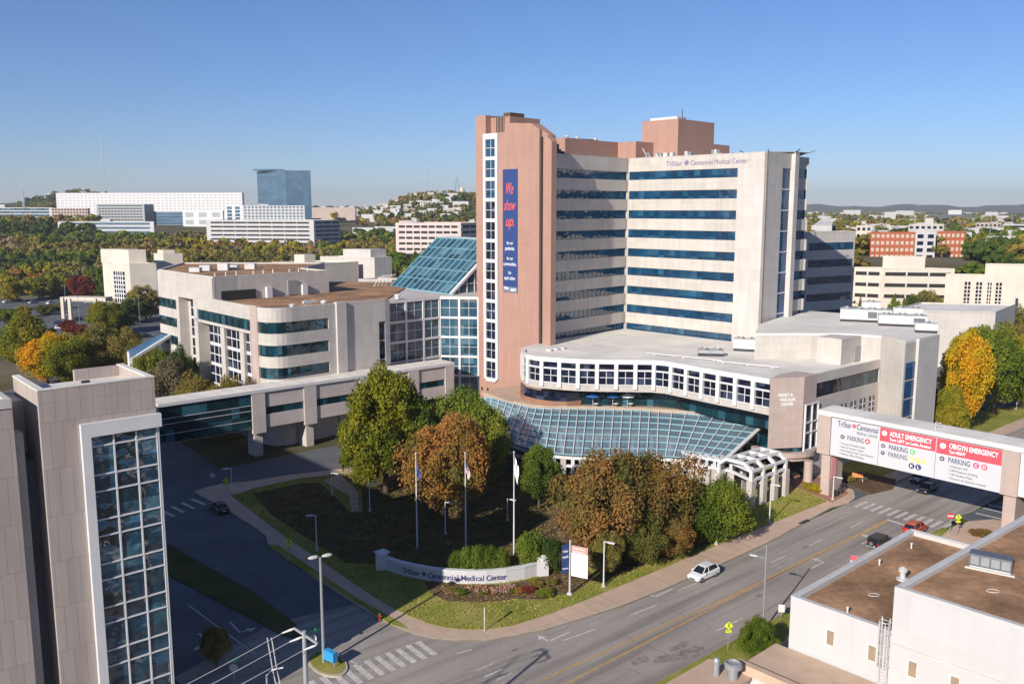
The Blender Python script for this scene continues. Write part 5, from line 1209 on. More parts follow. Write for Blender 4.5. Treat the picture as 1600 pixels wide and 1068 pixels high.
for k, (px_, yt, yb, dp) in enumerate(((1549, 338, 372, 620), (1582, 333, 366, 700), (1541, 372, 418, 400), (1541, 372, 420, 398))[:3]):
    (x, y), z1 = AT(px_, yt, dp); z0 = AT(px_, yb, dp)[1]
    m_ = MB().bar((x, y, z0-3), (x, y, z1), .4).bar((x-2, y, z1-2), (x+2, y, z1-2), .2).bar((x-1.6, y, z1-4), (x+1.6, y, z1-4), .2)
    tag(m_.build('power_pole', grey_m), ('tall power pole in front of the pinkish apartment building', 'tall power pole in front of the grey apartments at the right edge', 'power pole right of the orange brick apartments')[k], 'power pole')

# ------------------------------------------------------------------ vehicles (x forwards, origin on the ground under the middle)
def paint(name, c, rough=0.25):
    m, nt, b = new_mat(name); b.inputs['Base Color'].default_value = (*c, 1); b.inputs['Roughness'].default_value = rough
    b.inputs['Coat Weight'].default_value = 0.6; b.inputs['Coat Roughness'].default_value = 0.05; return m
carglass = plain('car_glass', (0.012, 0.015, 0.02), 0.08); tyre_m = plain('tyre_rubber', (0.015, 0.015, 0.015), 0.9); rim_m = plain('wheel_rim', (0.35, 0.35, 0.37), 0.35, 0.7)
lampw = plain('headlight_lens', (0.75, 0.75, 0.72), 0.15); lampr = plain('tail_light_lens', (0.35, 0.01, 0.01), 0.2); plate = plain('number_plate', (0.7, 0.7, 0.72), 0.5)
def loft(rings):
    m = MB(); n = len(rings[0]); vs = [p for r in rings for p in r]; fs = []
    for i in range(len(rings)-1):
        for k in range(n): a, b2 = i*n+k, i*n+(k+1) % n; fs.append((a, b2, b2+n, a+n))
    fs += [tuple(range(n-1, -1, -1)), tuple(range((len(rings)-1)*n, len(rings)*n))]
    m.add(vs, fs); return m
def make_car(label, body, kind='suv', group=None, cat='car'):
    L = {'suv': 4.6, 'sedan': 4.8, 'jeep': 4.3}[kind]; W = 0.93; bz = 0.28
    hood = {'suv': 1.02, 'sedan': 0.92, 'jeep': 1.12}[kind]; belt = {'suv': 1.05, 'sedan': 0.95, 'jeep': 1.15}[kind]; rz = {'suv': 1.66, 'sedan': 1.44, 'jeep': 1.82}[kind]
    o = thing('parked_car' if group else 'car', (0, 0, 0), label, cat, group); h = L/2
    st = {'suv': [(-h, .78, .45, .95), (-h+.12, .90, .32, 1.04), (-h+.6, W, bz, belt+.02), (-.2, W, bz, belt), (.9, W, bz, belt-.02), (h-1.15, W, bz, hood), (h-.35, .88, .30, hood-.16), (h-.08, .80, .34, hood-.30), (h, .70, .45, hood-.42)],
          'sedan': [(-h, .78, .45, .86), (-h+.15, .88, .32, .98), (-h+.9, W-.02, bz, belt+.03), (-.2, W-.02, bz, belt), (.9, W-.02, bz, belt-.03), (h-1.2, W-.03, bz, hood-.04), (h-.35, .86, .30, hood-.17), (h-.08, .78, .34, hood-.30), (h, .68, .45, hood-.4)],
          'jeep': [(-h, .86, .5, 1.1), (-h+.05, .9, .42, belt), (-h+.6, .9, .42, belt), (-.2, .9, .42, belt), (.7, .9, .42, belt), (.9, .8, .42, hood), (h-.3, .72, .42, hood-.02), (h-.1, .70, .45, hood-.06), (h, .68, .55, hood-.12)]}[kind]
    def ringf(x, w, z0, z1):
        c = min(.1, (z1-z0)*.3)
        return [(x, -w+.06, z0), (x, -w, z0+.14), (x, -w, z1-c-.02), (x, -w+.04, z1-c*.3), (x, -w+c+.08, z1), (x, w-c-.08, z1), (x, w-.04, z1-c*.3), (x, w, z1-c-.02), (x, w, z0+.14), (x, w-.06, z0)]
    loft([ringf(*s) for s in st]).build('body', body, o, smooth=False, bevel=0.03)
    gx = {'suv': [(-h+.25, .70, belt), (-h+.55, .66, rz-.12), (-h+.95, .62, rz-.01), (0, .62, rz), (.45, .60, rz-.05), (1.25, .72, belt-.02)],
          'sedan': [(-h+.75, .70, belt), (-h+1.35, .60, rz-.06), (-.5, .58, rz), (.2, .56, rz-.02), (1.2, .72, belt-.03)],
          'jeep': [(-h+.05, .80, belt), (-h+.12, .76, rz-.06), (-h+.4, .74, rz), (.3, .72, rz), (.45, .72, rz-.05), (.72, .78, belt)]}[kind]
    g = MB(); rings = [[(x, -.78 if kind != 'jeep' else -.84, belt-.03), (x, -w, z), (x, w, z), (x, .78 if kind != 'jeep' else .84, belt-.03)] for x, w, z in gx]
    gl = loft(rings).build('windows', carglass, o)
    rp = [(x, w, z) for x, w, z in gx[1:-1]]; rf_ = MB()
    vs = [(x, -w-.015, z-.02) for x, w, z in rp]+[(x, w+.015, z-.02) for x, w, z in rp]+[(x, -w-.01, z+.03) for x, w, z in rp]+[(x, w+.01, z+.03) for x, w, z in rp]; n = len(rp); fs = []
    for i in range(n-1): fs += [(2*n+i, 2*n+i+1, 3*n+i+1, 3*n+i), (i, i+1, 2*n+i+1, 2*n+i), (n+i, 3*n+i, 3*n+i+1, n+i+1), (i, n+i, n+i+1, i+1)]
    fs += [(0, 2*n, 3*n, n), (n-1, 2*n-1, 4*n-1, 3*n-1)]
    rf_.add(vs, fs)
    for s in (-1, 1):
        for (xa, wa, za), (xb, wb, zb) in ((gx[0], gx[1]), (gx[-1], gx[-2])): rf_.bar((xa, s*(.79 if kind != 'jeep' else .85), belt-.02), (xb, s*(wb+.02), zb), .08)
        xm = 0.0 if kind != 'sedan' else -.1; rf_.bar((xm, s*.79, belt-.02), (xm-.05, s*.64, rz-.03), .07)
    rf_.build('roof', body if kind != 'jeep' else dark_m, o)
    for sx in (-1, 1):
        for sy in (-1, 1):
            x = sx*(h-.88); y = sy*(W-.12); r = .36 if kind != 'jeep' else .42
            wv = [[(x+rr*math.cos(t), y+dy, r+rr*math.sin(t)) for t in [2*math.pi*k/18 for k in range(18)]] for rr, dy in ((r*.86, -.12), (r, -.08), (r, .08), (r*.86, .12))]
            wh = loft(wv).build('wheel', tyre_m, o)
            loft([[(x+rr*math.cos(t), y+dy*sy, r+rr*math.sin(t)) for t in [2*math.pi*k/12 for k in range(12)]] for rr, dy in ((r*.62, .10), (r*.60, .135), (r*.15, .12))]).build('rim', rim_m, wh)
    for s in (-1, 1):
        MB().abox(h-.25, h-.04, s*.62-.16, s*.62+.16, hood-.36, hood-.22).build('headlight', lampw, o)
        MB().abox(-h-.02, -h+.1, s*.68-.14, s*.68+.12, belt-.25, belt-.02).build('tail_light', lampr, o)
        MB().abox(.85, 1.05, s*.98-.09, s*.98+.09, belt-.02, belt+.13).build('mirror', body, o)
    MB().abox(h-.12, h+.01, -.4, .4, .45, .62).build('grille', dark_m, o)
    MB().abox(-h-.03, -h, -.26, .26, .62, .76).build('number_plate', plate, o)
    if kind == 'jeep':
        sp = loft([[(-h+dx, .1+rr*math.cos(t), 1.05+rr*math.sin(t)) for t in [2*math.pi*k/18 for k in range(18)]] for rr, dx in ((.3, -.32), (.40, -.28), (.40, -.1), (.3, -.06))]).build('spare_wheel', tyre_m, o)
        loft([[(-h+dx, .1+rr*math.cos(t), 1.05+rr*math.sin(t)) for t in [2*math.pi*k/12 for k in range(12)]] for rr, dx in ((.26, -.3), (.24, -.345), (.05, -.33))]).build('rim', rim_m, sp)
        MB().abox(-h-.1, -h+.05, -.85, .85, .45, .62).build('bumper', grey_m, o)
    return o
def place(o, P, head, z=0.02): o.location = (P[0], P[1], z); o.rotation_euler = (0, 0, math.radians(90-head))
pw = paint('car_white', (0.72, 0.72, 0.72)); pk_ = paint('car_black', (0.012, 0.012, 0.015)); pr_ = paint('car_red', (0.42, 0.045, 0.015)); pb = paint('car_blue', (0.02, 0.05, 0.12)); ps = paint('car_silver', (0.35, 0.36, 0.38))
c1 = make_car('white SUV driving down the near lane of the sunlit road', pw); place(c1, G(1099, 902), AZM+180)
c2 = make_car('black boxy off-roader with a spare wheel on its tailgate waiting behind the red car', pk_, 'jeep'); place(c2, G(1375, 854), AZM)
c3 = make_car('red and black hatchback waiting at the stop line by the crosswalk', pr_, 'suv'); place(c3, G(1430, 831), AZM)
c4 = make_car('dark blue car in the shade under the sign bridge, farther of the two', pb); place(c4, G(1437, 752), AZM+180)
c5 = make_car('dark car in the shade under the sign bridge, nearer of the two', pk_, 'sedan'); place(c5, G(1449, 768), AZM+180)
c6 = make_car('black car in the shaded lay-by of the side street', pk_, 'sedan'); place(c6, G(343, 798), azs+2)
lot = [(12, 473, pw, 'white car cut off closest to the left edge in the upper car park row'), (80, 475, pw, 'white car right of the blue one in the upper car park row'), (40, 484, pk_, 'dark car alone on the aisle of the upper car park'), (28, 470, pk_, 'dark car at the far left of the upper car park row'), (52, 474, ps, 'silver car near the left end of the upper car park row'), (66, 469, pb, 'blue car third from the left in the upper car park row'), (131, 465, pb, 'blue car nearest the cream portico in the upper car park row'), (140, 474, ps, 'silver car beside the portico in the upper car park row'),
       (92, 506, pb, 'blue car left of the red shrubs in the lower car park row'), (96, 514, pw, 'white car left of the red shrubs in the lower car park row'), (104, 512, ps, 'silver car next to the red shrubs in the lower car park row'), (124, 501, pk_, 'dark car behind the red shrubs in the lower car park row'),
       (208, 508, pb, 'blue car by the lamp posts left of the medical wing'), (214, 503, pk_, 'dark car by the lamp posts left of the medical wing'), (228, 527, pk_, 'dark car in the shadow by the glass side canopy')]
for k, (px_, py_, mt, lb_) in enumerate(lot):
    o = dup(c1 if k % 2 else c6, (*G(px_, py_), 0.03), math.radians(90-(20 if k < 5 else 60)), lb_, 'cars in the left car park'); o.name = 'parked_car'
    for ch in bpy.data.objects:
        if ch.parent is o and ch.name.split('.')[0] in ('body', 'roof', 'mirror'):
            ch.material_slots[0].link = 'OBJECT'; ch.material_slots[0].material = mt
for k, (px_, py_, mt, lb_) in enumerate(((1338, 478, pk_, 'dark car behind the pale roof units, leftmost of the rear car park'), (1351, 480, pk_, 'dark car behind the pale roof units, middle of the rear car park'), (1362, 471, pw, 'white car by the foot of the parking garage'))):
    x, y, z = GT(px_, py_); o = dup(c1, (x, y, z+0.45), math.radians(30), lb_, 'cars in the rear car park'); o.name = 'parked_car'
    for ch in bpy.data.objects:
        if ch.parent is o and ch.name.split('.')[0] in ('body', 'roof', 'mirror'):
            ch.material_slots[0].link = 'OBJECT'; ch.material_slots[0].material = mt

# ------------------------------------------------------------------ street furniture
def lamp(P, h, az, label, arm=1.0, mat=white_m, heads=1):
    o = thing('street_lamp', (P[0], P[1], 0.15), label, 'street lamp', 'white path lamps' if heads == 1 else None)
    a = math.radians(az); dx, dy = math.sin(a), math.cos(a)
    MB().tube([(P[0], P[1], 0.15), (P[0], P[1], h)], [0.09, 0.07], 10).build('pole', mat, o)
    MB().lathe((P[0], P[1], 0.15), [(0.28, 0), (0.28, 0.25), (0.12, 0.35)], 12).build('base', kerb_m, o)
    MB().bar((P[0]-dx*.1, P[1]-dy*.1, h-.05), (P[0]+dx*arm*.5, P[1]+dy*arm*.5, h-.05), .1).build('arm', mat, o)
    MB().bar((P[0]+dx*arm*.45, P[1]+dy*arm*.45, h-.05), (P[0]+dx*arm*1.3, P[1]+dy*arm*1.3, h-.12), .34, .14).build('lamp_head', mat, o)
    return o
lamp(G(943, 918), 6.0, 110, 'white path lamp on the lawn right of the banner sign')
lamp(G(1119, 852), 6.0, 110, 'white path lamp on the lawn right of the rust coloured trees')
lamp(G(1202, 818), 6.1, 110, 'white path lamp on the lawn in front of the pergola')
lamp(G(1301, 782), 4.0, 110, 'small white lamp by the bridge pier with a pink banner')
lamp(G(363, 774), 4.6, 270, 'path lamp behind the yellow sign in the shaded corner by the driveway')
lamp(G(519, 775), 4.0, 110, 'path lamp in the shade on the curved garden path')
lamp(G(578, 800), 4.8, 110, 'white lamp at the edge of the lawn shadow left of the flagpoles')
lamp(G(495, 862), 5.2, 280, 'thin lamp in the dark lawn above the double lamp post')
lamp(G(696, 836), 5.0, 110, 'white lamp in the shade between the two left flagpoles')
lamp(G(793, 815), 3.6, 110, 'lamp in the deep shade just left of the right flagpole')
lamp(G(1462, 668), 4.2, 110, 'white lamp standing behind the sign bridge')
lamp(G(1459, 640), 6.0, 110, 'white lamp against the yellow tree by the east block')
lamp(G(1588, 640), 6.0, 110, 'white lamp beside the road at the right edge under the green trees')
lamp(G(213, 505), 10.0, 280, 'lamp post in the left car park, left of the pair', mat=grey_m); lamp(G(219, 512), 13.0, 280, 'taller lamp post in the left car park, right of the pair', mat=grey_m)
lamp(G(104, 492), 13, 280, 'lamp post in front of the portico in the left car park', mat=grey_m); lamp(G(125, 510), 12, 280, 'lamp post by the red shrubs in the left car park', mat=grey_m)
lamp(G(108, 463), 9, 280, 'lamp post behind the portico roof in the left car park', mat=grey_m)
# tall double-headed lamp on the island
P = G(506, 1036); h = TOPZ(P, 870)
dl = thing('double_street_lamp', (P[0], P[1], 0.19), 'tall grey lamp post with two oval heads on the small traffic island', 'street lamp')
MB().tube([(P[0], P[1], .19), (P[0], P[1], h)], [0.17, 0.12], 12).build('pole', grey_m, dl)
for s in (-1, 1):
    c_ = (P[0]+s*.55, P[1]+s*.25, h); hd = loft([[(c_[0]+s*t-.0, c_[1]+s*t*.45+rr*math.cos(q), c_[2]+.1+rr*.6*math.sin(q)) for q in [2*math.pi*k/12 for k in range(12)]] for t, rr in ((-.4, .08), (-.25, .24), (.1, .3), (.4, .24), (.55, .08))]).build('lamp_head', unit_m, dl)
# thin roadside pole, lower right
P = G(1192, 985); h = TOPZ(P, 872)
rp = thing('street_lamp', (P[0], P[1], .15), 'thin grey street lamp rising behind the verge tree at the near kerb', 'street lamp')
MB().tube([(P[0], P[1], .15), (P[0], P[1], TOPZ(P, 850))], [.11, .08], 10).build('pole', grey_m, rp)
MB().bar((P[0], P[1], h), (P[0]-.9, P[1]+.6, h+.1), .08).build('arm', grey_m, rp)
MB().bar((P[0]-.8, P[1]+.55, h+.08), (P[0]-1.5, P[1]+1.0, h+.05), .3, .14).build('lamp_head', unit_m, rp)
# flagpoles
def flag_mesh(P, z1, z0, w, dirx):
    vs = []; n = 9; mrow = 7
    for j in range(mrow+1):
        for i in range(n+1):
            t = i/n; z = z1+(z0-z1)*(j/mrow)-t*w*0.9
            vs.append((P[0]+0.08+w*t*0.35+0.05*math.sin(6*t+j), P[1]+0.22*math.sin(9*t+0.7*j)*t, z))
    V = MB(); fs = [(j*(n+1)+i, j*(n+1)+i+1, (j+1)*(n+1)+i+1, (j+1)*(n+1)+i) for j in range(mrow) for i in range(n)]
    V.add(vs, fs); return V, n, mrow
fred = plain('flag_red', (0.5, 0.03, 0.04), .8); fwh = plain('flag_white', (.75, .75, .75), .8); fbl = plain('flag_navy', (.03, .05, .2), .8)
for px_, pb_, pt, lab, kind in ((652, 858, 709, 'white flagpole, leftmost of the three, with a dark flag hanging limp', 'navy'), (728, 862, 708, 'white flagpole in the middle with a limp red and white striped flag', 'stripe'), (803, 868, 707, 'white flagpole, rightmost of the three, with a long white flag hanging limp', 'white')):
    P = G(px_, pb_); h = TOPZ(P, pt); o = thing('flagpole', (P[0], P[1], .19), lab, 'flagpole')
    MB().tube([(P[0], P[1], .19), (P[0], P[1], h)], [.12, .05], 12).build('pole', white_m, o)
    MB().lathe((P[0], P[1], h), [(.04, 0), (.12, .08), (.12, .16), (.02, .24)], 10).build('finial', white_m, o)
    V, n, mr = flag_mesh(P, h-.5 if kind == 'white' else h-1.2, h-3.2 if kind == 'white' else h-2.6, 1.5, 1)
    if kind == 'stripe':
        fm = [(0 if (j % 2) else 1) if not (j < 3 and i < 4) else 2 for j in range(mr) for i in range(n)]; V.build('flag', fred, o, smooth=True, mats=[fwh, fbl], fm=fm)
    else: V.build('flag', fwh if kind == 'white' else fbl, o, smooth=True)
# signs
yel = plain('sign_fluorescent', (0.62, 0.72, 0.02), .5); stopred = plain('stop_red', (.55, .02, .03), .5)
def post(o, P, h, r=.035, mt=grey_m): MB().tube([(P[0], P[1], .15), (P[0], P[1], h)], r, 8).build('post', mt, o)
def ped_sign(P, az, label, hz=2.9, s=.62):
    o = thing('pedestrian_sign', (P[0], P[1], .15), label, 'traffic sign', 'fluorescent pedestrian signs'); post(o, P, hz+s*.7)
    pl = Pl(P, az); f = MB().slab(pl, [(0, hz-s*.75), (s*.75, hz), (0, hz+s*.75), (-s*.75, hz)], .05, .08).build('sign_plate', yel, o)
    MB().slab(pl, [(u, z) for u, z in ((0, hz-s*.6), (s*.6, hz), (0, hz+s*.6), (-s*.6, hz))], .0801, .0802) 
    fg = MB(); fg.slab(pl, [(.07*math.cos(t), hz+.26+.07*math.sin(t)) for t in [2*math.pi*k/10 for k in range(10)]], .081, .09)
    fg.slab(pl, [(-.06, hz-.02), (.06, hz-.02), (.08, hz+.18), (-.04, hz+.18)], .081, .09).slab(pl, [(-.05, hz-.02), (.0, hz-.02), (-.1, hz-.3), (-.16, hz-.3)], .081, .088).slab(pl, [(0, hz-.02), (.06, hz-.02), (.16, hz-.3), (.1, hz-.3)], .081, .088)
    fg.build('symbol', dark_m, f)
    b = MB().slab(pl, [(-s*.5, hz-s*1.25), (s*.5, hz-s*1.25), (s*.5, hz-s*.8), (-s*.5, hz-s*.8)], .05, .08).build('arrow_plate', yel, o)
    MB().slab(pl, [(-s*.3, hz-s*.98), (s*.25, hz-s*1.15), (s*.3, hz-s*1.08), (-s*.25, hz-s*.9)], .081, .09).build('symbol', dark_m, b)
    return o
ped_sign(G(1137, 1017), 90, 'fluorescent pedestrian sign on the near verge beside the small tree')
ped_sign(G(452, 878), 80, 'fluorescent pedestrian sign on the shaded verge above the double lamp')
ped_sign(G(354, 777), 80, 'fluorescent pedestrian sign at the corner of driveway and side street')
ped_sign(G(1495, 838), 95, 'fluorescent pedestrian sign beside the stop sign at the far corner')
P = G(1483, 833); so_ = thing('stop_sign', (P[0], P[1], .16), 'red octagonal stop sign at the far street corner', 'traffic sign'); post(so_, P, 3.0)
pl = Pl(P, 100); oc = [(.45*math.cos(t), 2.65+.45*math.sin(t)) for t in [math.pi/8+math.pi/4*k for k in range(8)]]
f = MB().slab(pl, oc, .05, .08).build('sign_plate', stopred, so_); text('STOP', whl, f, pl, 0, 2.53, .32, .09, align='CENTER', bold=.01)
MB().tube([(P[0]+.15, P[1], .15), (P[0]+.15, P[1], 2.2)], .03, 6).build('brace', grey_m, so_)
P = G(367, 1080); s2 = thing('stop_sign', (P[0], P[1], .1), 'back of a stop sign under a green street name blade in the shaded street', 'traffic sign'); post(s2, P, 3.3)
pl = Pl(P, 90); MB().slab(pl, [(.42*math.cos(t), 2.5+.42*math.sin(t)) for t in [math.pi/8+math.pi/4*k for k in range(8)]], .05, .08).build('sign_plate', unit_m, s2)
grn = plain('street_name_green', (.01, .25, .13), .5)
MB().box(Pl(P, 60), -.55, .55, -.02, .02, 3.05, 3.3).build('name_blade', grn, s2)
P = G(492, 1028); s3 = thing('street_name_sign', (P[0], P[1], .19), 'stop sign seen from behind with green street name blades on the traffic island', 'traffic sign'); post(s3, P, 3.2)
MB().slab(Pl(P, 115), [(.4*math.cos(t), 2.3+.4*math.sin(t)) for t in [math.pi/8+math.pi/4*k for k in range(8)]], .05, .08).build('sign_plate', unit_m, s3)
MB().box(Pl(P, 50), -.6, .6, -.02, .02, 2.95, 3.2).box(Pl(P, 140), -.5, .5, -.02, .02, 3.22, 3.45).build('name_blade', grn, s3)
P = G(517, 1040); s4 = thing('blue_board', (P[0], P[1], .19), 'small bright blue notice board standing on the traffic island', 'sign')
blu = plain('board_blue', (.03, .28, .55), .5); pl = Pl((P[0]-.6, P[1]+.3), 128)
MB().box(pl, 0, 1.5, -.35, .25, .75, 1.75).build('board', blu, s4); MB().box(pl, .1, .2, -.1, 0, .19, .75).box(pl, 1.3, 1.4, -.1, 0, .19, .75).build('leg', grey_m, s4)
P = G(757, 987); s5 = thing('traffic_sign', (P[0], P[1], .19), 'edge-on sign on a thin pale post on the front lawn', 'traffic sign'); post(s5, P, 2.9, .05, unit_m)
MB().box(Pl(P, 4), -.32, .32, .05, .08, 2.1, 2.9).box(Pl(P, 4), -.25, .25, .05, .08, 1.5, 1.9).build('sign_plate', unit_m, s5)
P = G(1220, 968); s6 = thing('notice_sign', (P[0], P[1], .15), 'small blank white sign at the near kerb by the white building', 'sign'); post(s6, P, 1.9)
MB().box(Pl((P[0]-.35, P[1]), 100), 0, .7, .03, .06, 1.0, 1.9).build('sign_plate', white_m, s6)
P = G(332, 753); s7 = thing('notice_sign', (P[0], P[1], .15), 'small pale square sign standing beside the shaded driveway', 'sign'); post(s7, P, 1.5); MB().box(Pl((P[0]-.35, P[1]), 90), 0, .8, .03, .06, .9, 1.6).build('sign_plate', unit_m, s7)
# real-estate like red-white sign behind the roof edge and orange board
P = G(1340, 899); s8 = thing('red_white_sign', (P[0], P[1], .15), 'red and white sign top peeking over the edge of the white building roof', 'sign'); pl = Pl((P[0]-.8, P[1]), 120)
post(s8, P, 2.5); f = MB().box(pl, -.2, 1.8, -.05, .05, 1.0, 2.7).build('sign_plate', white_m, s8); MB().box(pl, -.2, 1.8, .051, .06, 2.05, 2.7).build('header', redm, f)
P = G(1339, 753); s9 = thing('orange_board', (P[0], P[1], .2), 'orange notice board on two posts in the planting under the sign bridge', 'sign'); pl = Pl((P[0]-.9, P[1]), 100)
MB().box(pl, 0, 1.8, -.05, .05, .9, 1.7).build('board', plain('board_orange', (.62, .22, .08), .6), s9); MB().box(pl, 0, .12, -.05, .05, .2, .9).box(pl, 1.68, 1.8, -.05, .05, .2, .9).build('leg', paint_w, s9)
# pink banner on the bridge pier
pl = SB_; o = thing('pier_banner', SB_.p(1.0, -.6, 2.8), 'pink banner hanging on the near bridge pier', 'banner'); MB().box(Pl(SB_.xy(.95, -.3), 49), .1, 1.7, .05, .09, 2.9, 6.6).build('cloth', plain('banner_pink', (.75, .33, .33), .7), o)
# litter bins and planters by the pier
for k, (px_, py_, s_) in enumerate(((1313, 772, 'dark litter bin nearest the kerb by the bridge pier'), (1306, 776, 'dark planter at the foot of the bridge pier'), (1320, 765, 'dark litter bin behind the small white lamp'))):
    P = G(px_, py_); o = MB().lathe((P[0], P[1], .2), [(.3, 0), (.36, .3), (.36, .85), (.3, .9), (.1, .95)], 12); tag(o.build(('litter_bin', 'planter', 'litter_bin')[k], dark_m), s_, ('litter bin', 'planter', 'litter bin')[k])
P = G(593, 970); o = thing('fire_hydrant', (P[0], P[1], .15), 'small dark fire hydrant on the verge at the tip of the shadow', 'hydrant'); MB().lathe((P[0], P[1], .15), [(.22, 0), (.22, .1), (.13, .15), (.13, .6), (.18, .65), (.1, .85), (.03, .9)], 12).build('body', MATS['car_red'], o); MB().bar((P[0]-.25, P[1], .62), (P[0]+.25, P[1], .62), .13).build('outlet', MATS['car_red'], o)

# banner sign on the lawn
P = G(890, 930); o = thing('banner_sign', (P[0], P[1], .19), 'white pole with a narrow blue banner and a wide white and red banner', 'sign')
MB().tube([(P[0], P[1], .19), (P[0], P[1], 7.0)], [.11, .09], 12).build('pole', unit_m, o); MB().lathe((P[0], P[1], .19), [(.35, 0), (.35, .15), (.15, .25)], 12).build('base', unit_m, o)
pl = Pl(P, 118)
f = MB().box(Pl(P, 60), -1.15, -.2, -.03, .03, 3.0, 6.6).build('blue_banner', MATS['banner_blue'], o)
tx = Pl(P, 60)
for k, s_ in enumerate(('TriStar', 'Health')): text(s_, whl, f, tx, -1.08, 5.6-.7*k, .42, .04, width=.8)
text('We show up', whl, f, tx, -1.1, 3.5, .3, .04, width=.85)
f = MB().box(pl, .2, 2.3, -.03, .03, 2.6, 6.4).build('white_banner', plain('banner_white', (.8, .78, .78), .7), o); MB().box(pl, .2, 2.3, .031, .04, 5.5, 6.4).build('banner_header', plain('banner_coral', (.72, .25, .22), .7), f)
for k in range(2): text(('PARKING', 'ENTRANCE')[k], whl, f, pl, .4, 6.0-.4*k, .28, .05, width=1.5)

# entry wall
A = [G(x, y, .2) for x, y in ((597, 888), (620, 896), (645, 902), (672, 907), (700, 910), (730, 911.5), (760, 911.5), (790, 909), (820, 904), (848, 897))]
ew = thing('entry_wall', (A[4][0], A[4][1], .19), 'curved white entrance wall with blue lettering between two square end piers', 'sign wall')
wl_ = MB(); F1 = A; B1_ = off_line(A, -.5)
for i in range(len(A)-1): wl_.prism([F1[i], F1[i+1], B1_[i+1], B1_[i]], .19, 1.75)
wl_.build('wall', whitewall, ew); wl2 = MB(); F2, B2 = off_line(A, .1), off_line(A, -.6)
for i in range(len(A)-1): wl2.prism([F2[i], F2[i+1], B2[i+1], B2[i]], 1.75, 1.88)
wl2.build('coping', white_m, ew)
for (x_, y_) in (A[0], A[-1]):
    MB().abox(x_-.72, x_+.72, y_-.55, y_+.95, .19, 2.35).build('pier', whitewall, ew); MB().lathe((x_, y_+.2, 2.35), [(1.08, 0), (1.08, .1), (.3, .34), (.02, .38)], 4).build('pier_cap', white_m, ew)
# lettering follows the curve letter by letter
sg = [Vector(p) for p in A]; LL = [0]
for i in range(len(sg)-1): LL.append(LL[-1]+(sg[i+1]-sg[i]).length)
def at_s(s):
    for i in range(len(sg)-1):
        if s <= LL[i+1] or i == len(sg)-2:
            t = (s-LL[i])/(LL[i+1]-LL[i]); d = (sg[i+1]-sg[i]).normalized(); p = sg[i].lerp(sg[i+1], t); return tuple(p), math.degrees(math.atan2(d.x, d.y))
inkb = plain('entry_ink', (.05, .05, .16), .6)
s0 = 3.6
adv = {'i': .34, 'l': .32, 'M': .95, ' ': .36, 'm': .9, 'r': .46, 't': .42, 'T': .62, 'C': .75, '*': .95}
word = 'TriStar * Centennial Medical Center'; tot = sum(adv.get(c, .62) for c in word); ks = 13.6/tot
for c in word:
    wd = adv.get(c, .62)*ks
    if c != ' ':
        p, az_ = at_s(s0+wd/2)
        if c == '*': star(inkb, ew, Pl(p, az_), 0, .98, .33, .02)
        else: text(c, inkb, ew, Pl(p, az_), 0, .62, .98, .03, align='CENTER', name='letter', bold=.015)
    s0 += wd

# wooden-grey utility pole with wires, lower left
pole_m = simple('galvanised_steel', (.36, .36, .37), .5, .2)
D = 62; (ux, uy), uz = AT(475, 985, D); up_o = thing('utility_pole', (ux, uy, 0), 'grey utility pole with a cross arm and wires in the lower left foreground', 'utility pole')
MB().tube([(ux, uy, 0), (ux, uy, uz)], [.22, .15], 12).build('pole', pole_m, up_o)
ax = Vector((.66, -.75, 0)).normalized(); ax = Vector((0.62, 0.78, 0))
ca, cb_ = Vector((ux, uy, uz-.35))-Vector((.6, -.35, 0))*0.9, Vector((ux, uy, uz-.9))+Vector((.95, -.25, 0))
MB().bar((ux-.75, uy+.25, uz+.1), (ux+1.0, uy-.3, uz-1.2+.4), .14).build('cross_arm', pole_m, up_o)
wv = []
ins = [(ux-.7, uy+.2, uz+.1), (ux-.15, uy+.0, uz-.45), (ux+.9, uy-.3, uz-.9)]
for k, q in enumerate(ins):
    dirv = Vector((-.93, -.25, -.28))
    q = Vector(q); r1 = q+dirv*.9; MB().tube([q, q+dirv*.25, r1], [.05, .09, .05], 8).build('insulator', white_m, up_o)
    pts = [r1+Vector((-26*t, -6.0*t, -9.0*t-1.2*math.sin(math.pi*t))) for t in [i/12 for i in range(13)]]
    MB().tube(pts, .022, 5).build('wire', pole_m, up_o)
for k in range(2):
    q = Vector(ins[0])+Vector((-1.6-.3*k, -.2, -.6)); MB().tube([q, q+Vector((.3, 0, -2.5)), q+Vector((.8, 0, -5.5))], .04, 5).build('cable_drop', unit_m, up_o)
(x_, y_), z_ = AT(423, 1048, D); lb2 = MB().tube([(x_-.3, y_, 0), (x_-.3, y_, z_-.3), (x_+.1, y_, z_+.1), (x_+.9, y_, z_+.3)], .07, 8); tag(lb2.build('bent_pole', grey_m), 'short bent grey pole at the bottom edge left of the utility pole', 'pole')

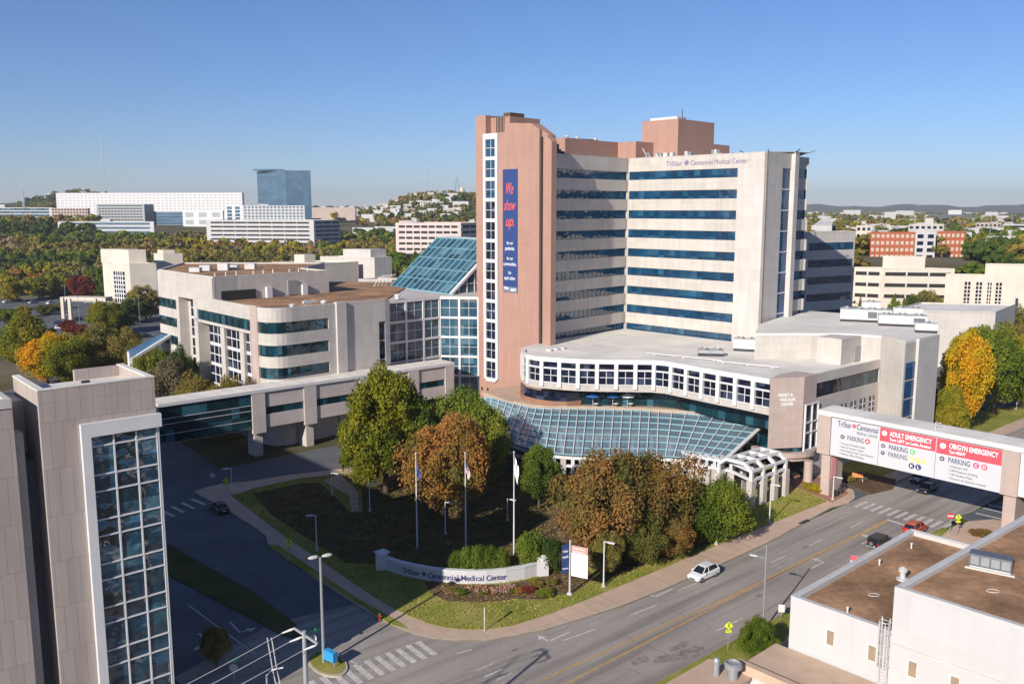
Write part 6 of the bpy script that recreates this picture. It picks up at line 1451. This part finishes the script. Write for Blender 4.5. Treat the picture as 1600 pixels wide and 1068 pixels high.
# terrace umbrellas and tables
ub_b = simple('umbrella_blue', (.02, .13, .38), .8, 0, .1); ub_w = simple('umbrella_white', (.8, .8, .78), .8, 0, .05)
for k, (px_, mt, c_, s_) in enumerate(((926, ub_b, 'blue', 'blue parasol, leftmost on the terrace'), (957, ub_b, 'blue', 'blue parasol in the middle of the terrace beside the white one'), (980, ub_w, 'white', 'white parasol right of the two blue ones on the terrace'), (1046, ub_w, 'white', 'white parasol standing alone at the right of the terrace'))):
    P = G(px_, 634, tz+.0); P = (P[0], P[1]-.2); o = thing('parasol', (P[0], P[1], tz), s_, 'parasol', 'terrace parasols')
    MB().tube([(P[0], P[1], tz), (P[0], P[1], tz+2.6)], .04, 8).build('pole', white_m, o)
    MB().lathe((P[0], P[1], tz+1.95), [(1.45, 0), (1.4, .06), (.75, .42), (.05, .7)], 8).build('canopy', mt, o)
    t = thing('terrace_table', (P[0]+.5, P[1]-.9, tz), ('round table under the leftmost blue parasol', 'round table under the middle blue parasol', 'round table under the white parasol beside the blue ones', 'round table under the lone white parasol')[k], 'table', 'terrace tables')
    MB().lathe((P[0]+.5, P[1]-.9, tz+.7), [(.5, 0), (.5, .05)], 16).build('table_top', ub_w, t); MB().tube([(P[0]+.5, P[1]-.9, tz), (P[0]+.5, P[1]-.9, tz+.7)], .05, 8).build('leg', grey_m, t)

# ------------------------------------------------------------------ trees and shrubs
def leaf_cloud(seed, nclump, nleaf, size, shape='round', jit=0.8):
    """leaf quads on the shells of many clumps spread through the crown volume; unit radius, z 0..1"""
    rg = np.random.default_rng(seed); C = []
    while len(C) < nclump:
        p = rg.uniform(-1, 1, 3)
        if np.linalg.norm(p) > 1 or (shape == 'round' and np.linalg.norm(p) < .55): continue
        x, y, z = p; zz = (z+1)/2
        if shape == 'round': k = 0.80*(1.0 if zz > .25 else .55+1.8*zz)*rg.uniform(.9, 1.08)
        elif shape == 'cone': k = 1.0*(1-zz*.95); x, y = x*k, y*k; k = .9
        elif shape == 'oval': k = .72
        elif shape == 'shrub': k = .8; zz = max(.12, zz*.85)
        if shape != 'cone' and np.linalg.norm(p) < .45: continue
        C.append((x*k, y*k, .08+zz*.80 if shape != 'cone' else .03+zz*.85, rg.uniform(.12, .33)*(1 if shape != 'cone' else (1.05-zz)*.8)))
    C = np.array(C)
    if shape in ('round', 'shrub', 'oval'):
        th = np.arctan2(C[:, 1], C[:, 0]); ph = rg.uniform(0, 6.28, 4); amp = .95 if shape == 'round' else .25
        lob = 1+amp*(.20*np.sin(2*th+ph[0])+.20*np.sin(3*th+ph[1]+4*C[:, 2])+.16*np.sin(5*th+ph[2]-7*C[:, 2])); C[:, 0] *= lob; C[:, 1] *= lob; C[:, 2] = .5+(C[:, 2]-.5)*(1+amp*.12*np.sin(2*th+ph[3]))
    per = rg.integers(0, nclump, nleaf); c = C[per]
    d = rg.normal(size=(nleaf, 3)); d /= np.linalg.norm(d, axis=1)[:, None]; d[:, 2] = np.abs(d[:, 2])*np.where(rg.random(nleaf) < .8, 1, -1)
    rr = c[:, 3:4]*rg.uniform(.55, 1.15, (nleaf, 1))
    P = c[:, :3]+d*rr*np.array([1, 1, .62])
    n = d+rg.normal(scale=jit, size=(nleaf, 3)); n /= np.linalg.norm(n, axis=1)[:, None]
    t = np.cross(n, rg.normal(size=(nleaf, 3))); t /= np.linalg.norm(t, axis=1)[:, None]; b = np.cross(n, t)
    s = size*rg.uniform(.6, 1.25, (nleaf, 1)); asp = rg.uniform(.55, 1.0, (nleaf, 1))
    zf = np.array([1, 1, .62])
    q = np.stack([P-t*s*zf-b*s*asp*zf*.4, P+b*s*asp*zf, P+t*s*zf+b*s*asp*zf*.3, P-b*s*asp*zf], 1)
    return q.reshape(-1, 3)
def quad_mesh(name, V, mat):
    me = bpy.data.meshes.new(name); n = len(V)//4
    me.vertices.add(len(V)); me.vertices.foreach_set('co', V.astype(np.float32).ravel())
    me.loops.add(4*n); me.loops.foreach_set('vertex_index', np.arange(4*n, dtype=np.int32))
    me.polygons.add(n); me.polygons.foreach_set('loop_start', np.arange(0, 4*n, 4, dtype=np.int32))
    me.update(); me.validate(); me.materials.append(mat); return me
def trunk_mesh(seed, h0=.55):
    rg = random.Random(seed); m = MB()
    m.tube([(0, 0, -.02), (.004, 0, .12), (rg.uniform(-.02, .02), rg.uniform(-.02, .02), .35), (rg.uniform(-.04, .04), rg.uniform(-.04, .04), .62), (0, 0, .86)], [.034, .024, .02, .013, .004], 8)
    for k in range(9):
        t = 2*math.pi*k/9+rg.uniform(-.3, .3); z0 = rg.uniform(.22, .6); r_ = rg.uniform(.12, .24)
        p = (0, 0, z0); q = (r_*.5*math.cos(t), r_*.5*math.sin(t), z0+.11); s = (r_*math.cos(t+.2), r_*math.sin(t+.2), z0+.27)
        m.tube([p, q, s], [.011, .007, .002], 5)
    o = m.build('trunk', bark_m); me = o.data; V = np.zeros(len(me.vertices)*3); me.vertices.foreach_get('co', V)
    V = V.reshape(-1, 3)+np.array(o.location); me.vertices.foreach_set('co', V.ravel()); bpy.data.objects.remove(o); return me
TR = [trunk_mesh(s) for s in (1, 2, 3)]
CR = {}
for i in range(4): CR['big', i] = quad_mesh('crown', leaf_cloud(20+i, 95, 46000, .026), leaf['green'])
for i in range(3): CR['mid', i] = quad_mesh('crown', leaf_cloud(40+i, 50, 12000, .048), leaf['green'])
for i in range(4): CR['low', i] = quad_mesh('crown', leaf_cloud(60+i, 30, 2600, .10, 'round', .4), leaf['green'])
CR['cone', 0] = quad_mesh('crown', leaf_cloud(80, 90, 9000, .055, 'cone'), leaf['dark'])
CR['ball', 0] = quad_mesh('crown', leaf_cloud(86, 160, 12000, .035, 'oval', .25), leaf['green'])
CR['oval', 0] = quad_mesh('crown', leaf_cloud(85, 90, 14000, .040, 'oval'), leaf['green'])
CR['shrub', 0] = quad_mesh('crown', leaf_cloud(90, 60, 9000, .045, 'shrub'), leaf['green'])
CR['shrub', 1] = quad_mesh('crown', leaf_cloud(91, 60, 9000, .045, 'shrub'), leaf['green'])
def tree(P, h, r, mat, label, q=('big', 0), group=None, z=None, clear=.18, name='tree', cat='tree', rz=None, var=None):
    z = terrain(*P[:2]) if z is None else z
    o = thing(name, (P[0], P[1], z), label, cat, group)
    random.seed(int(abs(P[0]*13+P[1]*7))); rz = random.uniform(0, 6.28) if rz is None else rz
    t = bpy.data.objects.new('trunk', TR[random.randrange(3)]); COL.objects.link(t); t.parent = o; t.scale = (max(h*.8, r*1.6), max(h*.8, r*1.6), h*1.02); t.rotation_euler = (0, 0, rz)
    c = bpy.data.objects.new('crown', CR[q]); COL.objects.link(c); c.parent = o; c.location = (0, 0, h*clear); c.scale = (r/1.02, r/1.02*random.uniform(.92, 1.08), h*(1-clear)/.98); c.rotation_euler = (0, 0, rz)
    c.material_slots[0].link = 'OBJECT'; c.material_slots[0].material = leaf[mat]
    return o
def ptree(px_, pb_, pt_, r, mat, label, q=('big', 0), dep=0, **k):
    if dep:
        (x, y), _z = AT(px_, pb_, dep); return tree((x, y), TOPZ((x, y), pt_), r, mat, label, q, z=0.0, **k)
    if px_ > 1340 and px_ < 1490 and pb_ < 480:
        (x, y), _z = AT(px_, pb_, 296); z = terrain(x, y); return tree((x, y), TOPZ((x, y), pt_)-z, r*.8, mat, label, q, z=z, **k)
    x, y, z = GT(px_, pb_, 40) if pb_ < 500 else (*G(px_, pb_), 0.19)
    h = TOPZ((x, y), pt_)-z
    return tree((x, y), h, r, mat, label, q, z=z, **k)
def shrub(px_, pb_, h, r, mat, label, q=('shrub', 0), group=None, z=.2, name='shrub', cat='shrub'):
    P = G(px_, pb_, z); o = thing(name, (P[0], P[1], z-.05), label, cat, group); random.seed(int(px_*7+pb_))
    c = bpy.data.objects.new('foliage', CR[q]); COL.objects.link(c); c.parent = o; c.scale = (r/1.02, r/1.02, h/.98); c.rotation_euler = (0, 0, random.uniform(0, 6))
    c.location = (0, 0, -.06*h); c.material_slots[0].link = 'OBJECT'; c.material_slots[0].material = leaf[mat]; return o
B = 'big'
ptree(603, 772, 578, 7.2, 'yellowgreen', 'tallest yellow-green tree in front of the covered bridge', (B, 0))
ptree(575, 775, 650, 5.0, 'yellowgreen', 'lower yellow-green tree at the left flank of the tallest one', (B, 1), clear=.12)
ptree(700, 748, 606, 8.2, 'green', 'broad dark green tree behind the rust coloured one', (B, 2), clear=.08)
ptree(645, 765, 612, 5.6, 'green', 'green tree filling the gap right of the tallest yellow-green one', (B, 0), clear=.08)
ptree(752, 762, 632, 5.8, 'green', 'green tree beside the left end of the glass canopy', (B, 3), clear=.06)
ptree(650, 760, 640, 5.6, 'olive', 'olive tree between the tallest tree and the rust coloured one', (B, 3), clear=.1)
ptree(698, 822, 648, 6.9, 'rust', 'large rust coloured tree behind the flagpoles', (B, 1), clear=.14)
ptree(842, 796, 698, 4.1, 'green', 'green tree in front of the canopy right of the white flag', (B, 0), clear=.18)
ptree(935, 878, 716, 6.6, 'rust', 'wide rust coloured tree behind the banner sign', (B, 3), clear=.08)
ptree(1003, 862, 704, 6.9, 'rust', 'wide rust and olive tree in front of the canopy edge', (B, 2), clear=.08)
ptree(1000, 886, 790, 3.4, 'olive', 'small olive tree at the foot of the wide rust coloured trees', (B, 0), clear=.08)
ptree(945, 905, 828, 2.4, 'olive', 'small thin olive tree by the path lamp', (B, 1), clear=.1)
ptree(1042, 872, 800, 3.6, 'rust', 'low rust coloured tree next to the green one by the road lawn', (B, 1), clear=.05)
ptree(1108, 850, 748, 5.4, 'green', 'round green tree next to the pergola columns', (B, 2), clear=.06)
ptree(1072, 845, 742, 4.2, 'green', 'green tree between the rust coloured ones and the pergola', (B, 1), clear=.06)
ptree(1183, 1034, 966, 2.1, 'green', 'small dense green tree on the near verge', (B, 0), clear=.04)
ptree(338, 1040, 982, 1.7, 'olive', 'small dark tree on the shaded street verge', (B, 1), clear=.1)
ptree(828, 894, 826, 2.3, 'green', 'taller conical evergreen behind the entry wall', ('oval', 0), clear=.0)
ptree(862, 896, 835, 1.8, 'dark', 'shorter conical evergreen next to the entry wall pier', ('oval', 0), clear=.0)
ptree(1500, 675, 520, 6.0, 'gold', 'large golden yellow tree right of the east block', (B, 3), clear=.12)
ptree(1475, 700, 600, 3.6, 'yellowgreen', 'small yellow-green tree at the foot of the golden one', (B, 2), clear=.1)
ptree(1552, 645, 508, 8.0, 'green', 'dark green tree right behind the golden one', (B, 1), clear=.1)
ptree(1600, 640, 520, 7.6, 'yellowgreen', 'green tree cut by the right edge of the frame', (B, 0), clear=.1)
ptree(1580, 600, 505, 7.5, 'olive', 'olive tree behind the green ones at the right edge', (B, 2), clear=.1)
ptree(1520, 590, 512, 6.0, 'dark', 'dark tree between the golden tree and the flat annexe', (B, 3), clear=.1)
ptree(1590, 560, 478, 4.0, 'olive', 'slim tree in front of the plain white block', ('mid', 0), clear=.1)
# left of the medical wing and around the car park
for a_ in ((283, 622, 545, 4.0, 'dark', 'dark green tree against the tall windows of the medical wing', (B, 0), 190),
           (312, 640, 583, 5.0, 'olive', 'spreading brownish tree behind the bridge roof', (B, 1), 178), (352, 640, 588, 4.2, 'olive', 'olive tree behind the bridge roof beside the tall windows', (B, 2), 176),
           (262, 630, 562, 4.6, 'bare', 'thin half bare tree beside the office block', (B, 3), 186), (240, 600, 545, 4.0, 'green', 'green tree right behind the office parapet', (B, 2), 196),
           (390, 625, 590, 1.8, 'bare', 'small half bare shrub tree at the corner of the medical wing', (B, 2), 173),
           (45, 580, 493, 9.5, 'yellowgreen', 'large yellow-green tree behind the office annexe', (B, 0)), (75, 600, 520, 6.5, 'gold', 'golden tree just behind the office parapet', (B, 1)),
           (110, 600, 522, 8.0, 'yellowgreen', 'broad yellow-green tree behind the office roof', (B, 2)), (158, 590, 510, 8.4, 'olive', 'broad olive tree behind the middle of the office roof', (B, 3)),
           (198, 585, 515, 7.5, 'olive', 'olive tree behind the right end of the office roof', (B, 0)), (226, 600, 530, 5.5, 'olive', 'half shaded olive tree near the glass side canopy', (B, 1)),
           (168, 522, 470, 7.6, 'yellowgreen', 'bright yellow-green tree in the car park in front of the portico', (B, 1)), (186, 520, 488, 7, 'dark', 'dark tree right of the bright one in the car park', ('mid', 0)),
           (158, 462, 412, 9.5, 'green', 'tall green tree beside the cream clinic', ('mid', 1)), (176, 470, 425, 6.5, 'green', 'green tree touching the cream clinic wall', ('mid', 2)),
           (228, 500, 448, 7.6, 'olive', 'olive tree between the clinic and the medical wing', ('mid', 0)), (208, 505, 462, 6, 'dark', 'dark green tree left of the olive one by the clinic', ('mid', 1)),
           (128, 468, 428, 7.0, 'red', 'deep red tree behind the portico', ('mid', 2)), (97, 463, 427, 7.5, 'yellowgreen', 'yellow-green tree left of the deep red one', ('mid', 0)),
           (20, 472, 428, 8, 'yellowgreen', 'wide yellow-green tree at the left edge above the car park', ('mid', 1)), (62, 466, 430, 7, 'yellowgreen', 'wide yellow-green tree above the blue cars', ('mid', 2)),
           (70, 492, 474, 5.5, 'olive', 'low olive tree on the car park island', ('mid', 1)),
           (84, 486, 474, 5, 'olive', 'low green tree on the car park island left of the portico', ('mid', 2)),
           (34, 497, 478, 4, 'yellowgreen', 'small yellow-green tree on the left car park island', ('mid', 0)), (10, 505, 480, 5, 'green', 'small green tree on the left edge of the car park', ('mid', 1)), (100, 482, 470, 3, 'green', 'little green tree on the car park island near the portico leg', ('mid', 2)),
           (110, 522, 500, 4.2, 'red', 'red leafed tree left of the bright car park tree', ('mid', 0)), (124, 527, 505, 4.0, 'red', 'red leafed shrub tree nearest the bright car park tree', ('mid', 1)),
           (1398, 478, 451, 5, 'green', 'rounded green conifer in front of the parking garage', ('cone', 0)), (1412, 478, 460, 4, 'green', 'small green conifer beside the rounded one', ('cone', 0)), (1444, 478, 448, 7, 'olive', 'wide dark olive tree in front of the garage', ('mid', 1)),
           (1428, 476, 458, 5, 'dark', 'dark green tree left of the wide olive one', ('mid', 2)), (1486, 476, 451, 3.6, 'dark', 'dark pointed tree at the garage corner', ('cone', 0)), (1480, 479, 468, 5, 'gold', 'golden bush at the garage corner', ('mid', 0)), (1344, 476, 450, 1.5, 'olive', 'slim cypress left in front of the garage', ('cone', 0)),
           (655, 470, 385, 5.5, 'green', 'green tree showing left of the steep glass roof', ('mid', 1))):
    ptree(*a_[:6], a_[6], dep=a_[7] if len(a_) > 7 else 0, clear=.04)
# hedges, shrubs, flowers
for k, (px_, py_, h, r, w_) in enumerate(((714, 902, 4.1, 1.45, 'leftmost'), (730, 902, 4.7, 1.5, 'second from the left'), (748, 903, 5.0, 1.6, 'middle'), (766, 902, 4.9, 1.5, 'second from the right'), (783, 901, 4.5, 1.4, 'rightmost'))):
    shrub(px_, py_, h, r, 'green', 'clipped round shrub behind the entry wall, %s of five' % w_, ('ball', 0), 'clipped shrubs behind the entry wall')
shrub(852, 929, 1.0, 1.35, 'green', 'low round shrub at the right front of the entry wall')
shrub(826, 924, .9, 1.0, 'red', 'low reddish shrub in front of the entry wall'); shrub(811, 926, .8, .8, 'rust', 'low orange shrub in front of the entry wall'); shrub(838, 914, 1.0, 1.1, 'olive', 'grey-green hedge against the right end of the entry wall')
shrub(862, 913, 1.1, .9, 'olive', 'olive hedge at the foot of the right end pier'); shrub(722, 928, .9, .8, 'green', 'small green shrub left of the flowers'); shrub(708, 925, .9, .9, 'olive', 'small olive shrub at the edge of the shadow')
shrub(753, 929, .6, .5, 'olive', 'small olive shrub among the flowers left'); shrub(800, 925, .7, .6, 'green', 'small green shrub among the flowers right')
shrub(1275, 768, 1.6, 1.4, 'gold', 'yellow shrub at the foot of the bridge pier'); shrub(1262, 762, 1.2, 1.1, 'yellowgreen', 'green and yellow shrub left of the bridge pier'); shrub(1165, 722, 2.6, 3.0, 'dark', 'dark hedge inside the pergola below the canopy corner', ('shrub', 1)); shrub(1143, 728, 2.0, 2.0, 'green', 'green hedge at the lower corner of the glass canopy', ('shrub', 1))
shrub(1325, 752, 1.4, 1.3, 'olive', 'grassy clump left of the orange board'); shrub(1348, 750, 1.3, 1.0, 'bare', 'dry clump right of the orange board'); shrub(1533, 835, 1.0, 1.8, 'rust', 'low brown shrub on the corner paving by the roof edge')
for k, px_ in enumerate((868, 889, 912, 938, 962)): shrub(px_, 857+3*k, 1.2, 1.2, ('dark', 'olive')[k % 2], ('dark low shrub under the wide rust tree, first from the left', 'olive low shrub under the wide rust tree, second from the left', 'dark low shrub under the wide rust tree, middle', 'olive low shrub under the wide rust tree, second from the right', 'dark low shrub under the wide rust tree, rightmost')[k], ('shrub', k % 2))
fl = leaf_cloud(7, 1, 8, .1); rg = np.random.default_rng(5); Vs = []
for k in range(420):
    px_ = rg.uniform(690, 806) if k % 3 else rg.uniform(768, 804); P = G(px_, rg.uniform(919, 930)+2*math.sin(px_*.1)); c = leaf_cloud(100+k % 7, 3, 5, .45)*np.array([.16, .16, .4]); Vs.append(c+np.array([P[0], P[1], .22]))
me = quad_mesh('flower_bed', np.concatenate(Vs), plain('petals', (.5, .12, .08), .8)); me.materials.append(plain('petals_pale', (.7, .5, .45), .8)); me.materials.append(leaf['green'])
me.polygons.foreach_set('material_index', rg.integers(0, 3, len(me.polygons)).astype(np.int32)); o = bpy.data.objects.new('flower_bed', me); COL.objects.link(o); tag(o, 'bed of red and pale flowers in front of the entry wall', 'flowers', None, 'stuff')
# grass tufts on the sunlit lawn
rg = np.random.default_rng(9); n = 26000
lp = gp(lawn); xs_ = [p[0] for p in lp]; ys_ = [p[1] for p in lp]
def inside(X, Y, poly):
    r_ = np.zeros(len(X), bool); j = len(poly)-1
    for i in range(len(poly)):
        xi, yi = poly[i]; xj, yj = poly[j]
        c = ((yi > Y) != (yj > Y)) & (X < (xj-xi)*(Y-yi)/(yj-yi+1e-9)+xi); r_ ^= c; j = i
    return r_
X = rg.uniform(min(xs_), max(xs_), n*3); Y = rg.uniform(min(ys_), min(max(ys_), 150), n*3); ok = inside(X, Y, lp)&(rg.random(n*3) < .6); X, Y = X[ok][:n], Y[ok][:n]; n = len(X)
a_ = rg.uniform(0, 6.28, n); hh = rg.uniform(.05, .14, n); w_ = rg.uniform(.06, .14, n); dx, dy = np.cos(a_)*w_, np.sin(a_)*w_
Z = np.full(n, .185); q = np.stack([np.stack([X-dx, Y-dy, Z], 1), np.stack([X+dx, Y+dy, Z], 1), np.stack([X+dx*.8+dy*.4, Y+dy*.8, Z+hh], 1), np.stack([X-dx*.8+dy*.4, Y-dy*.8, Z+hh], 1)], 1).reshape(-1, 3)
o = bpy.data.objects.new('grass', quad_mesh('grass', q, lawn_m)); COL.objects.link(o); tag(o, 'short autumn grass tufts on the lawn', 'grass', None, 'stuff')

# woods: nearest ones single trees, the rest one mass
def wood_points(r0, r1, a0, a1, step, seed, keep=.9):
    rg = random.Random(seed); pts = []; r = r0
    while r < r1:
        na = max(1, int(math.radians(a1-a0)*r/step))
        for k in range(na):
            if rg.random() > keep: continue
            a = math.radians(a0+(a1-a0)*(k+rg.random())/na); rr = r+rg.uniform(-step/2, step/2); pts.append((rr*math.sin(a), rr*math.cos(a)))
        r += step
    return pts
left = wood_points(432, 850, -32.5, -1.5, 10.5, 4)
def patch_mat(x, y, rg):
    v = math.sin(x*.021+1.3*math.sin(y*.017))+math.sin(y*.026+1.1*math.sin(x*.013)+2)+rg.uniform(-.55, .55)
    return 'dark' if v < -1.1 else 'green' if v < -.35 else 'olive' if v < .75 else 'bare' if v < 1.0 else 'yellowgreen' if v < 1.6 else 'rust' if rg.random() < .35 else 'olive'
def blocked(x, y):
    u = 800+F*x/(y*CP)
    r = math.hypot(x, y)
    if 150 < u < 290 and r < 455: return True          # clinic
    if y < 462 and u < 290: return True
    return False
left = sorted([p for p in left if not blocked(*p)], key=lambda p: math.hypot(*p))
mats_w = ['olive', 'green', 'olive', 'olive', 'dark', 'olive', 'bare', 'bare', 'green', 'green', 'olive', 'yellowgreen', 'dark', 'olive', 'olive', 'bare', 'olive', 'rust', 'green', 'dark', 'green', 'olive', 'yellowgreen']
kindlab = {'olive': 'olive brown tree', 'green': 'green tree', 'yellowgreen': 'yellow-green tree', 'dark': 'dark green tree', 'bare': 'thinning brownish tree', 'gold': 'golden tree', 'rust': 'rust coloured tree', 'orange': 'orange tree'}
NI = 0; rest = []
rg = random.Random(5)
for i, (x, y) in enumerate(left):
    u = 800+F*x/(y*CP)
    seen = (u < 250) or (290 < u < 740 and math.hypot(x, y) > 500) or (250 <= u <= 290 and math.hypot(x, y) > 480)
    mt = patch_mat(x, y, rg)
    if seen and NI < 250 and rg.random() < .8:
        band_ = 'left' if u < 250 else ('middle' if u < 500 else 'right')
        tree((x, y), rg.uniform(10, 15), rg.uniform(6.2, 8.6), mt, '%s in the %s part of the woods behind the hospital' % (kindlab[mt], band_), ('low', i % 4), 'trees of the woods on the left', clear=.06); NI += 1
    else: rest.append((x, y, mt))
right = wood_points(372, 425, 21, 30, 10, 28, .9)+wood_points(420, 1300, 17.5, 36, 19, 8, .55)+wood_points(1300, 3000, 16, 36, 52, 9, .8)+wood_points(900, 1500, -33, -25, 16, 12)+wood_points(1350, 1750, -7.5, 0, 17, 3, .8)+wood_points(880, 1400, -9.5, -1.5, 21, 33, .6)+wood_points(1700, 2100, -29, -21, 20, 13, .9)+wood_points(1250, 3000, -25, -2, 60, 14, .7)
for (x, y) in right:
    u = 800+F*x/(y*CP)
    if 1335 < u < 1620 and math.hypot(x, y) < 385: continue
    if 1350 < u < 1520 and 395 < math.hypot(x, y) < 470: continue
    rest.append((x, y, patch_mat(x, y, rg)))
for (px_, py_, n_) in ((1560, 412, 10), (1590, 405, 8), (1530, 400, 6), (1600, 420, 6)):
    for k in range(n_):
        x, y, z = GT(px_+rg.uniform(-14, 14), py_+rg.uniform(-6, 8)); rest.append((x, y, rg.choice(['green', 'dark', 'olive'])))
names = ['olive', 'green', 'yellowgreen', 'dark', 'bare', 'gold', 'rust']
clouds = [leaf_cloud(200+k, 16, 330, .22, 'round', .3) for k in range(4)]; clouds_s = [leaf_cloud(230+k, 9, 60, .42, 'round', .3) for k in range(4)]
Vs = []; fmi = []
for k, (x, y, mt) in enumerate(rest):
    r = math.hypot(x, y); c = (clouds if r < 1000 else clouds_s)[k % 4]; s = rg.uniform(6.5, 9) if r < 1500 else rg.uniform(7, 12); h = rg.uniform(8.5, 13) if not (r < 430 and x > 0) else rg.uniform(4, 6.5)
    a = rg.uniform(0, 6.28); R_ = np.array([[math.cos(a), -math.sin(a), 0], [math.sin(a), math.cos(a), 0], [0, 0, 1]])
    Vs.append((c*np.array([s, s, h]))@R_.T+np.array([x, y, terrain(x, y)-.5])); fmi += [names.index(mt)]*(len(c)//4)
me = quad_mesh('woodland', np.concatenate(Vs), leaf['olive'])
for n_ in names[1:]: me.materials.append(leaf[n_])
me.polygons.foreach_set('material_index', np.array(fmi, dtype=np.int32))
o = bpy.data.objects.new('woodland', me); COL.objects.link(o); tag(o, 'autumn woods and distant tree belts around the city', 'woods', None, 'stuff')
# scattered far roofs of the city
Vr = MB()
rg = random.Random(31)
for k in range(400):
    a = math.radians(rg.choice([rg.uniform(18, 35), rg.uniform(18, 35), rg.uniform(-12, -3), rg.uniform(-32, -8)])); r = rg.uniform(1100, 3800)
    if k >= 230: a = math.radians(rg.uniform(-9.5, -1.5)); r = rg.uniform(860, 1420)
    if 230 <= k < 330 and k % 3: continue
    if k >= 330: a = math.radians(rg.uniform(19, 34)); r = rg.uniform(640, 1300)
    x, y = r*math.sin(a), r*math.cos(a); z = terrain(x, y)
    w2, d2 = rg.uniform(8, 26), rg.uniform(8, 16); Vr.abox(x-w2/2, x+w2/2, y-d2/2, y+d2/2, z-2, z+rg.uniform(5, 9)+r*.0008)
tag(Vr.build('distant_houses', whitewall), 'scattered pale roofs of the distant city', 'houses', None, 'stuff')

# ------------------------------------------------------------------ air
HAZE = 0.00010
if HAZE:
    m = bpy.data.materials.new('haze_air'); m.use_nodes = True; nt = m.node_tree; nt.nodes.clear()
    out = nt.nodes.new('ShaderNodeOutputMaterial'); pv = nt.nodes.new('ShaderNodeVolumePrincipled'); pv.inputs['Density'].default_value = HAZE
    pv.inputs['Color'].default_value = (.93, .96, 1.0, 1); pv.inputs['Anisotropy'].default_value = .2
    nt.links.new(pv.outputs[0], out.inputs['Volume'])
    hz_ = MB().abox(-9600, 9600, -9600, 9600, -1.2, 215); o = hz_.build('haze', m); tag(o, 'pale blue haze over the distance', 'haze', None, 'stuff')
for o in bpy.data.objects:
    if o.type == 'MESH' and o.parent is None and 'kind' not in o and 'label' not in o: print('UNTAGGED', o.name)
